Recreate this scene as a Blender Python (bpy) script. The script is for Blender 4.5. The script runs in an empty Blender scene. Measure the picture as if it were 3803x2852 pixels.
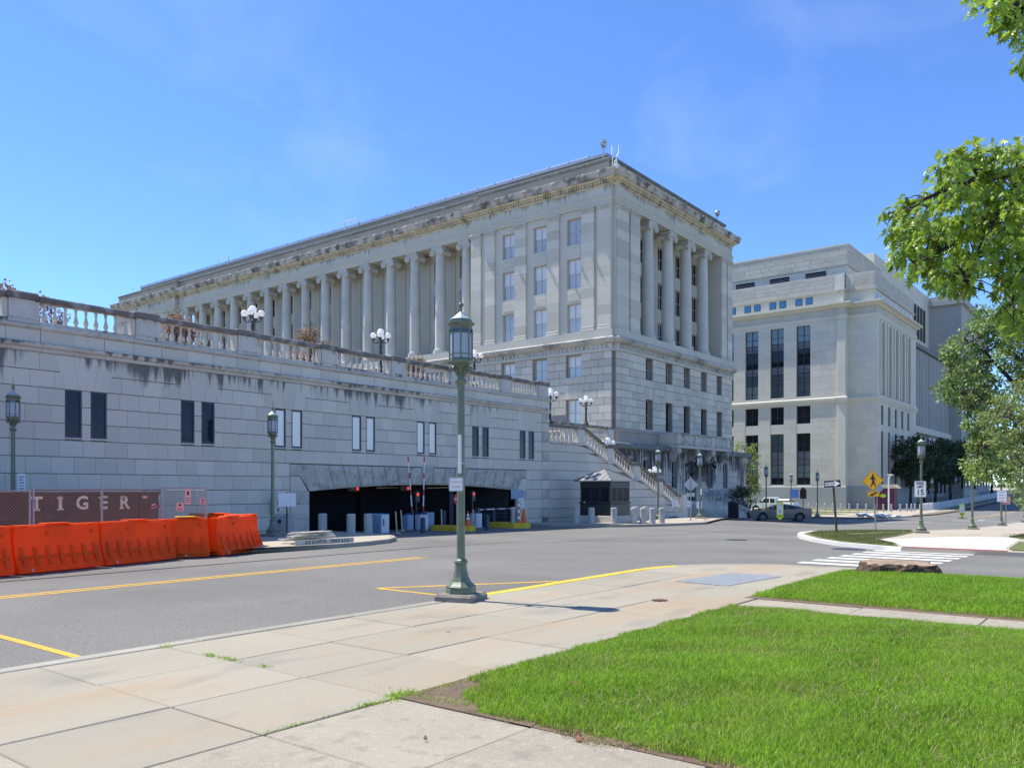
import bpy, bmesh, math, random
import numpy as np
from mathutils import Vector, Matrix
random.seed(7); R = random.Random(11)
sc = bpy.context.scene
COL = sc.collection
rad = math.radians
# ---------------------------------------------------------------- camera, sky, sun, exposure
# world axes: +X along the street, +Y across it towards the terrace wall, camera stands at the origin
HEAD = math.atan2(0.61441, 0.78899)
cd = bpy.data.cameras.new('camera'); cam = bpy.data.objects.new('camera', cd); COL.objects.link(cam)
cam.location = (0, 0, 1.65); cam.rotation_euler = (rad(90), 0, HEAD - rad(90))
cd.sensor_width = 36; cd.lens = 36*3080/3803; cd.shift_y = 385/3803; cd.clip_end = 5000; cd.clip_start = .1
sc.camera = cam
SUN_AZ = rad(101); SUN_EL = rad(61)          # azimuth counted from +X towards +Y
w = bpy.data.worlds.new('World'); sc.world = w; w.use_nodes = True
wn = w.node_tree.nodes; bg = wn['Background']
sky = wn.new('ShaderNodeTexSky'); sky.sky_type = 'NISHITA'; sky.sun_disc = False
sky.sun_elevation = SUN_EL; sky.sun_rotation = rad(90) - SUN_AZ
sky.air_density = 1.0; sky.dust_density = .0; sky.ozone_density = 8.0; sky.altitude = 3000
hs = wn.new('ShaderNodeHueSaturation'); hs.inputs['Saturation'].default_value = 1.06; hs.inputs['Value'].default_value = .69; hs.inputs['Hue'].default_value = .5045
wl = w.node_tree.links; wl.new(sky.outputs[0], hs.inputs['Color'])
tc = wn.new('ShaderNodeTexCoord'); mpg = wn.new('ShaderNodeMapping'); mpg.inputs['Scale'].default_value = (1.2, 3.2, 4.5); mpg.inputs['Rotation'].default_value = (0, .3, .5)
cn = wn.new('ShaderNodeTexNoise'); cn.inputs['Scale'].default_value = 1.6; cn.inputs['Detail'].default_value = 7; cn.inputs['Distortion'].default_value = .8
cr_ = wn.new('ShaderNodeMapRange'); cr_.inputs[1].default_value = .52; cr_.inputs[2].default_value = .85; cr_.inputs[4].default_value = .13      # thin cirrus wisps
cm = wn.new('ShaderNodeMix'); cm.data_type = 'RGBA'; cm.inputs[7].default_value = (3.2, 3.3, 3.5, 1)
wl.new(tc.outputs['Generated'], mpg.inputs[0]); wl.new(mpg.outputs[0], cn.inputs['Vector']); wl.new(cn.outputs[0], cr_.inputs[0]); wl.new(cr_.outputs[0], cm.inputs[0]); wl.new(hs.outputs[0], cm.inputs[6]); wl.new(cm.outputs[2], bg.inputs[0]); bg.inputs[1].default_value = .15
sd = bpy.data.lights.new('sun', 'SUN'); sd.energy = 2.45; sd.angle = rad(.53); sd.color = (1, .94, .82)
sun = bpy.data.objects.new('sun', sd); COL.objects.link(sun)
sdir = Vector((math.cos(SUN_EL)*math.cos(SUN_AZ), math.cos(SUN_EL)*math.sin(SUN_AZ), math.sin(SUN_EL)))
sun.rotation_euler = sdir.to_track_quat('Z', 'Y').to_euler(); sun.location = (0, 30, 60)
vs = sc.view_settings; vs.view_transform = 'Standard'; vs.look = 'None'; vs.exposure = 1.5; vs.gamma = 1; vs.use_curve_mapping = False
sc.render.resolution_x = 1024; sc.render.resolution_y = 767
# ---------------------------------------------------------------- materials
MATS = {}
def mat(name, col, rough=.75, metal=0, var=.12, scale=2.0, fine=.06, fscale=60, bump=0, bscale=80, rnd=0, isl=0, coat=0,
        stain=None, thr=.86, trans=0, spec=.5, patch=None, stretch=(1, 1, 1), emit=0):
    """procedural surface: broad and fine tone noise in world space, per-piece tone, dirt runs, bump"""
    m = bpy.data.materials.new(name); m.use_nodes = True; nt = m.node_tree; nd = nt.nodes; L = nt.links
    b = nd['Principled BSDF']; b.inputs['Roughness'].default_value = rough; b.inputs['Metallic'].default_value = metal
    b.inputs['Coat Weight'].default_value = coat; b.inputs['Coat Roughness'].default_value = .04
    b.inputs['Specular IOR Level'].default_value = spec
    geo = nd.new('ShaderNodeNewGeometry'); mp = nd.new('ShaderNodeMapping'); mp.inputs['Scale'].default_value = stretch
    L.new(geo.outputs['Position'], mp.inputs[0])
    def noise(s, det=4, src=None):
        n = nd.new('ShaderNodeTexNoise'); n.inputs['Scale'].default_value = s; n.inputs['Detail'].default_value = det
        L.new((src or mp).outputs[0], n.inputs['Vector']); return n
    def math_(op, a, bb, cl=False):
        n = nd.new('ShaderNodeMath'); n.operation = op; n.use_clamp = cl
        for i, q in enumerate((a, bb)):
            if isinstance(q, (int, float)): n.inputs[i].default_value = q
            else: L.new(q, n.inputs[i])
        return n.outputs[0]
    f = math_('MULTIPLY', math_('SUBTRACT', noise(scale).outputs[0], .5), 4*var)
    f = math_('ADD', f, math_('MULTIPLY', math_('SUBTRACT', noise(fscale, 2).outputs[0], .5), 4*fine))
    if rnd:
        oi = nd.new('ShaderNodeObjectInfo')
        f = math_('ADD', f, math_('MULTIPLY', math_('SUBTRACT', oi.outputs['Random'], .5), 2*rnd))
    if isl: f = math_('ADD', f, math_('MULTIPLY', math_('SUBTRACT', geo.outputs['Random Per Island'], .45), 2*isl))
    f = math_('MAXIMUM', math_('ADD', f, 1.0), .12)
    vm = nd.new('ShaderNodeVectorMath'); vm.operation = 'SCALE'; vm.inputs[0].default_value = col[:3]; L.new(f, vm.inputs['Scale'])
    cur = vm.outputs[0]
    def mixc(fac, c2):
        nonlocal cur
        x = nd.new('ShaderNodeMix'); x.data_type = 'RGBA'; L.new(fac, x.inputs['Factor']); L.new(cur, x.inputs[6]); x.inputs[7].default_value = (*c2, 1); cur = x.outputs[2]
    if patch:                                    # blotches of another colour: (colour, noise scale, lower, upper, amount)
        for pc, ps, lo, hi, am in patch:
            n = noise(ps, 5); mr = nd.new('ShaderNodeMapRange'); mr.inputs[1].default_value = lo; mr.inputs[2].default_value = hi; mr.inputs[4].default_value = am
            L.new(n.outputs[0], mr.inputs[0]); mixc(mr.outputs[0], pc)
    if stain:                                    # dirt runs hanging from ledges: list of (z top, length, amount)
        sx = nd.new('ShaderNodeSeparateXYZ'); L.new(geo.outputs['Position'], sx.inputs[0])
        mq = nd.new('ShaderNodeMapping'); mq.inputs['Scale'].default_value = (5, 5, .35); L.new(geo.outputs['Position'], mq.inputs[0])
        n1 = noise(1.0, 5, mq)
        n2 = noise(.33, 3)
        for z1, ln, am in stain:
            mr = nd.new('ShaderNodeMapRange'); mr.inputs[1].default_value = z1 - ln; mr.inputs[2].default_value = z1; L.new(sx.outputs[2], mr.inputs[0])
            top = math_('LESS_THAN', sx.outputs[2], z1 + .01)
            q = math_('MULTIPLY', mr.outputs[0], top)
            q = math_('ADD', math_('MULTIPLY', q, .34), math_('MULTIPLY', math_('SUBTRACT', n2.outputs[0], .5), .75)); q = math_('ADD', q, .125)
            q = math_('ADD', q, n1.outputs[0]); q = math_('MULTIPLY', math_('SUBTRACT', q, thr), 7, True)
            q = math_('MULTIPLY', math_('MULTIPLY', q, top), am); q = math_('MULTIPLY', q, math_('GREATER_THAN', mr.outputs[0], 0.001))
            mixc(q, (.035, .034, .034))
    L.new(cur, b.inputs['Base Color'])
    if bump:
        bp = nd.new('ShaderNodeBump'); bp.inputs['Strength'].default_value = bump; bp.inputs['Distance'].default_value = .02
        L.new(noise(bscale, 5).outputs[0], bp.inputs['Height']); L.new(bp.outputs[0], b.inputs['Normal'])
    if trans:
        t = nd.new('ShaderNodeBsdfTranslucent'); L.new(cur, t.inputs[0]); mx = nd.new('ShaderNodeMixShader'); mx.inputs[0].default_value = trans
        L.new(b.outputs[0], mx.inputs[1]); L.new(t.outputs[0], mx.inputs[2]); L.new(mx.outputs[0], nd['Material Output'].inputs[0])
    if emit:
        L.new(cur, b.inputs['Emission Color']); b.inputs['Emission Strength'].default_value = emit
    MATS[name] = m; return m
mat('granite', (.60, .555, .465), .8, var=.05, scale=.5, fine=.10, fscale=45, bump=.15, bscale=120, rnd=.085, stain=[(5.58, 1.0, .8)],
    patch=[((.52, .48, .41), .5, .5, .7, .5)])
mat('granite_rock', (.46, .435, .37), .9, var=.22, scale=3, fine=.12, fscale=30, bump=.8, bscale=14, rnd=.06, patch=[((.16, .165, .17), 5, .56, .7, .6)])
mat('granite_ledge', (.55, .50, .42), .85, var=.14, scale=1.2, fine=.1, fscale=25, bump=.2, rnd=.06, stain=[(7.3, .16, .9), (6.5, .26, .85), (6.2, .45, .75), (5.8, .22, .8)],
    patch=[((.20, .17, .13), 1.6, .58, .72, .4)])
mat('granite_post', (.58, .54, .465), .85, var=.1, scale=2, fine=.08, fscale=30, bump=.12, rnd=.05, stain=[(7.05, .3, .5)])
mat('granite_coping', (.17, .15, .135), .9, var=.3, scale=3, fine=.2, fscale=20, bump=.3, rnd=.1, patch=[((.36, .345, .32), 2.2, .52, .62, .8)])
mat('limestone', (.555, .52, .425), .85, var=.07, scale=.35, fine=.06, fscale=12, bump=.08, rnd=.05, patch=[((.45, .425, .375), .5, .55, .75, .6)], stain=[(25.2, .9, .5), (13.3, .7, .5)])
mat('limestone_block', (.57, .525, .425), .85, var=.05, scale=.5, fine=.05, fscale=14, bump=.1, rnd=.14)
mat('limestone_dirty', (.50, .46, .39), .9, var=.18, scale=.8, fine=.15, fscale=8, bump=.2, patch=[((.10, .10, .095), .9, .45, .62, .85)])
mat('limestone_dirty_low', (.46, .43, .37), .9, var=.2, scale=.7, fine=.15, fscale=8, bump=.2, patch=[((.13, .125, .11), .8, .48, .66, .8)])
mat('limestone_cream', (.60, .52, .36), .85, var=.18, scale=1.5, fine=.1, fscale=10, patch=[((.17, .15, .10), 1.1, .5, .68, .8)])
mat('limestone_column', (.54, .52, .45), .85, var=.1, scale=.8, fine=.16, fscale=18, bump=.1, rnd=.05)
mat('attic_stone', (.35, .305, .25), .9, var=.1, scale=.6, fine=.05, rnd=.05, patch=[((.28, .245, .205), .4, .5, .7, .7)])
mat('annex_stone', (.57, .52, .43), .9, var=.08, scale=.6, fine=.08, fscale=12, rnd=.06, stain=[(4.75, 4.2, .95)], thr=.74)
mat('cornice_roll', (.15, .165, .155), .85, var=.25, scale=2, fine=.1, patch=[((.38, .38, .36), 3, .6, .68, .8)])
mat('pale_limestone', (.61, .575, .465), .85, var=.05, scale=.25, fine=.04, fscale=8, patch=[((.55, .52, .43), .3, .5, .7, .7)])
mat('pale_panel', (.61, .57, .465), .85, isl=.05, var=.06, scale=.5, fine=.04, fscale=8, rnd=.05)
mat('attic_panel', (.49, .455, .37), .85, isl=.07, var=.1, scale=.6, fine=.05)
mat('white_mortar', (.60, .57, .49), .9)
mat('grey_base_stone', (.37, .37, .345), .85, var=.07, scale=.4, rnd=.05)
mat('stone_joint', (.30, .28, .25), .95)
mat('granite_joint', (.22, .21, .205), .95)
mat('concrete', (.325, .295, .225), .9, var=.07, scale=.7, fine=.09, fscale=120, bump=.12, bscale=300, rnd=.06,
    patch=[((.34, .215, .11), .7, .5, .7, .55), ((.20, .19, .165), 1.6, .56, .72, .6), ((.22, .21, .19), 40, .58, .7, .45)], stretch=(.45, 1.2, 1))
mat('concrete_path', (.33, .295, .23), .95, var=.08, scale=1.5, fine=.2, fscale=90, bump=.3, bscale=200, rnd=.05,
    patch=[((.19, .17, .135), 6, .54, .68, .5), ((.42, .37, .285), 16, .56, .68, .6), ((.15, .135, .11), 70, .58, .68, .55)])
mat('concrete_far', (.40, .355, .285), .9, var=.1, scale=.4, fine=.05, fscale=20, patch=[((.42, .33, .25), .35, .5, .7, .5)])
mat('concrete_new', (.66, .65, .63), .85, var=.04, scale=1, fine=.03, fscale=60, rnd=.03)
mat('concrete_bollard', (.44, .43, .40), .9, var=.08, scale=2, fine=.1, fscale=60, bump=.15, rnd=.07)
mat('kerb_stone', (.32, .295, .24), .9, var=.12, scale=1.5, fine=.1, fscale=50, bump=.15, rnd=.08)
mat('kerb_brown', (.20, .145, .11), .9, var=.25, scale=1.5, fine=.1)
mat('asphalt', (.178, .171, .153), .9, var=.13, scale=.25, fine=.35, fscale=55, bump=.5, bscale=160, patch=[((.135, .13, .12), .18, .48, .64, .8), ((.115, .11, .105), .9, .62, .74, .6), ((.27, .26, .245), 26, .58, .68, .6), ((.07, .07, .07), 31, .6, .68, .6)])
mat('yellow_paint', (.62, .36, .035), .8, var=.12, scale=3, fine=.3, fscale=30, patch=[((.25, .2, .12), 20, .58, .7, .6)])
mat('kerb_yellow', (.70, .48, .03), .7, var=.1, scale=3, fine=.1, fscale=20, patch=[((.35, .28, .12), 6, .6, .72, .5)])
mat('white_paint', (.72, .72, .70), .8, var=.1, scale=4, fine=.15, fscale=25, patch=[((.3, .3, .3), 12, .6, .72, .5)])
mat('red_tactile', (.33, .10, .085), .85, var=.1, scale=4)
mat('soil', (.15, .105, .07), 1, var=.25, scale=6, fine=.3, fscale=70, bump=.9, bscale=40)
mat('turf', (.12, .17, .03), 1, var=.25, scale=5, fine=.4, fscale=60, bump=.9, bscale=60)
mat('turf_dry', (.13, .15, .05), 1, var=.25, scale=2, fine=.4, fscale=40, bump=.9, bscale=60)
mat('grass', (.285, .46, .042), .45, isl=.5, var=.22, scale=1.2, fine=.25, fscale=30, trans=.5, spec=.35, patch=[((.38, .47, .08), 1.1, .5, .7, .6), ((.17, .30, .03), .6, .55, .72, .5)])
mat('grass_dry', (.16, .19, .05), .6, var=.25, scale=1.5, fine=.3, fscale=30, trans=.35, patch=[((.28, .24, .11), 1.0, .55, .7, .6)])
mat('straw', (.40, .32, .17), .8, var=.2, trans=.3)
mat('ground', (.20, .19, .15), 1, var=.2, scale=.05)
mat('verdigris', (.135, .165, .105), .45, metal=.0, var=.14, scale=4, fine=.1, fscale=30, bump=.06, coat=.15, patch=[((.22, .27, .22), 5, .6, .72, .4)])
mat('lantern_roof', (.40, .50, .47), .4, metal=.3, var=.1, scale=5)
mat('frosted_glass', (.66, .69, .76), .35, var=.03, scale=12, trans=.45, spec=.6)
mat('dark_glass', (.03, .035, .045), .05, spec=.9)
mat('black_metal', (.022, .022, .025), .4, var=.1, spec=.6)
mat('globe', (.93, .93, .92), .25, var=.0, fine=0, trans=.5, spec=.5)
mat('window_dark', (.01, .014, .02), .04, spec=.3, var=.0, fine=0)
mat('window_sky', (.46, .43, .38), .04, metal=.4, var=.12, scale=.6, fine=0)
mat('plinth_stone', (.22, .195, .165), .95, var=.25, scale=5, fine=.2, fscale=40, bump=.5, bscale=40)
mat('sash_blind', (.66, .63, .56), .2, metal=.1, var=.06, scale=.7, fine=0, coat=.6)
mat('tar', (.10, .097, .092), .8, var=.2)
mat('window_pale_reflection', (.92, .90, .80), .5, var=.02, coat=.1, fine=0)  # opaque pane, reflection of a sunlit building painted in as near-white colour
mat('window_navy', (.012, .018, .032), .06, spec=.22, var=.0, fine=0)
mat('window_teal', (.05, .085, .10), .04, spec=.9, var=.15, scale=.5, fine=0)
mat('window_blind_teal', (.13, .18, .18), .15, coat=.8, var=.1, scale=.4, fine=0)
mat('window_blue', (.05, .17, .32), .1, coat=.5)
mat('spandrel', (.135, .14, .165), .5, var=.08, scale=.5)
mat('tan_frame', (.50, .42, .35), .6, var=.06)
mat('navy_frame', (.025, .03, .05), .4)
mat('dark_frame', (.03, .032, .036), .45)
mat('orange_plastic', (.95, .115, .008), .5, var=.1, scale=.8, fine=.05, fscale=14, trans=.36, spec=.25, patch=[((.70, .085, .015), 1.3, .5, .7, .5), ((.45, .16, .09), 9, .66, .74, .5)])
mat('cone_orange', (.80, .13, .02), .5, var=.06)
mat('rust_brown', (.075, .024, .016), .7, var=.25, scale=2, fine=.15, fscale=25, bump=.1, patch=[((.15, .06, .035), 3, .55, .7, .6)])
mat('stencil_paint', (.75, .62, .50), .8, var=.15, scale=6, fine=.2, fscale=30, patch=[((.3, .15, .1), 14, .55, .7, .7)])
mat('chain_wire', (.20, .185, .17), .6, var=.1)
mat('galvanised', (.42, .43, .44), .4, metal=.7, var=.1, scale=8)
mat('galvanised_pole', (.33, .345, .35), .5, metal=.4, var=.15, scale=5)
mat('sign_back', (.46, .47, .48), .45, metal=.35, var=.06)
mat('sign_white', (.78, .78, .77), .5, var=.03)
mat('sign_black', (.02, .02, .022), .5)
mat('sign_yellow', (.80, .42, .01), .5, var=.03)
mat('sign_lime', (.62, .80, .02), .5, var=.03)
mat('sign_pink', (.75, .40, .34), .6)
mat('faded_red', (.55, .30, .28), .6)
mat('sign_red', (.55, .03, .03), .5)
mat('tape_yellow', (.75, .50, .03), .6)
mat('booth_paint', (.03, .036, .038), .4, var=.08)
mat('booth_light', (.05, .058, .055), .4, var=.08)
mat('booth_roof', (.27, .275, .265), .4, metal=.25, var=.06)
mat('machine_blue', (.24, .34, .46), .5, var=.05)
mat('machine_white', (.58, .61, .64), .5, var=.04)
mat('machine_dark', (.03, .05, .085), .5)
mat('wood_pale', (.58, .47, .29), .7, var=.1)
mat('plank_white', (.46, .44, .39), .75, var=.15, scale=4, fine=.1)
mat('shutter_black', (.008, .008, .009), .9, spec=.1)
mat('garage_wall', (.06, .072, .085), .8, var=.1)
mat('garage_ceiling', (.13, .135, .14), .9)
mat('red_lamp', (.9, .05, .03), .4, emit=.35)
mat('car_silver', (.15, .155, .165), .24, metal=.75, var=.02, fine=0, coat=.8)
mat('car_dark', (.015, .015, .017), .5)
mat('car_glass', (.012, .014, .018), .04, spec=.9)
mat('rubber', (.018, .018, .018), .8)
mat('rim', (.42, .40, .37), .3, metal=.8)
mat('truck_white', (.68, .74, .72), .4, coat=.5, var=.03)
mat('chrome', (.6, .6, .62), .2, metal=.9)
mat('steel_bollard', (.42, .40, .35), .45, metal=.5, var=.1)
mat('white_steel_bollard', (.55, .54, .52), .6, var=.1, rnd=.1)
mat('bark', (.085, .068, .055), .95, var=.3, scale=8, fine=.2, fscale=30, bump=.8, bscale=25)
mat('bark_dark', (.035, .028, .024), .95, var=.3, scale=8, fine=.2, fscale=30)
mat('stump_top', (.30, .22, .15), .9, var=.25, scale=5, fine=.2, fscale=30, patch=[((.20, .15, .10), 6, .5, .66, .6)])
mat('stump_bark', (.085, .055, .035), .95, var=.35, scale=10, fine=.25, fscale=40, bump=1, bscale=25, patch=[((.25, .19, .13), 9, .62, .72, .5)])
mat('oak_leaf', (.30, .42, .05), .36, isl=.35, var=.2, scale=1.6, fine=.2, fscale=12, trans=.5, spec=.6, rnd=.0)
mat('tree_leaf', (.18, .26, .06), .45, isl=.4, var=.25, scale=1.0, fine=.25, fscale=6, trans=.35, spec=.5)
mat('pale_leaf', (.23, .29, .08), .5, isl=.35, var=.25, scale=1.2, fine=.2, fscale=8, trans=.42)
mat('dark_leaf', (.045, .075, .025), .6, isl=.4, var=.3, scale=.6, fine=.25, fscale=5, trans=.25)
mat('red_leaf', (.28, .165, .11), .6, isl=.4, var=.3, scale=1.5, fine=.3, fscale=10, trans=.35, patch=[((.10, .11, .03), 1.6, .52, .64, .7)])
mat('dead_leaf', (.22, .11, .05), .8, var=.3)
mat('kiosk_purple', (.12, .025, .06), .6)
mat('blue_sign', (.08, .22, .55), .6)
mat('bench_blue', (.16, .20, .24), .6)
mat('brick_red', (.22, .05, .04), .8)
# ---------------------------------------------------------------- geometry helpers
KN = [(-200, 0), (18, 0), (27, -.15), (40, -.37), (53, -.68), (64, -.9), (78, -1.08), (105, -1.35), (125, -1.3), (150, -.8), (175, -.2), (213, .8), (300, 2.2), (600, 4), (3000, 10)]
def sst(a, b, x):
    t = min(1, max(0, (x-a)/(b-a))); return t*t*(3-2*t)
def g0(x):
    for (x0, z0), (x1, z1) in zip(KN, KN[1:]):
        if x <= x1: return z0+(z1-z0)*max(0, (x-x0))/(x1-x0)
    return 10
def h(x, y): return g0(x)*(1-.45*sst(14, 24, y)*(1-sst(50, 64, x)))      # pavement level
CH = {}
WM = {}                                                                  # world matrix of every object used as a parent
def tag(o, label=None, cat=None, group=None, kind=None):
    if label: o['label'] = label
    if cat: o['category'] = cat
    if group: o['group'] = group
    if kind: o['kind'] = kind
    return o
def thing(name, label, cat, loc=(0, 0, 0), rz=0, group=None):
    o = bpy.data.objects.new(name, None); COL.objects.link(o); o.empty_display_size = .3
    o.location = loc; o.rotation_euler = (0, 0, rz); WM[o] = Matrix.Translation(loc) @ Matrix.Rotation(rz, 4, 'Z')
    return tag(o, label, cat, group)
def put(name, me, parent=None, loc=(0, 0, 0), rot=(0, 0, 0), scale=(1, 1, 1), local=False, **k):
    """link mesh `me`; with a parent the given place is in world space unless local"""
    o = bpy.data.objects.new(name, me); COL.objects.link(o); o.location = loc; o.rotation_euler = rot; o.scale = scale
    m = Matrix.LocRotScale(Vector(loc), o.rotation_euler, Vector(scale))
    if parent:
        o.parent = parent; CH.setdefault(parent, []).append(o)
        if local: m = WM[parent] @ m
        else: o.matrix_parent_inverse = WM[parent].inverted()
    WM[o] = m
    return tag(o, **k)
def copy_tree(o, loc=None, rz=None, parent=None, label=None):
    c = o.copy(); COL.objects.link(c)
    if parent: c.parent = parent
    if loc is not None: c.location = loc
    if rz is not None: c.rotation_euler = (o.rotation_euler[0], o.rotation_euler[1], rz)
    if label: c['label'] = label
    for ch in CH.get(o, []):
        copy_tree(ch, parent=c)
    if parent is None: WM[c] = Matrix.Translation(c.location) @ c.rotation_euler.to_matrix().to_4x4()
    return c
class MB:
    def __init__(s): s.v = []; s.f = []
    def add(s, v, f):
        n = len(s.v); s.v += [tuple(q) for q in v]; s.f += [tuple(i+n for i in q) for q in f]; return s
    def box(s, x0, y0, z0, x1, y1, z1):
        return s.add([(x0, y0, z0), (x1, y0, z0), (x1, y1, z0), (x0, y1, z0), (x0, y0, z1), (x1, y0, z1), (x1, y1, z1), (x0, y1, z1)],
                     [(0, 3, 2, 1), (4, 5, 6, 7), (0, 1, 5, 4), (1, 2, 6, 5), (2, 3, 7, 6), (3, 0, 4, 7)])
    def cbox(s, x0, y0, z0, x1, y1, z1, c=.01):          # chamfered box
        bm = bmesh.new(); bmesh.ops.create_cube(bm, size=1)
        for q in bm.verts: q.co = Vector(((x0+x1)/2+q.co.x*(x1-x0), (y0+y1)/2+q.co.y*(y1-y0), (z0+z1)/2+q.co.z*(z1-z0)))
        bmesh.ops.bevel(bm, geom=bm.edges[:], offset=c, segments=1, affect='EDGES', profile=.5)
        bm.verts.index_update(); s.add([q.co for q in bm.verts], [[q.index for q in f.verts] for f in bm.faces]); bm.free(); return s
    def prism(s, pts, ax, a, b):
        n = len(pts)
        P = {'y': lambda p, t: (p[0], t, p[1]), 'x': lambda p, t: (t, p[0], p[1]), 'z': lambda p, t: (p[0], p[1], t)}[ax]
        return s.add([P(p, a) for p in pts]+[P(p, b) for p in pts],
                     [tuple(range(n)), tuple(range(2*n-1, n-1, -1))]+[(i, i+n, (i+1) % n+n, (i+1) % n) for i in range(n)])
    def lathe(s, prof, n=16, c=(0, 0, 0), ph=0, cap=True):
        v = []; f = []
        for r, z in prof:
            v += [(c[0]+r*math.cos(ph+2*math.pi*i/n), c[1]+r*math.sin(ph+2*math.pi*i/n), c[2]+z) for i in range(n)]
        for k in range(len(prof)-1):
            f += [(k*n+i, k*n+(i+1) % n, (k+1)*n+(i+1) % n, (k+1)*n+i) for i in range(n)]
        if cap: f += [tuple(range(n))[::-1], tuple(range((len(prof)-1)*n, len(prof)*n))]
        return s.add(v, f)
    def tube(s, path, r, n=8):
        path = [Vector(p) for p in path]; v = []; f = []
        rs = r if isinstance(r, (list, tuple)) else [r]*len(path)
        up = Vector((0, 0, 1)); d0 = (path[1]-path[0]).normalized()
        a = d0.cross(up) if abs(d0.z) < .95 else d0.cross(Vector((1, 0, 0))); a.normalize()
        for i, p in enumerate(path):
            d = ((path[min(i+1, len(path)-1)]-path[max(i-1, 0)])).normalized()
            a = (a-d*a.dot(d)).normalized(); b = d.cross(a)
            v += [p+(a*math.cos(2*math.pi*k/n)+b*math.sin(2*math.pi*k/n))*rs[i] for k in range(n)]
        for i in range(len(path)-1):
            f += [(i*n+k, i*n+(k+1) % n, (i+1)*n+(k+1) % n, (i+1)*n+k) for k in range(n)]
        f += [tuple(range(n))[::-1], tuple(range((len(path)-1)*n, len(path)*n))]
        return s.add(v, f)
    def ball(s, c, r, n=16, m=10):
        rx, ry, rz = r if isinstance(r, (list, tuple)) else (r, r, r); v = []; f = []
        for j in range(1, m):
            t = math.pi*j/m
            v += [(c[0]+rx*math.sin(t)*math.cos(2*math.pi*i/n), c[1]+ry*math.sin(t)*math.sin(2*math.pi*i/n), c[2]+rz*math.cos(t)) for i in range(n)]
        v += [(c[0], c[1], c[2]+rz), (c[0], c[1], c[2]-rz)]; a, b = len(v)-2, len(v)-1
        for j in range(m-2): f += [(j*n+i, (j+1)*n+i, (j+1)*n+(i+1) % n, j*n+(i+1) % n) for i in range(n)]
        f += [(a, i, (i+1) % n) for i in range(n)]+[(b, (m-2)*n+(i+1) % n, (m-2)*n+i) for i in range(n)]
        return s.add(v, f)
    def sweep(s, prof, path):
        """closed profile [(out, z)] carried along a 2-D path; out points to the right hand of travel... see norm()"""
        P = [Vector(p) for p in path]; n = len(prof); rows = []
        for i, p in enumerate(P):
            d1 = (P[i]-P[i-1]).normalized() if i else (P[1]-P[0]).normalized()
            d2 = (P[i+1]-P[i]).normalized() if i < len(P)-1 else d1
            n1 = Vector((d1.y, -d1.x)); n2 = Vector((d2.y, -d2.x)); m = (n1+n2).normalized(); k = 1/max(.3, m.dot(n1))
            rows += [(p.x+m.x*k*o, p.y+m.y*k*o, z) for o, z in prof]
        f = []
        for i in range(len(P)-1):
            f += [(i*n+k, i*n+(k+1) % n, (i+1)*n+(k+1) % n, (i+1)*n+k) for k in range(n)]
        f += [tuple(range(n)), tuple(range((len(P)-1)*n, len(P)*n))[::-1]]
        return s.add(rows, f)
    def mesh(s, name, m, smooth=False):
        me = bpy.data.meshes.new(name); me.from_pydata(s.v, [], s.f)
        for q in (m if isinstance(m, (list, tuple)) else [m]): me.materials.append(MATS[q])
        if smooth:
            me.polygons.foreach_set('use_smooth', [True]*len(me.polygons)); me.set_sharp_from_angle(angle=rad(38))
        me.update(); return me
    def obj(s, name, m, parent=None, smooth=False, **k): return put(name, s.mesh(name, m, smooth), parent, **k)
BC = {}
def block(name, x0, y0, z0, x1, y1, z1, m, parent, c=.012):
    """one stone: bevelled box, mesh shared between stones of one size"""
    dx, dy, dz = round(x1-x0, 3), round(y1-y0, 3), round(z1-z0, 3); key = (dx, dy, dz, m, c)
    if key not in BC: BC[key] = MB().cbox(-dx/2, -dy/2, -dz/2, dx/2, dy/2, dz/2, min(c, dx/3, dy/3, dz/3)).mesh(name, m)
    return put(name, BC[key], parent, ((x0+x1)/2, (y0+y1)/2, (z0+z1)/2))
def rects(rows, u0, u1, bw, holes=(), seed=0, jit=.12):
    """split wall rows [(z0, z1)] between u0 and u1 into stones, leaving out holes (ua, ub, za, zb)"""
    rr = random.Random(seed); out = []
    for i, (z0, z1) in enumerate(rows):
        iv = [(u0, u1)]
        for a, b, za, zb in holes:
            if min(z1, zb)-max(z0, za) > .25*(z1-z0):
                iv = [q for s, e in iv for q in ((s, min(e, a)), (max(s, b), e)) if q[1]-q[0] > .04]
        for s, e in iv:
            x = s; first = True
            while e-x > 1e-4:
                wdt = bw*(1+rr.uniform(-jit, jit))
                if first and i % 2: wdt *= .55
                first = False
                if e-x-wdt < bw*.4: wdt = e-x
                out.append((x, x+wdt, z0, z1)); x += wdt
    return out
def holed(mb, ax, p0, p1, u0, u1, z0, z1, holes):
    """slab of wall between planes p0, p1 with rectangular openings"""
    cu = sorted({u0, u1, *[q for hh in holes for q in hh[:2] if u0 < q < u1]})
    for a, b in zip(cu, cu[1:]):
        hs = sorted([(za, zb) for ha, hb, za, zb in holes if ha < (a+b)/2 < hb]); z = z0
        for za, zb in hs+[(z1, z1)]:
            if za > z+1e-4:
                if ax == 'x': mb.box(p0, a, z, p1, b, min(za, z1))
                else: mb.box(a, p0, z, b, p1, min(za, z1))
            z = max(z, zb)
    return mb
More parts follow.
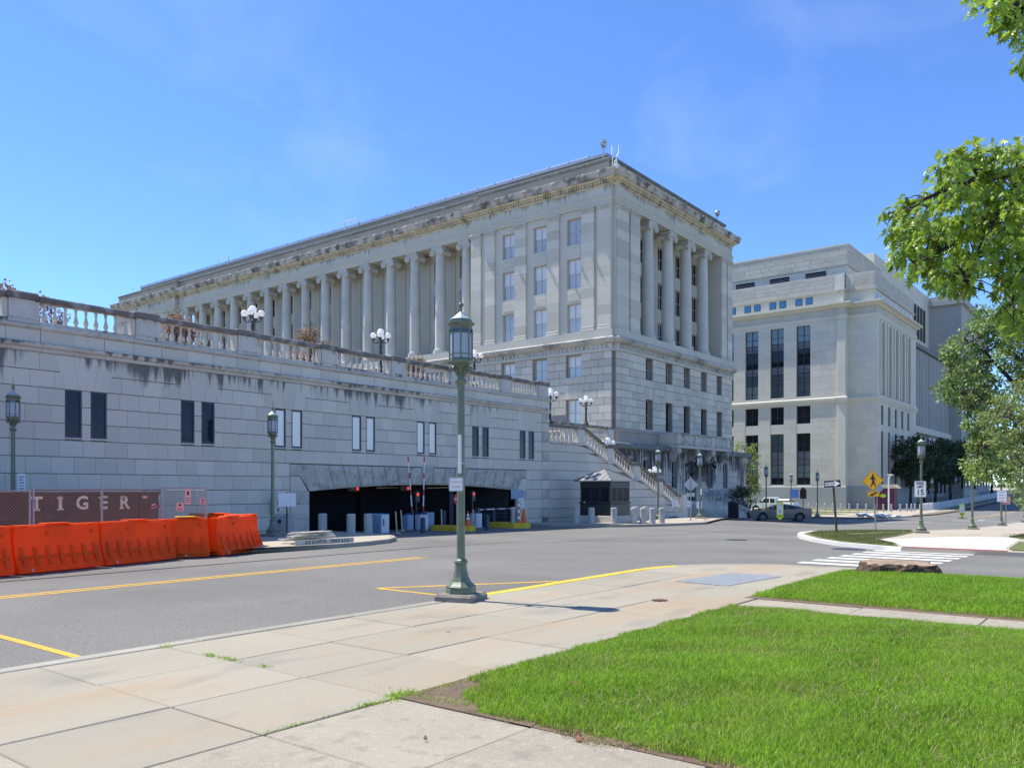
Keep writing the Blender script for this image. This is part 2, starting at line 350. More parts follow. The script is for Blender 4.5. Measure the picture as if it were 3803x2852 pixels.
def sheet(name, poly, off, m, thick=.3, parent=None, cuts=3.0, **k):
    """flat polygon laid on the pavement level + off, with a skirt"""
    bm = bmesh.new(); vv = [bm.verts.new((x, y, 0)) for x, y in poly]; bm.faces.new(vv); bmesh.ops.triangulate(bm, faces=bm.faces[:], ngon_method='EAR_CLIP')
    xs = [p[0] for p in poly]; ys = [p[1] for p in poly]; x = math.floor(min(xs)/cuts)*cuts
    cx = [q for q in np.arange(18, 220, cuts) if min(xs) < q < max(xs)]; cy = [q for q in np.arange(14, 24.5, 1.25) if min(ys) < q < max(ys)] if max(xs) > 18 and min(xs) < 64 else []
    for q in cx: bmesh.ops.bisect_plane(bm, geom=bm.faces[:]+bm.edges[:]+bm.verts[:], plane_co=(q, 0, 0), plane_no=(1, 0, 0))
    for q in cy: bmesh.ops.bisect_plane(bm, geom=bm.faces[:]+bm.edges[:]+bm.verts[:], plane_co=(0, q, 0), plane_no=(0, 1, 0))
    for q in bm.verts: q.co.z = h(q.co.x, q.co.y)+off
    bm.normal_update()
    if sum(f.normal.z for f in bm.faces) < 0: bmesh.ops.reverse_faces(bm, faces=bm.faces[:])
    if thick:
        ed = [e for e in bm.edges if e.is_boundary]; mp = {}
        for e in ed:
            for q in e.verts:
                if q not in mp: mp[q] = bm.verts.new(q.co-Vector((0, 0, thick)))
        for e in ed: bm.faces.new((e.verts[0], e.verts[1], mp[e.verts[1]], mp[e.verts[0]]))
    me = bpy.data.meshes.new(name); bm.to_mesh(me); bm.free(); me.materials.append(MATS[m])
    return put(name, me, parent, **k)
def text_mesh(body, size, m, ext=.002, sx=1.0, bold=0.0):
    cu = bpy.data.curves.new('lettering', 'FONT'); cu.body = body; cu.size = size; cu.align_x = 'CENTER'; cu.align_y = 'CENTER'; cu.extrude = ext; cu.offset = bold
    o = bpy.data.objects.new('lettering', cu); COL.objects.link(o)
    me = bpy.data.meshes.new_from_object(o.evaluated_get(bpy.context.evaluated_depsgraph_get())); bpy.data.objects.remove(o)
    me.materials.clear(); me.materials.append(MATS[m]); me.transform(Matrix.Scale(sx, 4, (1, 0, 0)))
    return me
def tri_mesh(name, V, Fc, m, smooth=False):
    """big numpy mesh: V (n,3), Fc (k,3) or (k,4)"""
    me = bpy.data.meshes.new(name); n = Fc.shape[1]
    me.vertices.add(len(V)); me.vertices.foreach_set('co', V.astype(np.float32).ravel())
    me.loops.add(Fc.size); me.loops.foreach_set('vertex_index', Fc.astype(np.int32).ravel())
    me.polygons.add(len(Fc)); me.polygons.foreach_set('loop_start', np.arange(0, Fc.size, n, dtype=np.int32))
    me.update(calc_edges=True); me.materials.append(MATS[m]); return me
# ================================================================ the setting: ground, roads, pavements, lawns
def rect(x0, x1, y0, y1): return [(x0, y0), (x1, y0), (x1, y1), (x0, y1)]
gx = [-400, -60, 0, 18, 27, 40, 53, 64, 78, 105, 125, 150, 175, 213, 300, 600, 1500]; gy = [-900, -60, 0, 14, 24, 60, 300, 1500]
V = [(x, y, g0(x)-.62) for x in gx for y in gy]; ny = len(gy)
put('ground', MB().add(V, [(i*ny+j, (i+1)*ny+j, (i+1)*ny+j+1, i*ny+j+1) for i in range(len(gx)-1) for j in range(ny-1)]).mesh('ground', 'ground'), kind='structure')
road = sheet('road', rect(-45, 330, -45, 75), -.12, 'asphalt', .3, kind='structure')
def marking(name, poly, m='yellow_paint', parent=None): return sheet(name, poly, -.12+.004, m, 0, parent, kind=None if parent else 'structure')
for dy in (0, .22): marking('centre_line', rect(-30, 15.2, 14.55+dy, 14.66+dy))
marking('stall_line', rect(4.0, 4.1, 8.36, 11.0)); marking('stall_line', rect(-2.0, -1.9, 8.36, 11.0))
marking('stall_line', rect(10.0, 10.1, 8.36, 10.85))
marking('hatch_line', [(10.1, 10.75), (10.1, 10.9), (12.9, 9.05), (12.9, 8.9)])
for y_, x0_, x1_, w_ in ((17.15, -10, 24, .018), (16.2, 22, 40, .02)):
    q = [(x0_+(x1_-x0_)*k/24, y_+.03*math.sin(k*1.7)+.02*math.sin(k*4.1)) for k in range(25)]; marking('tar_seam', q+[(p[0], p[1]+w_) for p in q[::-1]], 'tar')
cw = thing('crosswalk', None, None, (23, 5.5, -.15)); cw['kind'] = 'structure'
for i in range(7): marking('stripe', rect(19.9+1.12*i, 20.4+1.12*i, 4.15, 6.85), 'white_paint', cw)
marking('stop_line', rect(80.5, 80.9, 9.3, 14.2), 'white_paint'); marking('lane_line', rect(84, 88, 12.6, 12.75), 'white_paint')
marking('centre_line', rect(92, 200, 14.5, 14.7))
for q in ((70.0, 20.0), (72.6, 17.5)): marking('stop_line', [(q[0], q[1]), (q[0]+.5, q[1]), (q[0]+1.6, q[1]-3), (q[0]+1.1, q[1]-3)], 'white_paint')
# near pavement: concrete flags with open joints, kerb stones
base = sheet('pavement_bed', [(-8, -8), (4.66, -8), (4.66, 4.69), (11, 4.69), (11, -8), (12.1, -8), (12.1, 4.69), (17.62, 4.69), (17.62, 6.0), (17.2, 7.3), (16.2, 8.1), (14.9, 8.15), (-8, 8.15)], -.03, 'soil', .3, kind='structure')
pav = thing('pavement', None, None, (5, 6, 0)); pav['kind'] = 'structure'
def flag(x0, x1, y0, y1, m='concrete', top=0.0, parent=None):
    o = block('flagstone', x0+.006, y0+.006, -.1, x1-.006, y1-.006, 0, m, parent or pav, .008)
    o.location.z += top+R.uniform(-.004, .004); o.rotation_euler = (R.uniform(-.0015, .0015), R.uniform(-.0015, .0015), 0)
XE = [3.35+1.24*k for k in range(-6, 10)]; YE = [4.72, 5.86, 7.0, 8.13]
for a, b in zip(XE, XE[1:]):
    for c, d in zip(YE, YE[1:]): flag(a, b, c, d)
sheet('flagstone', [(14.52, 4.72), (17.6, 4.72), (17.6, 6.0), (17.45, 6.8), (17.0, 7.5), (16.3, 7.95), (15.6, 8.1), (14.52, 8.12)], 0, 'concrete', .1, pav)
sheet('flagstone', rect(16.95, 17.6, -8, 4.71), -.002, 'concrete', .1, pav)
for a, b in zip(XE[1:], XE[2:8]):
    if b < 4.7:
        for k in range(6): flag(a, b, 3.4-1.3*k, 4.71-1.3*k, 'concrete_path')
for k in range(6): flag(11.02, 12.08, 4.7-1.5*(k+1), 4.7-1.5*k, 'concrete_path')
kb = thing('kerb', None, None, (5, 8.2, 0)); kb['kind'] = 'structure'
x = -6.0
while x < 14.9:
    o = block('kerb_stone', x+.005, 8.145, -.2, min(x+2.2, 14.9)-.005, 8.34, .004+R.uniform(-.004, .006), 'kerb_yellow' if x > 9.0 else 'kerb_stone', kb, .015); x += 2.2
arc = [(14.9+2.85*math.sin(t), 5.49+2.85*math.cos(t)) for t in np.linspace(0, math.pi/2, 9)]
for i in range(8):
    (ax, ay), (bx, by) = arc[i], arc[i+1]; q = [(ax, ay), (bx, by), (14.9+(bx-14.9)*.93, 5.49+(by-5.49)*.93), (14.9+(ax-14.9)*.93, 5.49+(ay-5.49)*.93)]
    sheet('kerb_stone', q, .003, 'kerb_yellow' if i < 2 else 'kerb_stone', .2, kb)
for k in range(4): block('kerb_stone', 17.61, 5.48-2.4*(k+1), -.2, 17.76, 5.48-2.4*k-.01, .003, 'kerb_stone', kb, .012)
# lawns (grown with blades further down)
def mound(x, y, x0, x1, y1, hh): return .02+hh*min(1, max(0, x-x0)/1.2)**.6*min(1, max(0, x1-x)/1.0)**.6*min(1, max(0, y1-y)/1.0)**.6
LAWNS = [(4.63, 10.98, -3.0, 4.68, .07), (12.12, 16.95, -3.0, 4.9, .10)]
for x0, x1, y0, y1, hh in LAWNS:
    nx, nyy = 36, 36; xs = np.linspace(x0, x1, nx); ys = np.linspace(y0, y1, nyy)
    V = [(a, b, mound(a, b, x0, x1, y1, hh)-.045) for a in xs for b in ys]
    V = [(a, b, z+.012*math.sin(9*a+3*b)*math.sin(7*b)) for a, b, z in V]
    put('lawn', MB().add(V, [(i*nyy+j, (i+1)*nyy+j, (i+1)*nyy+j+1, i*nyy+j+1) for i in range(nx-1) for j in range(nyy-1)]).mesh('lawn', 'turf' if x0 < 10 else 'turf'), kind='structure')
sheet('bare_earth', [(4.587, 4.712), (6.3, 4.712), (6.0, 4.5), (5.6, 4.3), (5.3, 3.8), (4.95, 3.5), (4.587, 3.4)], .008, 'soil', .1, kind='structure')
sheet('soil_edge', [(4.587, -3), (4.587, 3.6), (4.72, 3.6), (4.7, 2.6), (4.73, 1.5), (4.7, -3)], .004, 'soil', .05, kind='structure')
sheet('soil_edge', rect(11.95, 12.3, -3, 4.9), .004, 'soil', .05, kind='structure')
# pavement across the side street
isl = [(26.9, -30), (26.9, 6.1), (27.4, 7.0), (28.6, 8.5), (30.9, 10.05), (33.0, 11.2), (34.9, 11.95), (36.7, 12.45), (38.5, 12.6), (40.5, 12.3), (42.6, 11.6), (45, 10.3), (48, 9.2), (52, 8.7), (200, 8.7), (200, -30)]
sheet('corner_pavement', isl, 0, 'concrete_far', .3, kind='structure')
for a, b in zip(isl[1:14], isl[2:15]):
    d = Vector((b[0]-a[0], b[1]-a[1])).normalized(); nrm = Vector((d.y, -d.x))*.2
    b2 = b if b[0] < 190 else (120, 8.7)
    a, b2 = (a[0]-nrm.x*.04, a[1]-nrm.y*.04), (b2[0]-nrm.x*.04, b2[1]-nrm.y*.04); sheet('kerb_stone', [a, b2, (b2[0]+nrm.x, b2[1]+nrm.y), (a[0]+nrm.x, a[1]+nrm.y)], .012, 'concrete_new' if b[0] < 40 else 'kerb_stone', .2, kb)
sheet('corner_verge', [(27.4, 6.3), (27.7, 7.0), (28.8, 8.3), (31.0, 9.8), (34.9, 11.65), (38.5, 12.3), (42.4, 11.3), (45.2, 9.8), (42, 8.9), (36, 8.3), (32, 8.1), (29.6, 6.9)], .03, 'turf_dry', .05, kind='structure')
for q in ([(35.2, 9.9), (35.6, 10.15), (41, 9.2), (40.4, 8.95)], [(42.6, 10.6), (43.4, 10.85), (45.5, 9.9), (44.8, 9.75)]): sheet('verge_slab', q, .045, 'concrete_far', .02, kind='structure')
ncp = thing('ramp_pavement', None, None, (31, 5, -.2)); ncp['kind'] = 'structure'
for q in ([(27.55, 3.4), (27.55, 5.0), (30.6, 5.55), (33.6, 3.95), (28.6, 3.6)], [(27.55, 5.02), (27.55, 6.15), (29.7, 6.85), (31.8, 7.9), (33.0, 7.6), (30.6, 5.57)],
          [(30.62, 5.56), (33.02, 7.58), (36.4, 6.5), (38.2, 4.7), (36.4, 4.1), (33.62, 3.95)]): sheet('new_slab', q, .012, 'concrete_new', .03, ncp)
sheet('new_slab', [(27.3, 2.2), (27.3, 2.9), (34, 3.4), (60, 3.6), (60, 2.6), (34, 2.5)], .012, 'concrete_new', .03, ncp)
sheet('tactile_strip', [(26.95, 3.35), (26.95, 6.1), (27.53, 6.15), (27.53, 3.4)], .016, 'red_tactile', .03, ncp)
sheet('corner_verge', [(27.2, -20), (27.2, 2.15), (34, 2.4), (60, 2.5), (150, 2.5), (150, -20)], .03, 'turf_dry', .05, kind='structure')
sheet('corner_verge', [(27.6, 2.95), (27.7, 3.3), (28.6, 3.5), (34, 3.85), (33.9, 3.45)], .03, 'turf_dry', .05, kind='structure')
sheet('corner_verge', [(37, 4.0), (38.6, 4.7), (60, 5.0), (150, 5.2), (150, 3.7), (60, 3.65)], .03, 'turf_dry', .05, kind='structure')
# pavement along the terrace wall, garage apron, booth island, building forecourt
farL = [(-20, 19.6), (13.4, 19.55), (14.7, 19.2), (16.0, 19.02), (17.4, 19.12), (18.6, 19.5), (19.75, 20.35), (20.5, 21.3), (21.05, 22.6), (21.1, 25.6), (-20, 25.6)]
sheet('terrace_pavement', farL, 0, 'concrete_far', .3, kind='structure')
for a, b in zip(farL[:8], farL[1:9]):
    d = Vector((b[0]-a[0], b[1]-a[1])).normalized(); nrm = Vector((-d.y, d.x))*.18
    a, b = (a[0]-nrm.x*.04, a[1]-nrm.y*.04), (b[0]-nrm.x*.04, b[1]-nrm.y*.04); sheet('kerb_stone', [a, b, (b[0]+nrm.x, b[1]+nrm.y), (a[0]+nrm.x, a[1]+nrm.y)], .006, 'kerb_stone', .2, kb)
farR = [(33.2, 25.6), (33.4, 23.6), (34.2, 22.3), (35.4, 21.4), (37.0, 20.75), (39.4, 20.4), (44.2, 20.4), (46.0, 21.1), (48.0, 22.1), (53, 24.0), (59.7, 26.3), (66, 27.4), (69.5, 28.3), (73, 31), (76, 38), (76, 60), (55, 60), (53, 33), (36, 33), (36, 25.6)]
sheet('forecourt_pavement', farR, 0, 'concrete_far', .35, kind='structure')
for a, b in zip(farR[1:14], farR[2:15]):
    d = Vector((b[0]-a[0], b[1]-a[1])).normalized(); nrm = Vector((-d.y, d.x))*.18
    a, b = (a[0]-nrm.x*.04, a[1]-nrm.y*.04), (b[0]-nrm.x*.04, b[1]-nrm.y*.04); sheet('kerb_stone', [a, b, (b[0]+nrm.x, b[1]+nrm.y), (a[0]+nrm.x, a[1]+nrm.y)], .006, 'kerb_brown' if a[0] > 47 else 'kerb_stone', .2, kb)
# far corner: pavement, lawn bands and plaza before the pale building
far2 = [(78.6, 60), (78.4, 34), (77.6, 27), (78.6, 25.0), (80, 22.6), (82.5, 20.8), (86, 19.8), (92, 19.9), (100, 21.2), (112, 21.4), (200, 21.4), (260, 22), (260, 34), (200, 60)]
sheet('plaza_pavement', far2, 0, 'concrete_far', .3, kind='structure')
for a, b in zip(far2[:11], far2[1:12]):
    d = Vector((b[0]-a[0], b[1]-a[1])).normalized(); nrm = Vector((-d.y, d.x))*.18
    a, b = (a[0]-nrm.x*.04, a[1]-nrm.y*.04), (b[0]-nrm.x*.04, b[1]-nrm.y*.04); sheet('kerb_stone', [a, b, (b[0]+nrm.x, b[1]+nrm.y), (a[0]+nrm.x, a[1]+nrm.y)], .008, 'kerb_brown' if b[0] < 86 else 'kerb_stone', .2, kb)
for q in ([(112, 34.5), (112, 60), (121, 60), (121, 31), (118, 28), (114, 27)], [(88, 28.5), (92, 60), (99, 60), (97, 30), (92, 26)], [(101, 28), (102, 40), (108, 40), (107, 27)], [(86, 22.5), (86, 24.3), (91, 23.2), (91, 21.6)], [(118, 22.7), (140, 23.2), (200, 23.2), (200, 22.4), (118, 22.2)]):
    sheet('plaza_lawn', q, .03, 'turf_dry', .05, kind='structure')
sheet('access_road', rect(99.2, 100.9, 29.5, 60), .006, 'asphalt', .02, kind='structure')
# ================================================================ terrace wall with garage portal
WY = 25.5
wall = thing('terrace_wall', 'long grey granite terrace wall with paired slit windows and garage portal', 'wall', (22, WY, 0))
ROWS = [(-.3, .08), (.08, .57), (.57, 1.07), (1.07, 1.57), (1.57, 2.06), (2.06, 2.56), (2.56, 3.05), (3.05, 3.55), (3.55, 4.06), (4.06, 4.56), (4.56, 5.05), (5.05, 5.56)]
WX = [11.23+3.692*k for k in range(-1, 7)]                    # left edge of each window pair
holes = [(19.28, 33.96, -1, 2.52)]
for xx in WX: holes += [(xx, xx+.49, 3.14, 4.56), (xx+.75, xx+1.24, 3.14, 4.56)]
core = MB(); core.box(-6, WY+.09, -.5, 20.16, 32, 5.6); core.box(33.1, WY+.09, -.5, 36.0, 32, 5.6); core.box(20.16, WY+.09, 1.86, 33.1, 32, 5.6)
core.obj('wall_core', 'granite_joint', wall)
rc = rects(ROWS, 5.0, 35.3, .66, holes, 5, .1)
rc.sort(key=lambda q: (q[0] < 9.0, q[0] > 31 and q[2] > 2.5, q[0]))
rest = MB()
for i, (a, b, z0, z1) in enumerate(rc):
    j = R.uniform(-.002, .002)
    if i < 300: block('granite_block', a+.0025, WY+j, z0+.009, b-.0025, WY+.13, z1-.009, 'granite', wall, .006)
    else: rest.cbox(a+.0025, WY+j, z0+.009, b-.0025, WY+.13, z1-.009, .006)
rest.obj('granite_blocks', 'granite', wall, kind='stuff')
for k, (z0, z1) in enumerate(ROWS):                            # rock-faced corner pier
    if z1 > .1:
        m = MB(); n = 6; V = []
        for i in range(n+1):
            for j in range(n+1): V.append((35.3+.62*i/n, WY-.015-(R.uniform(0, .03) if 0 < i < n and 0 < j < n else 0), z0+.012+(z1-z0-.024)*j/n))
        m.add(V, [(i*(n+1)+j, (i+1)*(n+1)+j, (i+1)*(n+1)+j+1, i*(n+1)+j+1) for i in range(n) for j in range(n)]); m.box(35.31, WY+.0, z0+.015, 35.9, 27.0, z1-.015)
        m.obj('quoin', 'granite_rock' if k % 2 else 'granite', wall)
for xx in WX:                                                  # flat arches over the window pairs
    bt = [0, .40, .84, 1.24]; tp = [-.30, .24, 1.0, 1.54]
    for i in range(3):
        m = MB(); m.prism([(xx+bt[i]+.003, 4.565), (xx+bt[i+1]-.003, 4.565), (xx+tp[i+1]-.003, 5.545), (xx+tp[i]+.003, 5.545)], 'y', WY-.008, WY+.1)
        m.obj('lintel_stone', 'granite', wall)
FR = {}
def slit(xx, pane):
    if 'f' not in FR:
        m = MB(); m.box(0, 0, 0, .49, .06, .06); m.box(0, 0, 1.36, .49, .06, 1.42); m.box(0, 0, .06, .055, .06, 1.36); m.box(.435, 0, .06, .49, .06, 1.36)
        FR['f'] = m.mesh('window', 'navy_frame'); FR['s'] = MB().cbox(-.02, -.03, -.05, .51, .08, -.002, .006).mesh('sill', 'granite')
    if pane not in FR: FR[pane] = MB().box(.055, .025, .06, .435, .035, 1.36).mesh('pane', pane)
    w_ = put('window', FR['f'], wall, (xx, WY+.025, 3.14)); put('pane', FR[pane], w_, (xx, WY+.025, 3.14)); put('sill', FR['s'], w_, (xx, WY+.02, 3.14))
PN = ['window_navy', 'window_navy', 'window_navy', 'window_pale_reflection', 'window_pale_reflection', 'window_pale_reflection', 'window_dark', 'window_dark']
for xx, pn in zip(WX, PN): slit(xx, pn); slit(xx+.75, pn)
# mouldings: string course, parapet band, balustrade plinth
P = [(-6, WY), (35.95, WY), (35.95, 31)]
def mould(name, prof, m, par, seg=None):
    for a, b in seg: MB().sweep([(o, z) for o, z in prof], [(a, WY), (b, WY)]).obj(name, m, par)
SEG = [(5+1.85*k, 5+1.85*(k+1)-.008) for k in range(16)]+[(34.6, 36.0)]
mould('string_course', [(-.2, 5.56), (.02, 5.56), (.05, 5.60), (.05, 5.66), (.13, 5.70), (.15, 5.76), (.15, 5.80), (.02, 5.84), (-.2, 5.84)], 'granite_ledge', wall, SEG)
for i, (a, b) in enumerate(SEG):
    for s in (0, 1): block('parapet_stone', a+s*(b-a)/2, WY-.01, 5.842, a+(s+1)*(b-a)/2-.006, WY+.4, 6.2, 'granite', wall, .006)
mould('parapet_moulding', [(-.35, 6.2), (.03, 6.2), (.09, 6.25), (.09, 6.31), (.0, 6.35), (-.35, 6.35)], 'granite_ledge', wall, SEG)
MB().box(5, WY+.3, 5.6, 36.0, 45, 6.15).obj('terrace_deck', 'concrete_far', wall)
MB().box(35.9, 26.6, -.6, 36.0, 45, 6.1).obj('end_wall', 'granite', wall)
# balustrade on the terrace
def baluster_mesh(hh, m):
    pr = [(.075, 0), (.075, .06), (.05, .075), (.045, .11), (.07, .17), (.088, .25), (.085, .32), (.06, .44), (.042, .56), (.036, .68), (.04, .76), (.058, .79), (.044, .82), (.046, .88), (.07, .92), (.072, 1)]
    s = MB().lathe([(r*.86, z*hh) for r, z in pr], 14); return s.mesh('baluster', m, True)
bal = thing('balustrade', 'stone balustrade with vase balusters crowning the long terrace wall', 'balustrade', (22, WY, 6.35))
BM = baluster_mesh(.56, 'granite_post')
PX = [(6.02, 6.70)]+[(9.72+3.7*k, 10.42+3.7*k) for k in range(7)]+[(35.05, 35.93)]
for i, (a, b) in enumerate(PX):
    yy = WY+.02
    block('plinth', a-.05, yy-.04, 6.35, b+.05, yy+.36, 6.47, 'granite_ledge', bal, .01)
    p_ = block('pier', a, yy, 6.472, b, yy+.32, 7.03, 'granite_post', bal, .012)
    m = MB(); f0, f1, z0, z1 = a+.07, b-.07, 6.53, 6.97
    m.box(f0, yy-.012, z0, f1, yy+.01, z0+.02); m.box(f0, yy-.012, z1-.02, f1, yy+.01, z1); m.box(f0, yy-.012, z0+.02, f0+.02, yy+.01, z1-.02); m.box(f1-.02, yy-.012, z0+.02, f1, yy+.01, z1-.02)
    m.obj('panel_frame', 'granite_post', p_)
    block('pier_cap', a-.07, yy-.07, 7.03, b+.07, yy+.39, 7.235, 'granite_coping', bal, .03)
    if i+1 < len(PX):
        c = PX[i+1][0]
        block('bottom_rail', b+.055, yy+.03, 6.35, c-.055, yy+.29, 6.46, 'granite_ledge', bal, .01)
        block('coping', b+.075, yy-.03, 7.025, c-.075, yy+.35, 7.19, 'granite_coping', bal, .03)
        for s in (b+.012, c-.132): block('half_pier', s, yy+.05, 6.46, s+.12, yy+.27, 7.023, 'granite_post', bal, .006)
        n = 9
        for k in range(n): put('baluster', BM, bal, (b+.30+(c-b-.60)*k/(n-1), yy+.16, 6.46), rot=(0, 0, R.uniform(0, 6)))
# garage portal: voussoirs with rock faces, jambs, shutters, interior
def intr(x): t = (x-26.64)/6.45; return 1.78-.26*t*t
edges_t = [19.28+.05]+[20.35+.742*k for k in range(18)]+[33.9]
for i in range(19):
    ta, tb = edges_t[i], edges_t[i+1]; cx = 26.62
    if i == 0: q = [(19.3, 2.10), (19.75, 2.10), (20.2, 1.52), (20.68, intr(20.68)), (tb-.006, 2.52), (19.3, 2.52)]
    elif i == 18: q = [(ta+.006, 2.52), (32.58, intr(32.58)), (33.06, 1.55), (33.5, 2.12), (33.94, 2.12), (33.94, 2.52)]
    else:
        ba = cx+(ta-cx)*.947; bb = cx+(tb-cx)*.947; zt = 2.52+(.14 if i == 9 else 0)
        q = [(ba+.016, intr(ba)), (bb-.016, intr(bb)), (tb-.016, zt), (ta+.016, zt)]
    m = MB(); m.prism(q, 'y', WY-.01, WY+.55)
    if 0 < i < 18:
        n = 7; V = []
        for u in range(n+1):
            for v in range(n+1):
                s, t = u/n, v/n; xb = q[0][0]+(q[1][0]-q[0][0])*s; xt = q[3][0]+(q[2][0]-q[3][0])*s; zb = q[0][1]+(q[1][1]-q[0][1])*s
                e = min(s, 1-s, t, 1-t); V.append((xb+(xt-xb)*t, WY-.012-(0 if e < .01 else .03+R.uniform(0, .05)), zb+(zt-zb)*t))
        m.add(V, [(u*(n+1)+v, (u+1)*(n+1)+v, (u+1)*(n+1)+v+1, u*(n+1)+v+1) for u in range(n) for v in range(n)])
    m.obj('voussoir', 'granite_rock', wall)
for x0, x1 in ((19.3, 20.16), (33.1, 33.94)):
    for z0, z1 in ((-.35, .47), (.48, 1.02), (1.03, 1.5)):
        q = [(x0, z0), (x1, z0), (x1, z1), (x0, z1)]
        MB().prism(q, 'y', WY-.02, WY+.5).obj('jamb_stone', 'granite_rock' if z0 > .9 else 'granite', wall)
m = MB(); m.prism([(19.3, 1.51), (20.1, 1.51), (19.72, 2.08), (19.3, 2.08)], 'y', WY-.015, WY+.4); m.obj('jamb_stone', 'granite', wall)
m = MB(); m.prism([(33.14, 1.51), (33.94, 1.51), (33.94, 2.1), (33.52, 2.1)], 'y', WY-.015, WY+.4); m.obj('jamb_stone', 'granite', wall)
gar = thing('parking_garage', 'dark parking garage behind the wide granite portal with black shutters', 'garage', (26, 28, -.2))
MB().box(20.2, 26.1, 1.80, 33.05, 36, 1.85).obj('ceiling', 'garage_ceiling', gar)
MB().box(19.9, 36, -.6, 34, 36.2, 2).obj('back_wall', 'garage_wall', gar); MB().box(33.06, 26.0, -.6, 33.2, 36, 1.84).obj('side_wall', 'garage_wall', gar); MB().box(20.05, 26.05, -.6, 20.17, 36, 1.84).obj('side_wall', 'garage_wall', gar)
for a, b in ((20.3, 23.45), (23.75, 29.2)):
    m = MB()
    for k in range(22): m.box(a, 26.5+(.012 if k % 2 else 0), -.3+.094*k, b, 26.56, -.3+.094*(k+1)-.004)
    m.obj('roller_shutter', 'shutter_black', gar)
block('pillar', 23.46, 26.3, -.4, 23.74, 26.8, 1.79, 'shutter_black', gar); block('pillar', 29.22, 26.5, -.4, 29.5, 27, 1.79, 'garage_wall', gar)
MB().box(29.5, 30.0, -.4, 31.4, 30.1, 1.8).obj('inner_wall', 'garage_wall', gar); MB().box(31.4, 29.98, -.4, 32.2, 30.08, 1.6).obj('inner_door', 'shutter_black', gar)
for a in (24.5, 27.6): MB().tube([(a, 26.45, 1.64), (a+1.5, 26.45, 1.66)], .025).obj('conduit', 'wood_pale', gar)
# ================================================================ outside stair beside the terrace
SY = 26.1
st = thing('outside_stair', 'stone stair with sloping balustrades descending beside the guard booth', 'staircase', (46, SY, 0))
prof_top = [(36.02, 4.2), (40.4, 4.2), (42.9, 3.22), (43.65, 3.22), (45.95, 2.22), (46.9, 2.22), (49.3, 1.24), (50.0, 1.24), (52.4, .2), (53.6, .2)]
MB().prism([(36.02, -1), *[(x, z-.12) for x, z in prof_top], (53.6, -1)], 'y', SY+.12, 30.5).obj('stair_body', 'granite_joint', st)
def ptop(x):
    for (x0, z0), (x1, z1) in zip(prof_top, prof_top[1:]):
        if x0 <= x <= x1: return z0+(z1-z0)*(x-x0)/(x1-x0)
    return .2
rows = [(-.6, .0)]+[(.0+.52*k, .52*(k+1)) for k in range(8)]
for a, b, z0, z1 in rects(rows, 36.05, 53.6, 1.25, (), 3, .1):
    if ptop(a)-.15 < z0+.05 and ptop(b)-.15 < z0+.05: continue
    za, zb = min(z1-.012, ptop(a)-.14), min(z1-.012, ptop(b)-.14)
    q = [(a+.004, z0+.012), (b-.004, z0+.012)]
    if zb > z0+.03: q.append((b-.004, zb))
    if za > z0+.03: q.append((a+.004, za))
    if len(q) > 2 and (za > z0+.03 or zb > z0+.03): MB().prism(q, 'y', SY, SY+.2).obj('granite_block', 'granite', st)
def rail_run(pts, y0, y1, za, zb, name, m):
    for (x0, z0), (x1, z1) in zip(pts, pts[1:]):
        MB().prism([(x0, z0+za), (x1-.004, z1+za), (x1-.004, z1+zb), (x0, z0+zb)], 'y', y0, y1).obj(name, m, st)
SB = baluster_mesh(.62, 'granite_post')
for yb, off in ((SY, 0),):
    rail_run(prof_top, yb-.06, yb+.34, -.12, .02, 'stringer', 'granite_ledge')
    rail_run(prof_top[1:], yb-.03, yb+.31, .80, .93, 'handrail', 'granite_coping'); rail_run(prof_top[:2], yb-.03, yb+.31, .80, .95, 'handrail', 'granite_coping')
    for (x0, z0), (x1, z1) in zip(prof_top, prof_top[1:]):
        if x1-x0 < 1.3:                                        # pier at each small landing
            if x0 < 53: block('pier', x0+.03, yb, z0+.021, x1-.05, yb+.28, z0+.9, 'granite_post', st, .015); block('pier_cap', x0-.04, yb-.05, z0+.95, x1+.02, yb+.33, z0+1.04, 'granite_coping', st, .02)
            continue
        flat = abs(z0-z1) < .01; n = 7
        L0, L1 = (x0+.9, x1-1.0) if flat else (x0+.25, x1-.2)
        if flat:
            block('pier', x0+.02, yb, z0+.021, x0+.72, yb+.28, z0+.799, 'granite_post', st, .015); block('pier', x1-.72, yb, z0+.021, x1-.02, yb+.28, z0+.799, 'granite_post', st, .015)
        for k in range(n):
            x = L0+(L1-L0)*k/(n-1); z = z0+(z1-z0)*(x-x0)/(x1-x0); put('baluster', SB, st, (x, yb+.14, z+.0), scale=(1.15, 1.15, 1.27))
    block('newel', 52.7, yb-.05, -.1, 53.4, yb+.35, 1.22, 'granite_post', st, .03)
m = MB()
for k in range(22): m.box(40.6+.5*k, 26.45, -.8, 41.12+.5*k, 29.9, max(-.3, 4.2-.2*(k+.5)))
m.obj('steps', 'granite_ledge', st)
# rear parapet by the building corner
rb = thing('rear_balustrade', 'short stone balustrade on the landing against the corner of the columned building', 'balustrade', (46, 30, 4.9))
MB().box(36.2, 30, -.6, 50.2, 30.35, 4.95).obj('parapet_wall', 'granite', rb)
for a, b in ((44.0, 44.8), (49.4, 50.1)): block('pier', a, 29.98, 4.952, b, 30.36, 5.72, 'granite_post', rb, .015)
block('handrail', 36.2, 29.95, 5.721, 50.2, 30.4, 5.86, 'granite_coping', rb, .02)
RBm = baluster_mesh(.765, 'granite_post')
for k in range(26):
    x = 45.05+.225*k
    if x < 49.3: put('baluster', RBm, rb, (x, 30.17, 4.953))
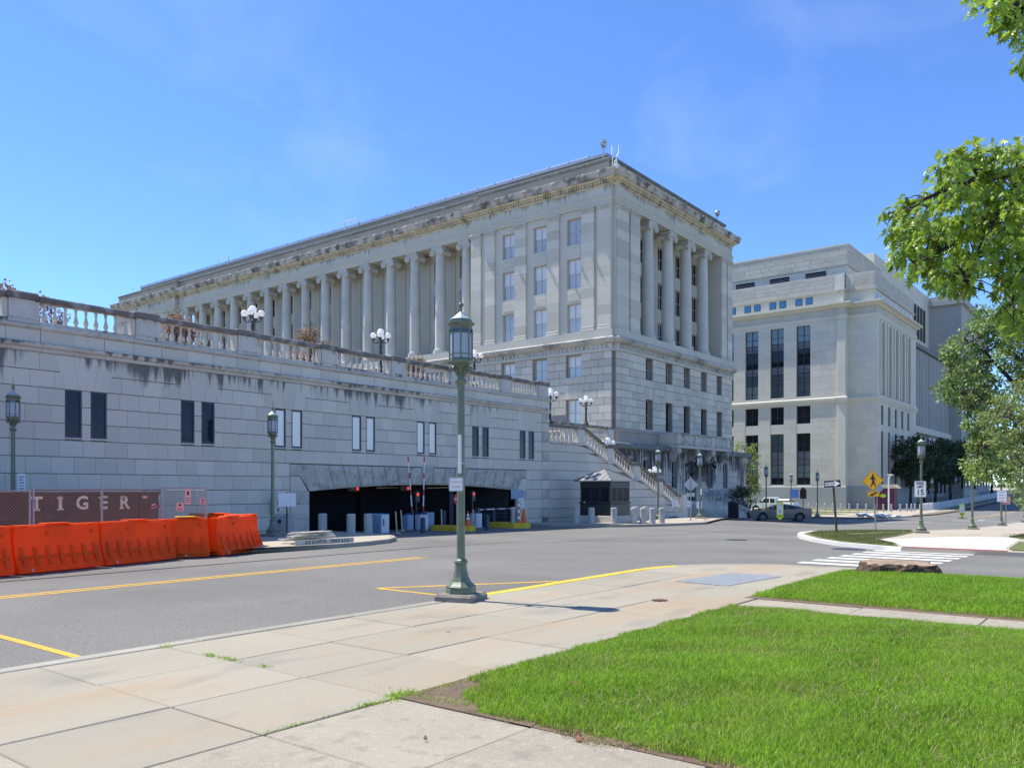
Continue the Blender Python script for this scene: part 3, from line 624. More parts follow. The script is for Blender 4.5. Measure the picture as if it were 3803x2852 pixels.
# ================================================================ columned office building
MX, MY = 55.3, 33.0
bld = thing('columned_building', 'long grey limestone office building with ionic colonnade and lion-head cornice', 'building', (MX, MY, 0))
YE0, YC1, YC0, YP1 = 110.9, 95.9, 47.75, 33.35          # far end, far pavilion edge, colonnade start, near corner
XR = 77.6
PATH = [(MX, YE0), (MX, YC1), (MX+.5, YC1), (MX+.5, YC0), (MX, YC0), (MX, YP1), (MX+.35, YP1), (MX+.35, MY), (XR, MY), (XR, 60)]
WINM = {}
def window(parent, face, p, u, z, wd, hh, kind='tan', pane='window_sky', mull=1, name='window'):
    """sash window; face 'x' looks to -X, 'y' looks to -Y; p plane of the frame front, u its centre"""
    key = (face, wd, hh, kind, pane, mull)
    if key not in WINM:
        f = .07; m = MB(); m.box(-wd/2, 0, 0, -wd/2+f, .1, hh); m.box(wd/2-f, 0, 0, wd/2, .1, hh); m.box(-wd/2+f, 0, 0, wd/2-f, .1, f); m.box(-wd/2+f, 0, hh-f*1.2, wd/2-f, .1, hh)
        if mull: m.box(-.035, .015, f, .035, .085, hh-f*1.2)
        m.box(-wd/2+f, .02, hh*.49, wd/2-f, .08, hh*.49+.05)
        WINM[key] = (m.mesh('window', {'tan': 'tan_frame', 'dark': 'dark_frame'}[kind]), MB().box(-wd/2+f, .05, f, wd/2-f, .056, hh*.49+.02).mesh('pane', pane), MB().box(-wd/2+f, .044, hh*.49+.02, wd/2-f, .05, hh-f).mesh('pane', pane), MB().box(-wd/2+f, .044, hh*.49+.02, wd/2-f, .05, hh-f).mesh('blind', 'sash_blind'), MB().box(-wd/2+f, .05, hh*.25, wd/2-f, .056, hh*.49+.02).mesh('blind', 'sash_blind'))
    rz = 0 if face == 'y' else -math.pi/2; loc = (u, p, z) if face == 'y' else (p, u, z)
    w_ = put(name, WINM[key][0], parent, loc, (0, 0, rz)); put('pane', WINM[key][1], w_, loc, (0, 0, rz)); q = R.random() if pane == 'window_sky' else 0
    put('blind' if q > .3 else 'pane', WINM[key][3 if q > .3 else 2], w_, loc, (0, 0, rz))
    if q > .7: o = put('blind', WINM[key][4], w_, loc, (0, 0, rz)); o.location += Vector((0, -.008, 0)) if face == 'y' else Vector((-.008, 0, 0))
    return w_
ZB, ZT = 13.97, 23.73                                  # order: pilaster base and top
wz = [(14.05, 2.3), (17.57, 2.38), (21.08, 2.08)]      # upper windows: sill, height
lz = [(6.6, 2.1), (10.38, 1.82)]
near_w = [36.85, 40.2, 43.5]; far_w = [99.4, 102.7, 106.0]
COLY = [YC0+1.25+3.261*k for k in range(15)]
bayY = [(a+b)/2 for a, b in zip(COLY, COLY[1:])]
# upper walls
m = MB()
up = [(y-.68, y+.68, z, z+hh) for y in near_w for z, hh in wz]; holed(m, 'x', MX+.12, MX+.5, YP1+.02, YC0, ZB-.5, ZT+.5, up); m.obj('pavilion_wall', 'limestone', bld); m = MB()
up = [(y-.68, y+.68, z, z+hh) for y in far_w for z, hh in wz]; holed(m, 'x', MX+.12, MX+.5, YC1, YE0, ZB-.5, ZT+.5, up)
m.obj('pavilion_wall', 'limestone', bld)
MB().box(MX+.47, YP1, 0, MX+1.2, YC0, 25).box(MX+.47, YC1, 0, MX+1.2, YE0, 25).obj('inner_mass', 'limestone', bld)
m = MB(); cb = [(y-.62, y+.62, z, z+hh) for y in bayY for z, hh in wz]
holed(m, 'x', MX+2.6, MX+2.95, YC0, YC1, ZB-.5, ZT+.4, cb); m.obj('colonnade_wall', 'limestone', bld)
MB().box(MX+2.93, YC0, 0, MX+3.6, YC1, 25).obj('inner_mass', 'limestone', bld)
MB().box(MX+.5, YC0, ZT+.05, MX+3, YC1, ZT+.35).obj('colonnade_soffit', 'limestone_cream', bld)
for y in near_w+far_w:
    for i, (z, hh) in enumerate(wz):
        window(bld, 'x', MX+.3, y, z, 1.36, hh)
        if i < 2: block('spandrel_panel', MX+.09, y-.60, z+hh+.22, MX+.13, y+.60, wz[i+1][0]-.28, 'limestone', bld, .015)
for y in bayY:
    for z, hh in wz: window(bld, 'x', MX+2.78, y, z, 1.24, hh, pane='window_dark')
# back wall of the street-side portico
RC = [61.6, 65.15, 68.7, 72.2]; rbay = [59.95, 63.4, 66.95, 70.4, 73.85]
m = MB(); holed(m, 'y', 35.2, 35.5, 59.2, 75.1, ZB-.5, ZT+.4, [(x-.6, x+.6, z, z+hh) for x in rbay for z, hh in wz])
m.obj('portico_wall', 'limestone', bld); MB().box(59.2, 35.48, 0, 75.1, 36, 25).obj('inner_mass', 'limestone', bld)
MB().box(59.2, MY+.1, ZT+.05, 75.1, 35.4, ZT+.35).obj('portico_soffit', 'limestone_cream', bld)
for x in rbay:
    for z, hh in wz: window(bld, 'y', 35.35, x, z, 1.2, hh, pane='window_dark')
MB().box(MX+.37, MY+.14, ZB-.5, 59.2, MY+2.5, ZT+.4).obj('corner_wall', 'limestone', bld); m = MB(); m.box(75.1, MY+.14, ZB-.5, XR-.05, MY+2.5, ZT+.4); m.box(XR-.3, MY+.5, 0, XR-.05, 60, 25); m.obj('corner_wall', 'limestone', bld)
# pilasters: stacked drums of stone
def pilaster(x0, y0, x1, y1, face):
    t = .001
    p_ = thing  # readability
    n = 12; hh = (ZT-.5-ZB-.42)/n; root = None
    m0 = MB().cbox(x0-.06, y0-.06, ZB, x1+.06, y1+.06, ZB+.16, .03).cbox(x0-.03, y0-.03, ZB+.16, x1+.03, y1+.03, ZB+.42, .06)
    root = m0.obj('pilaster', 'limestone', bld)
    for k in range(n):
        block('pilaster_stone', x0, y0, ZB+.421+k*hh, x1, y1, ZB+.421+(k+1)*hh-.004, 'limestone_block', root, .005)
    cp = MB().cbox(x0-.02, y0-.02, ZT-.5, x1+.02, y1+.02, ZT-.34, .02).cbox(x0-.06, y0-.06, ZT-.34, x1+.06, y1+.06, ZT-.12, .04).cbox(x0-.11, y0-.11, ZT-.12, x1+.11, y1+.11, ZT+.01, .03)
    u = y0
    if face == 'x':
        while u < y1-.05: cp.box(x0-.085, u+.02, ZT-.33, x0, u+.075, ZT-.14); u += .105
    else:
        u = x0
        while u < x1-.05: cp.box(u+.02, y0-.085, ZT-.33, u+.075, y0, ZT-.14); u += .105
    cp.obj('pilaster_capital', 'limestone', root)
for y, wd in ((33.98, 1.2), (35.5, 1.2), (38.85, 1.2), (42.2, 1.2), (45.5, 1.1), (47.05, 1.1)): pilaster(MX-.03, y-wd/2, MX+.14, y+wd/2, 'x')
for y in (96.6, 98.1, 101.1, 104.4, 107.7, 109.4): pilaster(MX-.03, y-.55, MX+.14, y+.55, 'x')
for a, b in ((55.75, 57.4), (57.7, 59.2), (75.1, 76.25), (76.5, 77.58)): pilaster(a, MY-.03, b, MY+.16, 'y')
for y in COLY[1:-1]:                                    # antae on the rear wall behind the columns
    block('rear_pilaster', MX+2.5, y-.5, ZB, MX+2.61, y+.5, ZT, 'limestone', bld, .02)
# columns with ionic capitals
cr = .53; prof = [(cr*1.32, 0), (cr*1.32, .14), (cr*1.26, .16), (cr*1.30, .22), (cr*1.26, .30), (cr*1.08, .33), (cr*1.12, .40), (cr*1.02, .46)]
prof += [(cr*(1-.15*t**1.6), .46+(9.06-.46)*t) for t in np.linspace(.0, 1, 10)]+[(cr*.93, 9.1), (cr*.86, 9.14), (cr*1.0, 9.28)]
COLM = MB().lathe(prof, 28).mesh('column', 'limestone_column', True)
def capital_mesh():                                     # bolsters run along local Y, scrolls face -Y and +Y
    m = MB(); m.cbox(-.66, -.60, 9.58, .66, .60, 9.76, .035); m.box(-.58, -.52, 9.28, .58, .52, 9.579)
    for sx in (-1, 1):
        cx = sx*.55
        m2 = [(.30, -.58), (.30, -.46), (.22, -.3), (.19, 0), (.22, .3), (.30, .46), (.30, .58)]
        n = 16; V = []; f = []
        for r, y in m2: V += [(cx+r*math.cos(2*math.pi*i/n), y, 9.27+r*math.sin(2*math.pi*i/n)) for i in range(n)]
        for k in range(len(m2)-1): f += [(k*n+i, (k+1)*n+i, (k+1)*n+(i+1) % n, k*n+(i+1) % n) for i in range(n)]
        f += [tuple(range(n)), tuple(range((len(m2)-1)*n, len(m2)*n))[::-1]]
        m.add(V, f)
        for yy in (-.585, .585):
            m.tube([(cx+(.275*(1-.82*t))*math.cos(sx*(-t*13+1.6)), yy, 9.27+(.275*(1-.82*t))*math.sin(sx*(-t*13+1.6) if sx > 0 else t*13+1.6)) if sx > 0 else
                    (cx-(.275*(1-.82*t))*math.cos(-t*13+1.6), yy, 9.27+(.275*(1-.82*t))*math.sin(-t*13+1.6)) for t in np.linspace(0, 1, 30)], .034, 5)
    for k in range(5):
        for yy in (-.55, .55): m.ball((-.2+.1*k, yy, 9.33), (.042, .05, .07), 6, 5)
    return m.mesh('capital', 'limestone_column', True)
CAPM = capital_mesh()
def column(x, y, rz):
    c_ = put('column', COLM, bld, (x, y, ZB), (0, 0, rz)); put('capital', CAPM, c_, (x, y, ZB), (0, 0, rz))
for y in COLY: column(MX+1.08, y, -math.pi/2)
for x in RC: column(x, MY+.62, 0)
# entablature and attic follow the plan
def band(name, prof, m, inset=0): return MB().sweep(prof, PATH).obj(name, m, bld)
band('architrave', [(-1.1, ZT+.01), (.02, ZT+.01), (.02, ZT+.22), (.06, ZT+.24), (.06, ZT+.46), (.12, ZT+.5), (.12, ZT+.58), (.02, ZT+.62), (-1.1, ZT+.62)], 'limestone')
band('frieze', [(-1.1, 24.36), (0, 24.36), (0, 25.12), (-1.1, 25.12)], 'limestone')
band('bed_moulding', [(-1.1, 25.12), (.05, 25.12), (.1, 25.2), (.1, 25.22), (.04, 25.24), (.04, 25.46), (.36, 25.5), (.42, 25.6), (-1.1, 25.6)], 'limestone_cream')
band('cornice', [(-1.1, 25.61), (.52, 25.61), (.52, 25.70), (.56, 25.72), (.60, 25.9), (.70, 26.08), (.70, 26.15), (.1, 26.2), (-1.1, 26.2)], 'limestone_dirty')
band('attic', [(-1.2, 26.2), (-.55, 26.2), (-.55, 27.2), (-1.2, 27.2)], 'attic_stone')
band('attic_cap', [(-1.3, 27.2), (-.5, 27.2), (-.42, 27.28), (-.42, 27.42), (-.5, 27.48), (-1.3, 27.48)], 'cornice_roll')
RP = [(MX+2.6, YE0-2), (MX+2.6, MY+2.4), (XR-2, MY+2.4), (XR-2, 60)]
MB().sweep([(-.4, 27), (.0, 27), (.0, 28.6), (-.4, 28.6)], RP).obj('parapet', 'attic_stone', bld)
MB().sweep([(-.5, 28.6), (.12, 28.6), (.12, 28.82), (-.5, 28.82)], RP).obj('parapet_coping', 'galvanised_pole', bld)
MB().add([(MX+2.7, YE0-2, 27.5), (MX+2.7, MY+2.5, 27.5), (XR-2.1, MY+2.5, 27.5), (XR-2.1, YE0-2, 27.5)], [(0, 1, 2, 3)]).obj('roof', 'attic_stone', bld)
m = MB(); m.tube([(MX+2.6, YE0-2, 29.0), (MX+2.6, MY+4, 29.0)], .014, 5); m.tube([(MX+2.6, YE0-2, 28.92), (MX+2.6, MY+4, 28.92)], .018, 5)
for k in range(38): m.box(MX+2.57, MY+4+2*k, 28.82, MX+2.62, MY+4.04+2*k, 29.02)
m.obj('roof_rail', 'dark_frame', bld)
def along():                                            # visible runs of the cornice: (axis, plane, from, to)
    return [('x', MX, YP1, YC0), ('x', MX+.5, YC0, YC1), ('x', MX, YC1, YE0), ('y', MY, MX+.35, XR)]
dn = MB()
for ax, p, a, b in along():
    n = int((b-a)/.25)
    for k in range(n):
        u = a+.05+(b-a-.1)*(k+.25)/n
        if ax == 'x': dn.box(p-.24, u, 25.26, p-.03, u+.14, 25.47)
        else: dn.box(u, p-.24, 25.26, u+.14, p-.03, 25.47)
dn.obj('dentils', 'limestone_cream', bld, kind='stuff')
lm = MB(); lm.ball((0, -.04, 0), (.17, .14, .17), 8, 6); lm.box(-.07, -.24, -.1, .07, -.05, .03); lm.cbox(-.12, .0, -.3, .12, .15, -.05, .03); LION = lm.mesh('lion_head', 'limestone_dirty', True)
for ax, p, a, b in along():
    n = int((b-a)/1.38)
    for k in range(n):
        u = a+.7+(b-a-1.4)*k/max(1, n-1)
        put('lion_head', LION, bld, (p-.66, u, 25.97) if ax == 'x' else (u, p-.66, 25.97), (0, 0, -math.pi/2 if ax == 'x' else 0))
# stylobate, belt course with carved ornament
band('stylobate', [(-2.6, 13.4), (.12, 13.4), (.12, 13.96), (-2.6, 13.96)], 'limestone')
band('belt_cornice', [(-1, 12.86), (.14, 12.86), (.30, 12.95), (.42, 13.1), (.44, 13.24), (.1, 13.4), (-1, 13.4)], 'limestone_dirty_low')
band('belt_band', [(-1, 12.28), (.1, 12.28), (.1, 12.42), (.03, 12.46), (.03, 12.86), (-1, 12.86)], 'limestone')
od = MB(); ob = MB()
for ax, p, a, b in (('x', MX, YP1, YC0), ('y', MY, MX+.35, XR), ('x', MX+.5, YC0, 58)):
    n = int((b-a)/.42)
    for k in range(n):
        u = a+.2+(b-a-.4)*(k+.5)/n; c = (p-.05, u, 12.66) if ax == 'x' else (u, p-.05, 12.66); r = (.09, .13, .15) if ax == 'x' else (.13, .09, .15)
        if k % 2: od.ball(c, r, 8, 6)
        else: od.box(*( (p-.09, u-.035, 12.50, p, u+.035, 12.83) if ax == 'x' else (u-.035, p-.09, 12.50, u+.035, p, 12.83)))
od.obj('carved_ornament', 'limestone_dirty_low', bld, True, kind='stuff')
# rusticated storeys
crs = [(6.30+.598*k, 6.30+.598*(k+1)) for k in range(10)]
lh = [(y-.72, y+.72, z, z+hh) for y in near_w for z, hh in lz]; rw = [60.8, 64.3, 67.7, 71.2, 74.6]
rh = [(x-.62, x+.62, z, z+hh+.1) for x in rw for z, hh in ((6.4, 2.36), (10.42, 1.83))]
m = MB(); holed(m, 'x', MX+.09, MX+.42, YP1+.08, YC0, 4, 12.3, lh); holed(m, 'x', MX+.6, MX+.9, YC0, YC1, 4, 12.9, []); holed(m, 'x', MX+.09, MX+.42, YC1, YE0, 4, 12.9, [])
holed(m, 'y', MY+.09, MY+.62, MX+.44, XR-.1, 4, 12.3, rh); m.obj('basement_wall', 'stone_joint', bld)
MB().box(XR-.1, MY+.1, -1, XR-.02, 60, 12.3).box(MX+.62, YP1+.3, -1, MX+.9, YC0, 12.3).box(MX+1.2, MY+.9, -1, XR-.2, MY+1.1, 12.3).obj('inner_mass', 'limestone', bld)
bl = [('x', q) for q in rects(crs, YP1, YC0, 1.2, lh, 2, .06)]+[('y', q) for q in rects(crs, MX+.35, XR, 1.2, rh, 4, .06)]
bl = [q for q in bl if not (q[0] == 'x' and q[1][0] > 36.5 and q[1][3] < 8.0)]; rest = MB()
for i, (ax, (a, b, z0, z1)) in enumerate(bl):
    q = (MX, a+.014, z0+.014, MX+.16, b-.014, z1-.014) if ax == 'x' else (a+.014, MY, z0+.014, b-.014, MY+.16, z1-.014)
    if i < 300: block('limestone_block', *q, 'limestone_block', bld, .012)
    else: rest.cbox(*q, .012)
if rest.v: rest.obj('limestone_blocks', 'limestone_block', bld, kind='stuff')
for y in near_w:
    for z, hh in lz: window(bld, 'x', MX+.28, y, z, 1.42, hh); block('sill', MX-.03, y-.8, z-.3, MX+.3, y+.8, z-.003, 'limestone', bld, .015)
for i, x in enumerate(rw):
    window(bld, 'y', MY+.45, x, 10.42, 1.22, 1.93, pane='window_teal'); window(bld, 'y', MY+.45, x, 6.4, 1.22, 2.46, 'dark' if 0 < i < 4 else 'tan', 'window_dark')
    for zz in (6.4, 10.42): block('sill', x-.7, MY-.02, zz-.22, x+.7, MY+.5, zz-.003, 'limestone', bld, .015)
    for k in range(4): MB().prism([(x-.68+.34*k+.01, 8.88), (x-.34+.34*k-.01, 8.88), (x-.48+.48*k-.48+.02+.48, 9.86), (x-.96+.48*k+.01, 9.86)], 'y', MY-.012, MY+.12).obj('lintel_stone', 'limestone_block', bld)
for y in near_w:
    for k in range(4): MB().prism([(y-.72+.36*k+.01, 8.72), (y-.36+.36*k-.01, 8.72), (y-.5+.5*k-.012, 9.86), (y-1.0+.5*k+.01, 9.86)], 'x', MX-.012, MX+.12).obj('lintel_stone', 'limestone_block', bld)
band2 = MB().sweep([(-.5, 5.0), (.06, 5.0), (.06, 6.0), (.14, 6.05), (.14, 6.2), (.02, 6.3), (-.5, 6.3)], PATH[4:9]); band2.obj('plinth_course', 'attic_stone', bld)
# ground floor projecting to the street, with half-round cornice and balcony
AX0, AX1, AY = 53.0, 78.7, 32.0
gw = [56.0, 58.5, 63.3, 70.2, 73.7]; ghl = [(x-.5, x+.5, 1.6, 3.9) for x in gw]+[(66.0, 67.5, .5, 3.95)]
m = MB(); holed(m, 'y', AY+.06, AY+.5, AX0+.05, AX1-.05, -1.4, 4.6, ghl); m.box(AX0+.06, AY+.4, -1.4, AX1-.06, 36, 4.6); m.obj('ground_floor_wall', 'stone_joint', bld)
grow = [(-1.3, -.2), (-.2, .38), (.38, .95), (.95, 1.53), (1.53, 2.1), (2.1, 2.68), (2.68, 3.35), (3.35, 4.08), (4.08, 4.6)]
for a, b, z0, z1 in rects(grow, AX0, AX1, 1.5, ghl, 8, .1): block('ashlar', a+.004, AY, z0+.014, b-.004, AY+.12, z1-.014, 'annex_stone', bld, .01)
for a, b, z0, z1 in rects(grow, AY+.13, 36, 1.5, (), 9, .1): block('ashlar', AX0, a+.004, z0+.014, AX0+.12, b-.004, z1-.014, 'annex_stone', bld, .01)
for x in gw: window(bld, 'y', AY+.3, x, 1.6, 1.0, 2.3, pane='window_dark', mull=0); block('sill', x-.6, AY-.04, 1.42, x+.6, AY+.35, 1.597, 'annex_stone', bld, .01)
d_ = MB().box(66.0, AY+.35, .5, 67.5, AY+.42, 3.95).obj('door', 'dark_frame', bld); MB().box(66.1, AY+.33, .6, 66.7, AY+.349, 3.0).box(66.8, AY+.33, .6, 67.4, AY+.349, 3.0).obj('door_glass', 'window_dark', d_)
MB().box(66.0, AY+.2, .5, 66.08, AY+.36, 3.95).obj('door_frame', 'tan_frame', d_)
for a in np.arange(AX0-.3, AX1+.2, 1.9):
    for (p0, p1) in (((a, AY-.02, 4.83), (min(a+1.88, AX1+.3), AY-.02, 4.83)),): MB().tube([p0, p1], .25, 14).obj('cornice_roll', 'cornice_roll', bld, True)
for a in np.arange(AY, 35.5, 1.9): MB().tube([(AX0-.02, a, 4.83), (AX0-.02, a+1.88, 4.83)], .25, 14).obj('cornice_roll', 'cornice_roll', bld, True)
MB().box(AX0, AY+.1, 4.601, AX1, MY+.05, 5.06).obj('ground_floor_roof', 'annex_stone', bld)
BX0, BX1, BY = 62.3, 72.9, 31.2
bc = block('balcony', BX0-.1, BY-.1, 4.95, BX1+.1, MY-.02, 5.15, 'annex_stone', bld, .04); 
block('balcony_base', BX0-.02, BY, 5.152, BX1+.02, MY-.02, 5.28, 'limestone_dirty_low', bc, .02)
for k in range(4):
    a = BX0+(BX1-BX0-.7)*k/3; block('balcony_pier', a, BY+.0, 5.282, a+.7, BY+.3, 6.1, 'limestone', bc, .02)
    if k < 3:
        p_ = block('balcony_panel', a+.71, BY+.06, 5.282, a+(BX1-BX0-.7)/3-.01, BY+.22, 6.1, 'limestone_dirty_low', bc, .01); mm = MB(); aa, bb = a+.85, a+(BX1-BX0-.7)/3-.15
        rr = random.Random(k)
        for q in range(26):
            cx, cz = rr.uniform(aa, bb), rr.uniform(5.42, 5.96); mm.ball((cx, BY+.06, cz), (rr.uniform(.05, .2), .05, rr.uniform(.05, .14)), 8, 6)
        mm.tube([((aa+bb)/2+.3*math.cos(t), BY+.05, 5.69+.26*math.sin(t)) for t in np.linspace(0, 6.28, 20)], .045, 5); mm.obj('carved_relief', 'limestone', p_, True)
block('balcony_side', BX0+.02, BY+.31, 5.282, BX0+.26, MY-.02, 6.1, 'limestone', bc, .02); block('balcony_side', BX1-.26, BY+.31, 5.282, BX1-.02, MY-.02, 6.1, 'limestone', bc, .02)
block('balcony_rail', BX0-.06, BY-.06, 6.101, BX1+.06, BY+.36, 6.23, 'limestone_dirty_low', bc, .02)
for a in (BX0+.0, BX0+3.5, BX0+6.7, BX1-.7):
    m = MB(); m.prism([(AY-.02, 4.94), (BY-.02, 4.94), (BY-.05, 4.6), (BY+.1, 4.42), (BY+.3, 4.45), (BY+.42, 4.2), (AY-.16, 4.02), (AY-.02, 3.95)], 'x', a, a+.62)
    for sx in (a-.02, a+.64):
        m.tube([(sx, BY+.25+.2*(1-.7*t)*math.cos(9*t), 4.66+.2*(1-.7*t)*math.sin(9*t)) for t in np.linspace(0, 1, 18)], .04, 5)
    m.obj('balcony_bracket', 'limestone_dirty_low', bc, True)
def wall_lantern(x, lb):
    t = thing('wall_lantern', lb, 'lantern', (x-1.2, AY, 3.6), group='entrance lanterns')
    m = MB(); m.tube([(x-1.2, AY, 3.62), (x-1.1, AY-.3, 3.72), (x-.8, AY-.5, 3.62), (x-.5, AY-.5, 3.3), (x-.3, AY-.5, 2.95), (x-.55, AY-.5, 2.75), (x-.75, AY-.5, 2.95)], .045, 6); m.ball((x-1.2, AY-.06, 3.62), .14, 8, 6); m.tube([(x-.5, AY-.5, 3.3), (x, AY-.5, 3.1), (x, AY-.5, 3.4)], .04, 6)
    m.obj('bracket', 'black_metal', t, True)
    MB().lathe([(.05, 0), (.2, .15), (.27, .35), (.27, .42), (.12, .62), (.04, .7), (.02, .95)], 6, (x, AY-.5, 3.35)).obj('lamp_housing', 'dark_glass', t)
wall_lantern(66.6, 'black wrought-iron wall lantern in front of the entrance door'); wall_lantern(70.2, 'black wrought-iron wall lantern above the small bronze plaque')
o = block('plaque', 68.5, AY-.03, 2.2, 69.3, AY-.001, 2.65, 'dark_frame', None); tag(o, 'small dark bronze plaque fixed to the wall beside the entrance', 'plaque')
# entrance steps
es = thing('entrance_steps', 'stone entrance steps with metal handrails before the columned building', 'steps', (71, 30, -.9))
for k in range(7): block('step', 65.2, 28.9+.42*k+.002, -1.3, 71.99, 28.9+.42*(k+1) if k < 6 else 31.9, -.72+.2*k, 'annex_stone', es, .015)
m = MB(); m.prism([(28.7, -1.2), (31.95, -1.2), (31.95, .75), (31.4, .75), (28.7, -.5)], 'x', 72.0, 72.4); m.obj('cheek_wall', 'annex_stone', es)
for x in (67.6, 69.2, 70.6, 71.7):
    m = MB(); m.tube([(x, 28.9, -.9), (x, 28.9, .1), (x, 31.6, 1.4), (x, 31.6, .5)], .03, 6); m.tube([(x, 30.2, -.2), (x, 30.2, .75)], .03, 6); m.obj('handrail', 'galvanised_pole', es, True)
# rooftop fittings
def floodlight(x, y, z, hgt, label, name='floodlight', ang=0):
    t = thing(name, label, 'floodlight', (x, y, z))
    MB().tube([(x, y, z), (x, y, z+hgt)], .05, 6).obj('post', 'galvanised', t, True); block('bracket', x-.15, y-.15, z+hgt, x+.15, y+.15, z+hgt+.05, 'galvanised', t)
    d = Vector((math.cos(ang), math.sin(ang), .05)).normalized(); c = Vector((x, y, z+hgt+.32))
    MB().tube([c-d*.22, c-d*.15, c, c+d*.15], [.1, .2, .26, .275], 16).obj('housing', 'galvanised', t, True)
    l_ = MB().tube([c+d*.15, c+d*.155], [.235, .235], 16).obj('lens', 'sign_white', t); a = d.cross(Vector((0, 0, 1))).normalized(); u = a.cross(d); m = MB()
    for k in range(6): m.tube([c+d*.165, c+d*.165+(a*math.cos(k*1.047)+u*math.sin(k*1.047))*.235], .012, 4)
    m.ball(c+d*.17, .06, 8, 6); m.obj('guard', 'black_metal', l_, True)
    m = MB(); m.tube([c+a*.28, c+a*.26-Vector((0, 0, .26)), c-a*.26-Vector((0, 0, .26)), c-a*.28], .02, 5); m.obj('yoke', 'galvanised', t)
floodlight(MX+.9, MY+1.6, 27.4, 1.15, 'round floodlight with wire guard on a post at the roof corner of the columned building', ang=rad(-115))
floodlight(XR-1.5, MY+.9, 27.4, .7, 'tilted white floodlight on the roof edge facing the pale building', ang=rad(-30))
t = thing('security_camera', 'white dome security camera hanging from the cornice corner', 'camera', (MX-.1, MY-.3, 26.2))
MB().tube([(MX+.1, MY+.1, 26.2), (MX+.1, MY+.1, 26.8), (MX-.35, MY-.35, 26.75), (MX-.35, MY-.35, 26.35)], .05, 6).obj('arm', 'sign_white', t, True); MB().lathe([(.05, 0), (.2, -.06), (.2, -.25), (.14, -.36), (.03, -.4)], 10, (MX-.35, MY-.35, 26.4)).obj('dome', 'sign_white', t, True)
t = thing('roof_antenna', 'thin white antenna with curved cable at the roof corner', 'antenna', (MX+.4, MY+.5, 26.2))
MB().tube([(MX+.45, MY+.5, 26.2), (MX+.45, MY+.5, 27.7)], .04, 6).obj('mast', 'sign_white', t, True); MB().lathe([(.09, 0), (.09, .6)], 8, (MX+.45, MY+.5, 27.6)).obj('radome', 'sign_white', t, True)
MB().tube([(MX+.9, MY+.4, 27.5), (MX+1.2, MY+.4, 27.9), (MX+1.25, MY+.4, 28.6)], .035, 6).obj('cable', 'sign_white', t, True)
for y in (62.0, 84.0):
    t = thing('roof_frame', 'small white pipe frame standing on the attic ledge', 'frame', (MX, y, 26.2), group='pipe frames on the attic'); MB().tube([(MX-.3, y, 27.45), (MX-.3, y, 28.1), (MX-.3, y+2.0, 28.1), (MX-.3, y+2.0, 27.45)], .06, 6).obj('pipe', 'sign_white', t, True); MB().box(MX-.36, y-.06, 27.2, MX-.24, y+.06, 27.6).obj('clamp', 'galvanised', t)
# ================================================================ pale office building beyond the crossing
BX, PY1 = 121.7, 35.7
pb = thing('pale_building', 'pale limestone office block with tall dark window strips beyond the crossing', 'building', (BX, PY1, -1))
ZG = -1.5
wy = [40.85+3.9*k for k in range(9)]
def strip(parent, face, p, u, wd, z0, z1, parts):
    """glazed strip: parts = list of (za, zb, material)"""
    mk = lambda mb, a, b, za, zb, d0, d1: mb.box(p+d0, a, za, p+d1, b, zb) if face == 'x' else mb.box(a, p+d0, za, b, p+d1, zb)
    m = MB()
    for a in (u-wd/2, u-.05, u+wd/2-.1): mk(m, a, a+.1, z0, z1, 0, .15)
    for za, zb, _ in parts: mk(m, u-wd/2, u+wd/2, za-.05, za+.05, .01, .14); mk(m, u-wd/2, u+wd/2, (za*.6+zb*.4)-.03, (za*.6+zb*.4)+.03, .02, .13)
    w_ = m.obj('window', 'dark_frame', parent)
    for za, zb, mm in parts:
        q = MB(); mk(q, u-wd/2+.02, u+wd/2-.02, za, zb, .07, .1); q.obj('pane' if 'window' in mm else 'spandrel', mm, w_)
hl = [(y-1.02, y+1.02, a, b) for y in wy for a, b in ((14.95, 25.3), (11.0, 13.6), (2.1, 9.6))]
m = MB(); holed(m, 'x', BX, BX+.6, PY1, 76, 1.9, 27, hl); m.obj('facade', 'pale_limestone', pb)
MB().box(BX+.62, PY1+1, ZG, BX+1, 76, 31).obj('inner_mass', 'dark_frame', pb)
for i, y in enumerate(wy):
    if y < 56: strip(pb, 'x', BX+.35, y, 2.04, 14.95, 25.3, [(14.95, 17.0, 'window_blind_teal' if i == 2 else 'window_teal'), (17.0, 18.5, 'window_teal'), (18.5, 19.6, 'spandrel'), (19.6, 22.0, 'window_dark'), (22.0, 23.0, 'spandrel'), (23.0, 25.3, 'window_blind_teal')]); strip(pb, 'x', BX+.35, y, 2.04, 11.0, 13.6, [(11.0, 13.6, 'window_dark')]); strip(pb, 'x', BX+.35, y, 2.04, 2.1, 9.6, [(2.1, 3.1, 'window_dark'), (3.1, 5.0, 'window_blind_teal'), (5.0, 7.0, 'spandrel'), (7.0, 9.6, 'window_dark' if i != 1 else 'window_teal')])
pn = MB()
for a, b, z0, z1 in rects([(2.0+.92*k, 2.0+.92*(k+1)) for k in range(25)], PY1+.02, 56, 2.1, [(q[0]-.0, q[1]+.0, q[2]-.05, q[3]+.05) for q in hl], 6, .35): pn.cbox(BX-.03, a+.014, z0+.014, BX+.02, b-.014, z1-.014, .01)
pn.obj('stone_panels', 'pale_panel', pb, kind='stuff')
CX, CY = BX+1.0, 31.0; CE = 146.6
ch = [(125.0+3.9*k, 126.5+3.9*k, 14.9, 25.2) for k in range(5)]+[(125.1+3.9*k, 126.4+3.9*k, a, b) for k in range(5) for a, b in ((10.6, 13.4), (.5, 9.7))]
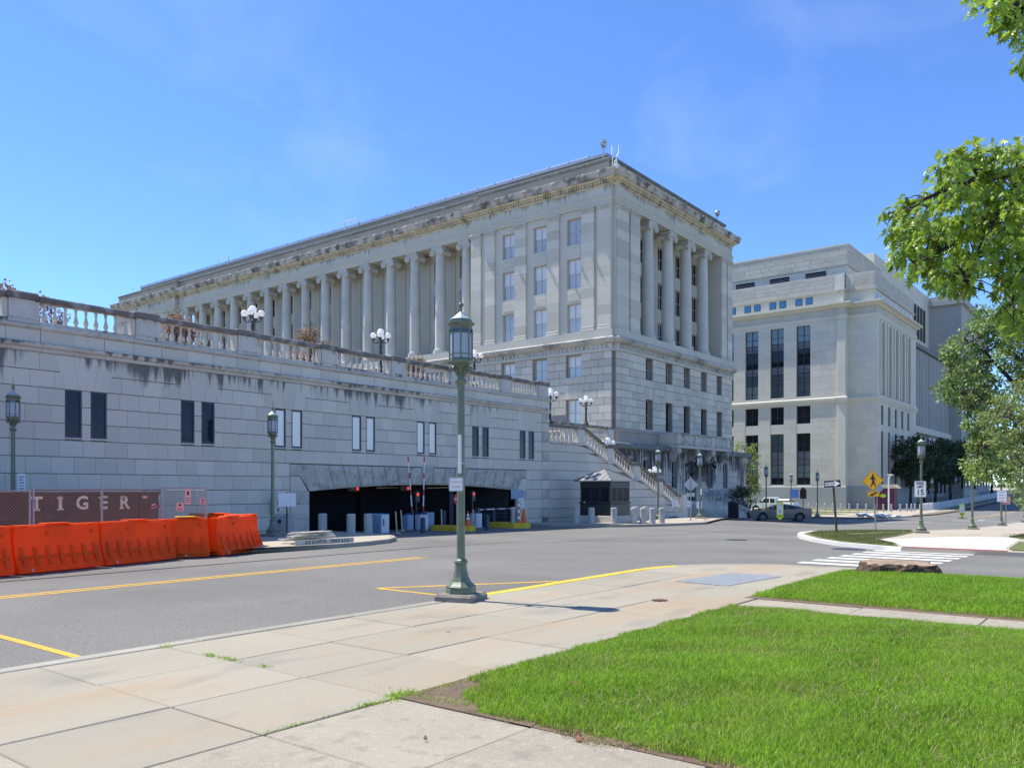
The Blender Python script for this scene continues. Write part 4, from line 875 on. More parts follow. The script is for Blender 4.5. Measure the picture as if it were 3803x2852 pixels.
m = MB(); holed(m, 'y', CY, CY+.9, CX, CE, 1.9, 27, ch); m.box(CX, CY+.9, 1.9, CX+.5, PY1+.5, 27); m.box(CE-.5, CY+.9, ZG, CE, 60, 27); m.obj('side_facade', 'pale_limestone', pb)
MB().box(CX+.6, CY+.92, ZG, CE-.6, CY+1.2, 27).obj('inner_mass', 'dark_frame', pb)
for k in range(5):
    u = 125.75+3.9*k; strip(pb, 'y', CY+.2, u, 1.5, 14.9, 25.2, [(14.9, 25.2, 'window_dark')]); strip(pb, 'y', CY+.12, u, 1.3, 10.6, 13.4, [(10.6, 13.4, 'window_dark')]); strip(pb, 'y', CY+.12, u, 1.3, .5, 9.7, [(.5, 9.7, 'window_dark')])
    for e in (-1.1, 1.1): block('fin', u+e-.26, CY-.2, 14.9, u+e+.28, CY-.001, 25.4, 'pale_limestone', pb, .03)
pn = MB()
for a, b, z0, z1 in rects([(2.0+.92*k, 2.0+.92*(k+1)) for k in range(25)], CY+.03, PY1-.5, 1.6, (), 16, .35): pn.cbox(CX-.03, a+.014, z0+.014, CX+.02, b-.014, z1-.014, .01)
for a, b, z0, z1 in rects([(2.0+.92*k, 2.0+.92*(k+1)) for k in range(14)], CX+.03, CE, 2.2, ch, 17, .35): pn.cbox(a+.008, CY-.025, z0+.008, b-.008, CY+.02, z1-.008, .008)
pn.obj('stone_panels', 'pale_panel', pb, kind='stuff')
block('corner_pier', BX-.35, PY1-.9, 1.9, BX+1.2, PY1+.3, 26.5, 'pale_limestone', pb, .03)
PP = [(BX, 76), (BX, PY1+.3), (BX-.35, PY1+.3), (BX-.35, PY1-.9), (CX, PY1-.9), (CX, CY), (CE, CY), (CE, 60)]
def pband(name, prof, m): return MB().sweep(prof, PP).obj(name, m, pb)
pband('base_course', [(-.6, ZG), (.12, ZG), (.12, 1.75), (.0, 1.9), (-.6, 1.9)], 'grey_base_stone')
pband('belt_course', [(-.5, 13.75), (.1, 13.75), (.16, 13.95), (.3, 14.2), (.3, 14.45), (.1, 14.6), (.1, 14.85), (-.5, 14.85)], 'pale_limestone')
pband('architrave', [(-.6, 25.6), (.1, 25.6), (.1, 25.9), (.2, 26.0), (.2, 26.15), (.05, 26.2), (-.6, 26.2)], 'pale_limestone')
pband('frieze', [(-.6, 26.2), (.03, 26.2), (.03, 27.2), (-.6, 27.2)], 'attic_panel')
pband('cornice', [(-.6, 27.2), (.2, 27.2), (.5, 27.45), (.9, 27.6), (.9, 27.85), (.1, 28.0), (-.6, 28.0)], 'pale_limestone')
pband('clerestory', [(-.9, 28.0), (-.35, 28.0), (-.35, 29.6), (-.9, 29.6)], 'pale_limestone')
pband('attic_ledge', [(-.9, 29.6), (-.1, 29.6), (-.1, 29.85), (-.9, 29.85)], 'attic_panel')
pband('attic', [(-.9, 29.85), (-.3, 29.85), (-.3, 32.1), (-.9, 32.1)], 'white_mortar')
at = MB()
for a, b, z0, z1 in rects([(29.86+.55*k, 29.86+.55*(k+1)) for k in range(4)], PY1+.9, 70, 1.9, (), 31, .3): at.box(BX+.27, a+.05, z0+.04, BX+.33, b-.05, z1-.04)
for a, b, z0, z1 in rects([(29.86+.55*k, 29.86+.55*(k+1)) for k in range(4)], CY+.4, PY1-1.4, 1.9, (), 32, .3): at.box(CX+.27, a+.05, z0+.04, CX+.33, b-.05, z1-.04)
for a, b, z0, z1 in rects([(29.86+.55*k, 29.86+.55*(k+1)) for k in range(4)], CX+.4, CE-.4, 1.9, (), 33, .3): at.box(a+.01, CY+.27, z0+.01, b-.01, CY+.33, z1-.01)
at.obj('attic_panels', 'attic_panel', pb, kind='stuff')
for y in wy[:6]:
    for e in (-.75, .75): 
        w_ = MB().box(BX+.30, y+e-.5, 28.3, BX+.4, y+e+.5, 29.35).obj('clerestory_window', 'dark_frame', pb); MB().box(BX+.285, y+e-.43, 28.37, BX+.3, y+e+.43, 29.28).obj('pane', 'window_blue', w_)
for k in range(9): MB().box(124.4+2.4*k, CY+.30, 28.4, 125.6+2.4*k, CY+.4, 29.3).obj('clerestory_window', 'window_sky', pb)
MB().box(BX+4.5, 36.0, 31, CE-2, 76, 34.3).obj('penthouse', 'white_mortar', pb)
MB().box(BX+4.3, 35.8, 34.31, CE-1.8, 76, 37.2).box(BX+4.2, 35.7, 37.2, CE-1.7, 76, 37.45).obj('penthouse_attic', 'white_mortar', pb)
at = MB()
for a, b, z0, z1 in rects([(34.4+.68*k, 34.4+.68*(k+1)) for k in range(4)], 35.9, 70, 2.1, (), 41, .3): at.box(BX+4.26, a+.05, z0+.04, BX+4.34, b-.05, z1-.04)
for a, b, z0, z1 in rects([(34.4+.68*k, 34.4+.68*(k+1)) for k in range(4)], BX+4.4, CE-2, 2.1, (), 42, .3): at.box(a+.01, 35.76, z0+.01, b-.01, 35.84, z1-.01)
at.obj('penthouse_panels', 'attic_panel', pb, kind='stuff')
for y in (40.5, 46, 51.5):
    v_ = MB().box(BX+4.4, y-1.5, 32.6, BX+4.6, y+1.5, 33.9).obj('louvre', 'shutter_black', pb); m = MB()
    for k in range(5): m.box(BX+4.36, y-1.45, 32.7+.22*k, BX+4.44, y+1.45, 32.78+.22*k)
    m.obj('slats', 'spandrel', v_)
# long rear wing
wg = thing('rear_wing', 'tall grey stone rear wing with ribbed wall behind the street trees', 'building', (160, 36, 0))
MB().box(CE, 34.0, ZG, 189, 60, 27).obj('wing_wall', 'grey_base_stone', wg)
for k in range(34): block('rib', 148.2+1.2*k, 33.7, 12.6, 148.75+1.2*k, 33.999, 26.3, 'grey_base_stone', wg, .03)
MB().box(CE, 33.3, 26.4, 189, 34, 27.1).obj('wing_cornice', 'cornice_roll', wg); MB().box(CE, 33.3, 11.4, 189, 34, 12.5).obj('wing_belt', 'pale_limestone', wg)
for k in range(11): w_ = MB().box(149+3.6*k, 33.85, 7.0, 150.6+3.6*k, 33.99, 11.0).obj('window', 'dark_frame', wg); MB().box(149.1+3.6*k, 33.83, 7.1, 150.5+3.6*k, 33.849, 10.9).obj('pane', 'window_dark', w_)
for k in range(11): w_ = MB().box(149+3.6*k, 33.85, .5, 150.6+3.6*k, 33.99, 6.0).obj('window', 'dark_frame', wg); MB().box(149.1+3.6*k, 33.83, .6, 150.5+3.6*k, 33.849, 5.9).obj('pane', 'window_dark', w_)
MB().box(147, 37.5, 27, 189, 60, 41).obj('wing_tower', 'pale_limestone', wg)
for k in range(7): MB().box(168+2.6*k, 37.3, 31, 169.2+2.6*k, 37.49, 37.5).obj('tower_window', 'window_dark', wg)
MB().box(189, 31.5, ZG, 225, 60, 41).box(188.3, 30.8, 39, 226, 61, 40).obj('end_block', 'grey_base_stone', wg)
for k in range(8):
    for z in (2, 8, 14, 21, 28): MB().box(192+4*k, 31.3, z, 193.8+4*k, 31.49, z+4).obj('window', 'window_dark', wg)
MB().tube([(170, 45, 41), (170, 45, 45)], .08, 6).obj('flag_pole', 'sign_white', wg)
# ================================================================ street lanterns
def lantern_proto():
    t = thing('street_lantern', 'x', 'street lamp', (0, 0, 0), group='green lantern street lamps'); o8 = rad(22.5); A = dict(local=True)
    MB().cbox(-.31, -.31, -.05, .31, .31, .10, .035).obj('plinth', 'plinth_stone', t, **A)
    MB().lathe([(.225, .10), (.225, .16), (.215, .165), (.225, .20), (.20, .225), (.185, .235), (.15, .27), (.115, .34), (.095, .42), (.085, .50), (.085, .525), (.098, .535), (.104, .56), (.09, .585), (.07, .60), (.063, .62)], 8, ph=o8).obj('base', 'verdigris', t, **A)
    p_ = MB().lathe([(.062, .60), (.054, 3.10), (.056, 3.105), (.056, 3.16), (.09, 3.2), (.09, 3.235), (.055, 3.25), (.05, 3.31)], 8, ph=o8).obj('pole', 'verdigris', t, **A)
    MB().lathe([(.050, 3.29), (.058, 3.34), (.085, 3.40), (.13, 3.445), (.13, 3.462)], 8, ph=o8).obj('capital', 'verdigris', t, **A)
    m = MB()
    for k in range(8):
        a = k*math.pi/4+o8; c, s = math.cos(a), math.sin(a)
        m.tube([(r*c, r*s, z) for r, z in ((.058, 3.30), (.075, 3.36), (.11, 3.41), (.15, 3.43), (.168, 3.405), (.155, 3.385), (.142, 3.40))], .014, 5)
    m.obj('scroll_brackets', 'verdigris', t, True, **A)
    MB().lathe([(.13, 3.46), (.165, 3.475), (.178, 3.505), (.178, 3.53), (.16, 3.54)], 8, ph=o8).obj('lantern_tray', 'verdigris', t, **A)
    m = MB(); R0 = .166
    for k in range(8):
        a = k*math.pi/4+o8; c, s = R0*math.cos(a), R0*math.sin(a); m.box(c-.009, s-.009, 3.54, c+.009, s+.009, 3.99)
    for z0, z1 in ((3.54, 3.555), (3.605, 3.62), (3.915, 3.93), (3.975, 3.99)):
        for k in range(8):
            a, b = k*math.pi/4+o8, (k+1)*math.pi/4+o8; P = [(r*math.cos(q), r*math.sin(q)) for r in (R0+.003, R0-.01) for q in (a, b)]
            m.prism([P[0], P[1], P[3], P[2]], 'z', z0, z1)
    m.obj('lantern_frame', 'verdigris', t, **A)
    for k in range(8):
        a, b = k*math.pi/4+o8, (k+1)*math.pi/4+o8; r1, r2 = R0-.004, R0-.007
        P = [(r*math.cos(q), r*math.sin(q)) for r in (r1, r2) for q in (a, b)]
        g_ = MB().prism([P[0], P[1], P[3], P[2]], 'z', 3.556, 3.914).obj('glass_pane', 'frosted_glass', t, **A); MB().prism([P[0], P[1], P[3], P[2]], 'z', 3.931, 3.974).obj('top_light', 'dark_glass', g_, local=True)
    MB().lathe([(.158, 3.99), (.165, 4.03), (.19, 4.05), (.205, 4.065), (.205, 4.078), (.16, 4.09), (.16, 4.12)], 8, ph=o8).obj('cornice', 'verdigris', t, **A)
    MB().lathe([(.17, 4.12), (.17, 4.128), (.09, 4.185), (.022, 4.24)], 8, ph=o8).obj('lantern_roof', 'lantern_roof', t, **A)
    m = MB().lathe([(.02, 4.235), (.016, 4.27), (.03, 4.29), (.012, 4.305), (.012, 4.318), (.012, 4.38), (.018, 4.395), (.01, 4.41), (.002, 4.63)], 8); m.ball((0, 0, 4.345), .04, 12, 8); m.obj('finial', 'verdigris', t, True, **A)
    return t
LP = lantern_proto()
spots = [(9.2, 8.12, 'green lantern lamp on a square stone plinth at the kerb, shadow on the flagstones'), (9.3, 24.15, 'green lantern lamp behind the brown dumpster with a white notice on its pole'),
         (17.25, 23.75, 'green lantern lamp beside the grey garage meters and bare pavement'), (45.3, 24.0, 'green lantern lamp amid the concrete bollards by the guard booth'), (50.4, 23.65, 'green lantern lamp before the entrance doors with a diamond sign beside it'),
         (41.0, 8.45, 'green lantern lamp carrying the speed limit sign'), (52.2, 8.15, 'green lantern lamp alone on the tan pavement past the speed limit sign'), (63.8, 8.25, 'green lantern lamp with white notices on its pole under the leafy tree'), (75.6, 8.2, 'green lantern lamp half hidden by the pale green branches'),
         (69.0, 26.3, 'dark lantern lamp behind the silver coupe with a panel on its pole'), (79.0, 25.2, 'dark lantern lamp on the kerb behind the one way sign'), (84.5, 29.6, 'lantern lamp standing before the white pickup truck'),
         (126, 24.6, 'distant lantern lamp at the start of the white post row'), (143, 24.6, 'distant lantern lamp midway along the white post row'), (163, 24.6, 'distant lantern lamp before the low grey wall')]
LANT = []
for i, (x, y, lb) in enumerate(spots):
    z = h(x, y); o = LP if i == 0 else copy_tree(LP)
    o.location = (x, y, z); o.rotation_euler = (0, 0, rad(18)); o['label'] = lb; LANT.append(o)
    WM[o] = Matrix.Translation((x, y, z)) @ Matrix.Rotation(rad(18), 4, 'Z')
    if i == 9: o.scale = (1.06,)*3
# ================================================================ globe lamps
def globe_proto():
    t = thing('globe_lamp', 'x', 'lamp', (0, 0, 0), group='black five-globe lamps'); A = dict(local=True)
    MB().lathe([(.2, 0), (.2, .06), (.15, .09), (.13, .16), (.085, .2), (.075, .3), (.065, 1.05), (.09, 1.08), (.09, 1.13), (.06, 1.16), (.055, 1.3), (.1, 1.33), (.1, 1.37), (.05, 1.42), (.04, 1.62), (.07, 1.65), (.07, 1.68)], 14).obj('post', 'black_metal', t, True, **A)
    G_ = MB().ball((0, 0, 0), .165, 18, 12).mesh('globe', 'globe', True); CU = MB().lathe([(.03, -.26), (.05, -.24), (.05, -.2), (.085, -.17), (.085, -.14)], 10).mesh('globe_cup', 'black_metal', True)
    put('globe', G_, t, (0, 0, 1.83), local=True)
    for k in range(4):
        a = k*math.pi/2+.7; c, s = math.cos(a), math.sin(a)
        m = MB().tube([(r*c, r*s, z) for r, z in ((.04, 1.36), (.14, 1.29), (.27, 1.30), (.34, 1.37), (.35, 1.44))], .022, 6); m.tube([(r*c, r*s, z) for r, z in ((.05, 1.45), (.13, 1.43), (.2, 1.33))], .014, 5)
        ar = m.obj('arm', 'black_metal', t, True, **A); put('globe_cup', CU, ar, (.35*c, .35*s, 1.66), local=True); put('globe', G_, t, (.35*c, .35*s, 1.66), scale=(.86,)*3, local=True)
    return t
GP = globe_proto(); first = True; LOWP = MB().lathe([(.16, 0), (.16, .1), (.1, .14), (.09, 1.2)], 14).mesh('lower_post', 'black_metal', True)
GS = [GP]+[copy_tree(GP) for _ in range(6)]
for x, y, z, lb in ((20.8, 30.0, 7.3, 'black five-globe lamp on the terrace behind the second pier panel, beside a red shrub'), (27.6, 29.5, 7.3, 'black five-globe lamp on the terrace between two low red shrubs'), (35.0, 29.9, 7.3, 'black five-globe lamp on the terrace before the lower sash windows'),
                    (37.1, 26.25, 5.15, 'black five-globe lamp on the stair landing against the end of the terrace wall'), (46.8, 30.17, 5.86, 'black five-globe lamp on the rear balustrade before the rusticated corner'), (47.7, 29.0, 3.05, 'black five-globe lamp on the middle of the stair'), (54.2, 29.0, 1.25, 'black five-globe lamp at the foot of the stair by the stained wall')):
    o = GS.pop(0); o.location = (x, y, z); o['label'] = lb; WM[o] = Matrix.Translation((x, y, z))
    if z < 6: o.scale = (1, 1, .98)
    if z > 7: put('lower_post', LOWP, o, (0, 0, -1.2), local=True)
    if 2 < z < 4.5 or z < 2: block('lamp_pedestal', x-.3, y-.3, -.6, x+.3, y+.3, z-.002, 'granite_post', st if z > 2 else st)
# ================================================================ guard booth
gb = thing('guard_booth', 'small dark guard booth with glazed sides and hipped metal roof', 'booth', (38.3, 23.6, -.2))
bx0, bx1, by0, by1 = 37.4, 39.45, 22.6, 24.5
block('base', bx0-.06, by0-.06, -.35, bx1+.06, by1+.06, .17, 'granite', gb, .02); block('lower_panel', bx0, by0, .171, bx1, by1, .80, 'booth_paint', gb, .02); block('ledge', bx0-.05, by0-.05, .801, bx1+.05, by1+.05, .88, 'booth_paint', gb, .02)
block('frieze', bx0, by0, 1.70, bx1, by1, 1.98, 'booth_paint', gb, .02)
m = MB()
for x in (bx0+.02, bx1-.1):
    for y in (by0+.02, by1-.1): m.box(x, y, .88, x+.08, y+.08, 1.70)
m.obj('corner_posts', 'booth_paint', gb, kind='stuff'); block('interior', bx0+.5, by0+.5, .881, bx1-.5, by1-.4, 1.2, 'machine_dark', gb); block('inner_back', bx1-.35, by1-.3, .881, bx1-.3, by1-.1, 1.69, 'machine_dark', gb)
for k in range(3):
    a = bx0+.11+(bx1-bx0-.22)*k/3; b = bx0+.11+(bx1-bx0-.22)*(k+1)/3; c = by0+.11+(by1-by0-.22)*k/3; d = by0+.11+(by1-by0-.22)*(k+1)/3
    for f, pr in (('y', (a, b, by0+.03)), ('x', (c, d, bx0+.03)), ('Y', (a, b, by1-.07)), ('X', (c, d, bx1-.07))):
        u0, u1, p = pr; m = MB(); mk = (lambda A_, B_, Z0, Z1: m.box(A_, p, Z0, B_, p+.04, Z1)) if f in 'yY' else (lambda A_, B_, Z0, Z1: m.box(p, A_, Z0, p+.04, B_, Z1))
        mk(u0, u0+.04, .88, 1.70); mk(u1-.04, u1, .88, 1.70); mk(u0+.04, u1-.04, .88, .93); mk(u0+.04, u1-.04, 1.65, 1.70); w_ = m.obj('window', 'booth_light' if f == 'y' else 'booth_paint', gb)
        q = MB(); (q.box(u0+.04, p+.015, .93, u1-.04, p+.02, 1.65) if f in 'yY' else q.box(p+.015, u0+.04, .93, p+.02, u1-.04, 1.65)); q.obj('pane', 'window_dark', w_)
ex0, ex1, ey0, ey1, ez = bx0-.22, bx1+.22, by0-.22, by1+.22, 1.98; ap = ((bx0+bx1)/2, (by0+by1)/2, 2.68)
rf = MB().add([(ex0, ey0, ez), (ex1, ey0, ez), (ex1, ey1, ez), (ex0, ey1, ez), (ex0, ey0, ez+.06), (ex1, ey0, ez+.06), (ex1, ey1, ez+.06), (ex0, ey1, ez+.06), ap], [(0, 3, 2, 1), (0, 1, 5, 4), (1, 2, 6, 5), (2, 3, 7, 6), (3, 0, 4, 7), (4, 5, 8), (5, 6, 8), (6, 7, 8), (7, 4, 8)]).obj('roof', 'booth_roof', gb)
m = MB(); A_ = Vector(ap)
for (p, q) in (((ex0, ey0), (ex1, ey0)), ((ex1, ey0), (ex1, ey1)), ((ex1, ey1), (ex0, ey1)), ((ex0, ey1), (ex0, ey0))):
    p3, q3 = Vector((*p, ez+.065)), Vector((*q, ez+.065)); m.tube([p3, A_], .022, 4); mid = (p3+q3)/2
    for k in range(1, 7):
        s = p3.lerp(q3, k/7); e = s.lerp(s+(A_-mid), 1); w0 = 1-abs(k/7-.5)*2; m.tube([s, s+(A_-mid)*w0*.98], .012, 4)
m.obj('standing_seams', 'booth_paint', rf)
# ================================================================ bollards
bm_ = MB().lathe([(.175, -.05), (.175, .0), (.165, .03), (.165, .69), (.155, .70), (.155, .715), (.168, .73), (.168, .77), (.15, .80), (.1, .81)], 20).mesh('bollard', 'concrete_bollard', True)
def boll(x, y, lb, sc_=(1, 1, 1), grp='concrete bollards by the guard booth'):
    t = thing('bollard', lb, 'bollard', (x, y, h(x, y)), group=grp); put('post', bm_, t, scale=sc_, local=True); put('cap', bm_c, t, scale=sc_, local=True)
bm_ = MB().lathe([(.175, -.05), (.175, .0), (.165, .03), (.165, .69), (.155, .70), (.155, .715)], 20).mesh('post', 'concrete_bollard', True); bm_c = MB().lathe([(.155, .715), (.168, .73), (.168, .77), (.15, .80), (.1, .81)], 20).mesh('cap', 'concrete_bollard', True)
for x, y, lb in ((35.65, 23.6, 'concrete bollard farthest left of the guard booth beside the wall'), (36.5, 23.2, 'concrete bollard at the shaded side of the guard booth base'), (37.1, 22.2, 'concrete bollard at the front corner of the guard booth'), (37.8, 21.45, 'concrete bollard covering the right face of the guard booth'),
                 (41.8, 23.6, 'concrete bollard in the rear row nearer the booth'), (38.45, 21.25, 'concrete bollard in the front row between the booth and the lantern pole'), (42.4, 23.3, 'concrete bollard in the rear row nearer the lantern'), (39.0, 21.0, 'concrete bollard in the front row just before the lantern pole'), (40.05, 21.0, 'concrete bollard at the open end of the row beside the lantern lamp')): boll(x, y, lb)
for x, y, lb in ((18.9, 25.05, 'concrete bollard behind the blank white sign'), (20.0, 24.5, 'concrete bollard before the left garage shutter'), (20.55, 23.55, 'concrete bollard between the two garage shutters'), (21.3, 23.45, 'concrete bollard touching the blue ticket machine')): boll(x, y, lb, (.98, .98, .88), 'concrete bollards at the garage')
sbm = MB().lathe([(.11, 0), (.11, .86), (.09, .92), (.05, .95)], 10).mesh('steel_bollard', 'steel_bollard', True)
SBP = [(110.1+.0*k, 36.2-1.02*k) for k in range(10)]+[(110.6, 26.2), (112.0, 25.5), (113.2, 25.0), (114.3, 24.7), (115.3, 24.5)]
for k, (x, y) in enumerate(SBP): put('steel_bollard', sbm, None, (x, y, h(x, y)), label='short steel bollard along the lawn edge before the pale building', cat='bollard', group='steel bollards at the plaza')
wpm = MB().lathe([(.2, 0), (.2, .9), (.12, 1.0)], 8).mesh('white_post', 'white_steel_bollard', True)
for k in range(76):
    x = 116.4+1.3*k; y = 24.0-1.4*sst(150, 215, x); put('white_post', wpm, None, (x, y, h(x, y)-.05), label='stubby pale post in the close row along the rising road', cat='post', group='pale posts along the rising road')
# ================================================================ orange water barriers
def barrier(p0, p1, lb, tape=False):
    d = Vector((p1[0]-p0[0], p1[1]-p0[1])); L_ = d.length; rz = math.atan2(d.y, d.x); z = h(*p0)-.12
    t = thing('road_barrier', lb, 'barrier', ((p0[0]+p1[0])/2, (p0[1]+p1[1])/2, z), rz, group='orange water barriers'); A = dict(local=True); a, b = -L_/2+.01, L_/2-.01
    pr = [(-.29, .03), (-.29, .14), (-.24, .22), (-.19, .34), (-.15, .5), (-.13, .62), (-.12, .96), (-.09, 1.0), (.09, 1.0), (.12, .96), (.13, .62), (.19, .34), (.29, .14), (.29, .03)]
    bm = bmesh.new(); mb = MB().prism(pr, 'x', a, b); vv = [bm.verts.new(q) for q in mb.v]; [bm.faces.new([vv[i] for i in f]) for f in mb.f]
    bmesh.ops.bevel(bm, geom=[e for e in bm.edges if abs(e.verts[0].co.x-e.verts[1].co.x) < .01], offset=.025, segments=2, affect='EDGES'); me = bpy.data.meshes.new('shell'); bm.to_mesh(me); bm.free(); me.materials.append(MATS['orange_plastic'])
    put('shell', me, t, local=True); n = max(2, int(L_/.28))
    for k in range(n):
        x = a+.15+(b-a-.3)*k/(n-1); MB().prism([(-.30, .16), (-.285, .22), (-.165, .52), (-.16, .56), (-.12, .56), (-.16, .3), (-.24, .16)], 'x', x-.035, x+.035).obj('rib', 'orange_plastic', t, **A)
    MB().cbox(a+.06, -.225, .30, b-.06, -.15, .37, .015).obj('rail', 'orange_plastic', t, **A)
    for k in range(n//2+1):
        x = a+.2+(b-a-.4)*k/max(1, n//2); MB().cbox(x-.07, -.155, .955, x+.07, -.08, 1.0, .01).obj('lug', 'orange_plastic', t, **A); 
        if k % 2: MB().cbox(x-.04, -.15, .78, x+.04, -.10, .86, .012).obj('socket', 'orange_plastic', t, **A)
    MB().cbox(-.28, -.13, 1.0, .28, .13, 1.03, .012).obj('top_ridge', 'orange_plastic', t, **A)
    MB().tube([(a+.3, -.297, .085), (a+.3, -.28, .085)], .03, 10).obj('drain_plug', 'sign_pink', t, **A)
    if tape: MB().cbox(-.3, -.14, 1.03, .15, .14, 1.05, .01).obj('tape', 'tape_yellow', t, **A)
barrier((3.0, 18.0), (5.02, 18.12), 'orange water barrier standing far along the fence beyond the lantern')
barrier((5.05, 18.14), (6.98, 18.36), 'orange water barrier beneath the tall letter T of the dumpster'); barrier((7.0, 18.38), (8.95, 18.82), 'orange water barrier below the dumpster lettering, plain top'); barrier((8.98, 18.84), (10.98, 19.36), 'orange water barrier joined to the one wrapped with yellow tape')
barrier((11.1, 19.5), (12.0, 19.28), 'orange water barrier with yellow tape on its top edge', True); barrier((12.1, 19.22), (13.5, 19.82), 'orange water barrier at the bend before the bare pavement'); barrier((13.55, 19.95), (14.3, 20.6), 'short orange water barrier at the end of the row on the pavement'); barrier((14.3, 20.75), (13.9, 23.2), 'orange water barrier running back towards the granite wall')
# ================================================================ dumpster, chain link fence
dp = thing('dumpster', 'rusty brown roll-off dumpster stencilled TIGER behind the fence', 'dumpster', (8.8, 22.5, 0))
D0, D1, DY = 5.4, 12.0, 21.65
MB().box(D0, DY, .12, D1, DY+2.1, 1.46).obj('body', 'rust_brown', dp); block('top_rail', D0-.04, DY-.06, 1.461, D1+.04, DY+.08, 1.55, 'rust_brown', dp); block('bottom_rail', D0, DY-.06, .05, D1, DY+.1, .119, 'rust_brown', dp)
for k in range(12): block('side_rib', D0+.05+.6*k, DY-.05, .121, D0+.11+.6*k, DY-.001, 1.46, 'rust_brown', dp) if not 3 < k < 10 else None
for c_, x in zip('TIGER', (8.87, 9.42, 9.96, 10.5, 11.05)):
    put('stencil_letter', text_mesh(c_, .46, 'stencil_paint', .002, .95, .012), dp, (x, DY-.004, 1.25), (math.pi/2, 0, 0))
    m = MB(); zb, zt = 1.095, 1.405
    if c_ in 'TIER': 
        for xx in ((-.08, .08),) if c_ != 'R' else ((-.13, -.02), (.06, .15)): m.box(x+xx[0], DY-.006, zb-.006, x+xx[1], DY-.003, zb+.03)
    if c_ in 'ER': m.box(x-.13, DY-.006, zt-.03, x+.05, DY-.003, zt+.004)
    if c_ == 'I': m.box(x-.08, DY-.006, zt-.03, x+.08, DY-.003, zt+.004); m.box(x-.04, DY-.0055, zb, x+.04, DY-.003, zt)
    if m.v: m.obj('stencil_serif', 'stencil_paint', dp)
block('decal', 11.55, DY-.006, 1.36, 11.68, DY-.001, 1.43, 'sign_pink', dp, .001)
def fence(x0, x1, y0, y1, ztop, lb, extra=()):
    t = thing('chain_link_fence', lb, 'fence', ((x0+x1)/2, (y0+y1)/2, 0), group='chain link panels'); L_ = math.hypot(x1-x0, y1-y0); ux, uy = (x1-x0)/L_, (y1-y0)/L_
    P = lambda u, z, o=0: (x0+ux*u-uy*o, y0+uy*u+ux*o, z)
    m = MB(); s = .075; zb = .1; H_ = ztop-zb
    def wire(a, b): m.tube([a, b], .0026, 3)
    for k in range(int((L_+H_)/s)+1):
        u = k*s; a0 = max(0, u-L_); b0 = min(H_, u)
        if b0 > a0: wire(P(u-a0, zb+a0), P(u-b0, zb+b0, .004)); wire(P(L_-(u-a0), zb+a0), P(L_-(u-b0), zb+b0, -.004))
    m.obj('chain_mesh', 'chain_wire', t, kind='stuff')
    for u in (0, L_)+tuple(extra): MB().tube([P(u, 0), P(u, ztop+.04)], .028, 8).obj('post', 'galvanised_pole', t, True)
    MB().tube([P(0, ztop), P(L_, ztop)], .018, 6).obj('top_rail', 'galvanised_pole', t, True); return t
fence(2.5, 8.05, 20.0, 20.0, 1.58, 'long chain link panel before the letter T of the dumpster'); fence(8.12, 11.2, 20.0, 20.05, 1.62, 'chain link panel in front of the dumpster lettering', (1.55,)); fence(11.27, 12.75, 20.1, 20.55, 1.64, 'bowed chain link panel hung with pink notices'); fence(12.8, 12.6, 20.6, 23.5, 1.58, 'chain link panel turning back to the wall')
for x, z, w_, hh, m_, lb, rot in ((11.75, 1.15, .2, .22, 'sign_pink', 'faded pink notice tied low on the bowed fence panel', .05), (12.02, 1.42, .16, .4, 'sign_pink', 'tall pink surveillance notice on the bowed fence panel', .06), (10.95, 1.19, .28, .16, 'kiosk_purple', 'small tilted maroon name plate wired to the fence', -.25), (12.55, 1.28, .16, .16, 'sign_pink', 'small square notice at the fence end', 0)):
    t = thing('fence_notice', lb, 'notice', (x, 20.2, z)); y = 19.98+(x-11.2)*.3 if x > 11.2 else 19.98
    b_ = put('plate', MB().box(-w_/2, -.004, -hh/2, w_/2, 0, hh/2).mesh('plate', m_), t, (x, y-.01, z), (0, rot, 0))
    q = MB()
    for k in range(3): q.box(-w_*.36, -.006, -hh*.38+k*hh*.12, w_*.36, -.0045, -hh*.34+k*hh*.12)
    q.box(-w_*.2, -.006, hh*.1, w_*.2, -.0045, hh*.34); put('print', q.mesh('print', 'sign_black' if m_ == 'sign_pink' else 'sign_pink'), b_, (x, y-.01, z), (0, rot, 0))
# ================================================================ signs
def sign(name, lb, cat, x, y, rz, poles=(), group=None, z=None):
    return thing(name, lb, cat, (x, y, h(x, y) if z is None else z), rz, group)
L = dict(local=True)
def plate(t, pts, m, y0=-.03, th=.004, name='plate'): return MB().prism(pts, 'y', y0, y0+th).obj(name, m, t, **L)
def rpts(x0, x1, z0, z1, r=.03):
    q = []
    for cx, cz, a0 in ((x1-r, z0+r, -90), (x1-r, z1-r, 0), (x0+r, z1-r, 90), (x0+r, z0+r, 180)):
        q += [(cx+r*math.cos(rad(a0+d)), cz+r*math.sin(rad(a0+d))) for d in (0, 30, 60, 90)]
    return q
def ring(t, pts, k, m, y): 
    c = (sum(p[0] for p in pts)/len(pts), sum(p[1] for p in pts)/len(pts)); n = len(pts); ins = [(c[0]+(p[0]-c[0])*k, c[1]+(p[1]-c[1])*k) for p in pts]; mb = MB()
    V = [(p[0], y, p[1]) for p in pts]+[(p[0], y, p[1]) for p in ins]; mb.add(V, [(i, (i+1) % n, n+(i+1) % n, n+i) for i in range(n)]); mb.obj('border', m, t, **L)
def lett(t, s, size, x, z, m='sign_black', y=-.034, sx=1.0, bold=.004): put('lettering', text_mesh(s, size, m, .0006, sx, bold), t, (x, y, z), (math.pi/2, 0, 0), local=True)
t = sign('one_way_sign', 'black and white ONE WAY arrow sign on a leaning wooden post', 'road sign', 37.9, 11.25, rad(-108))
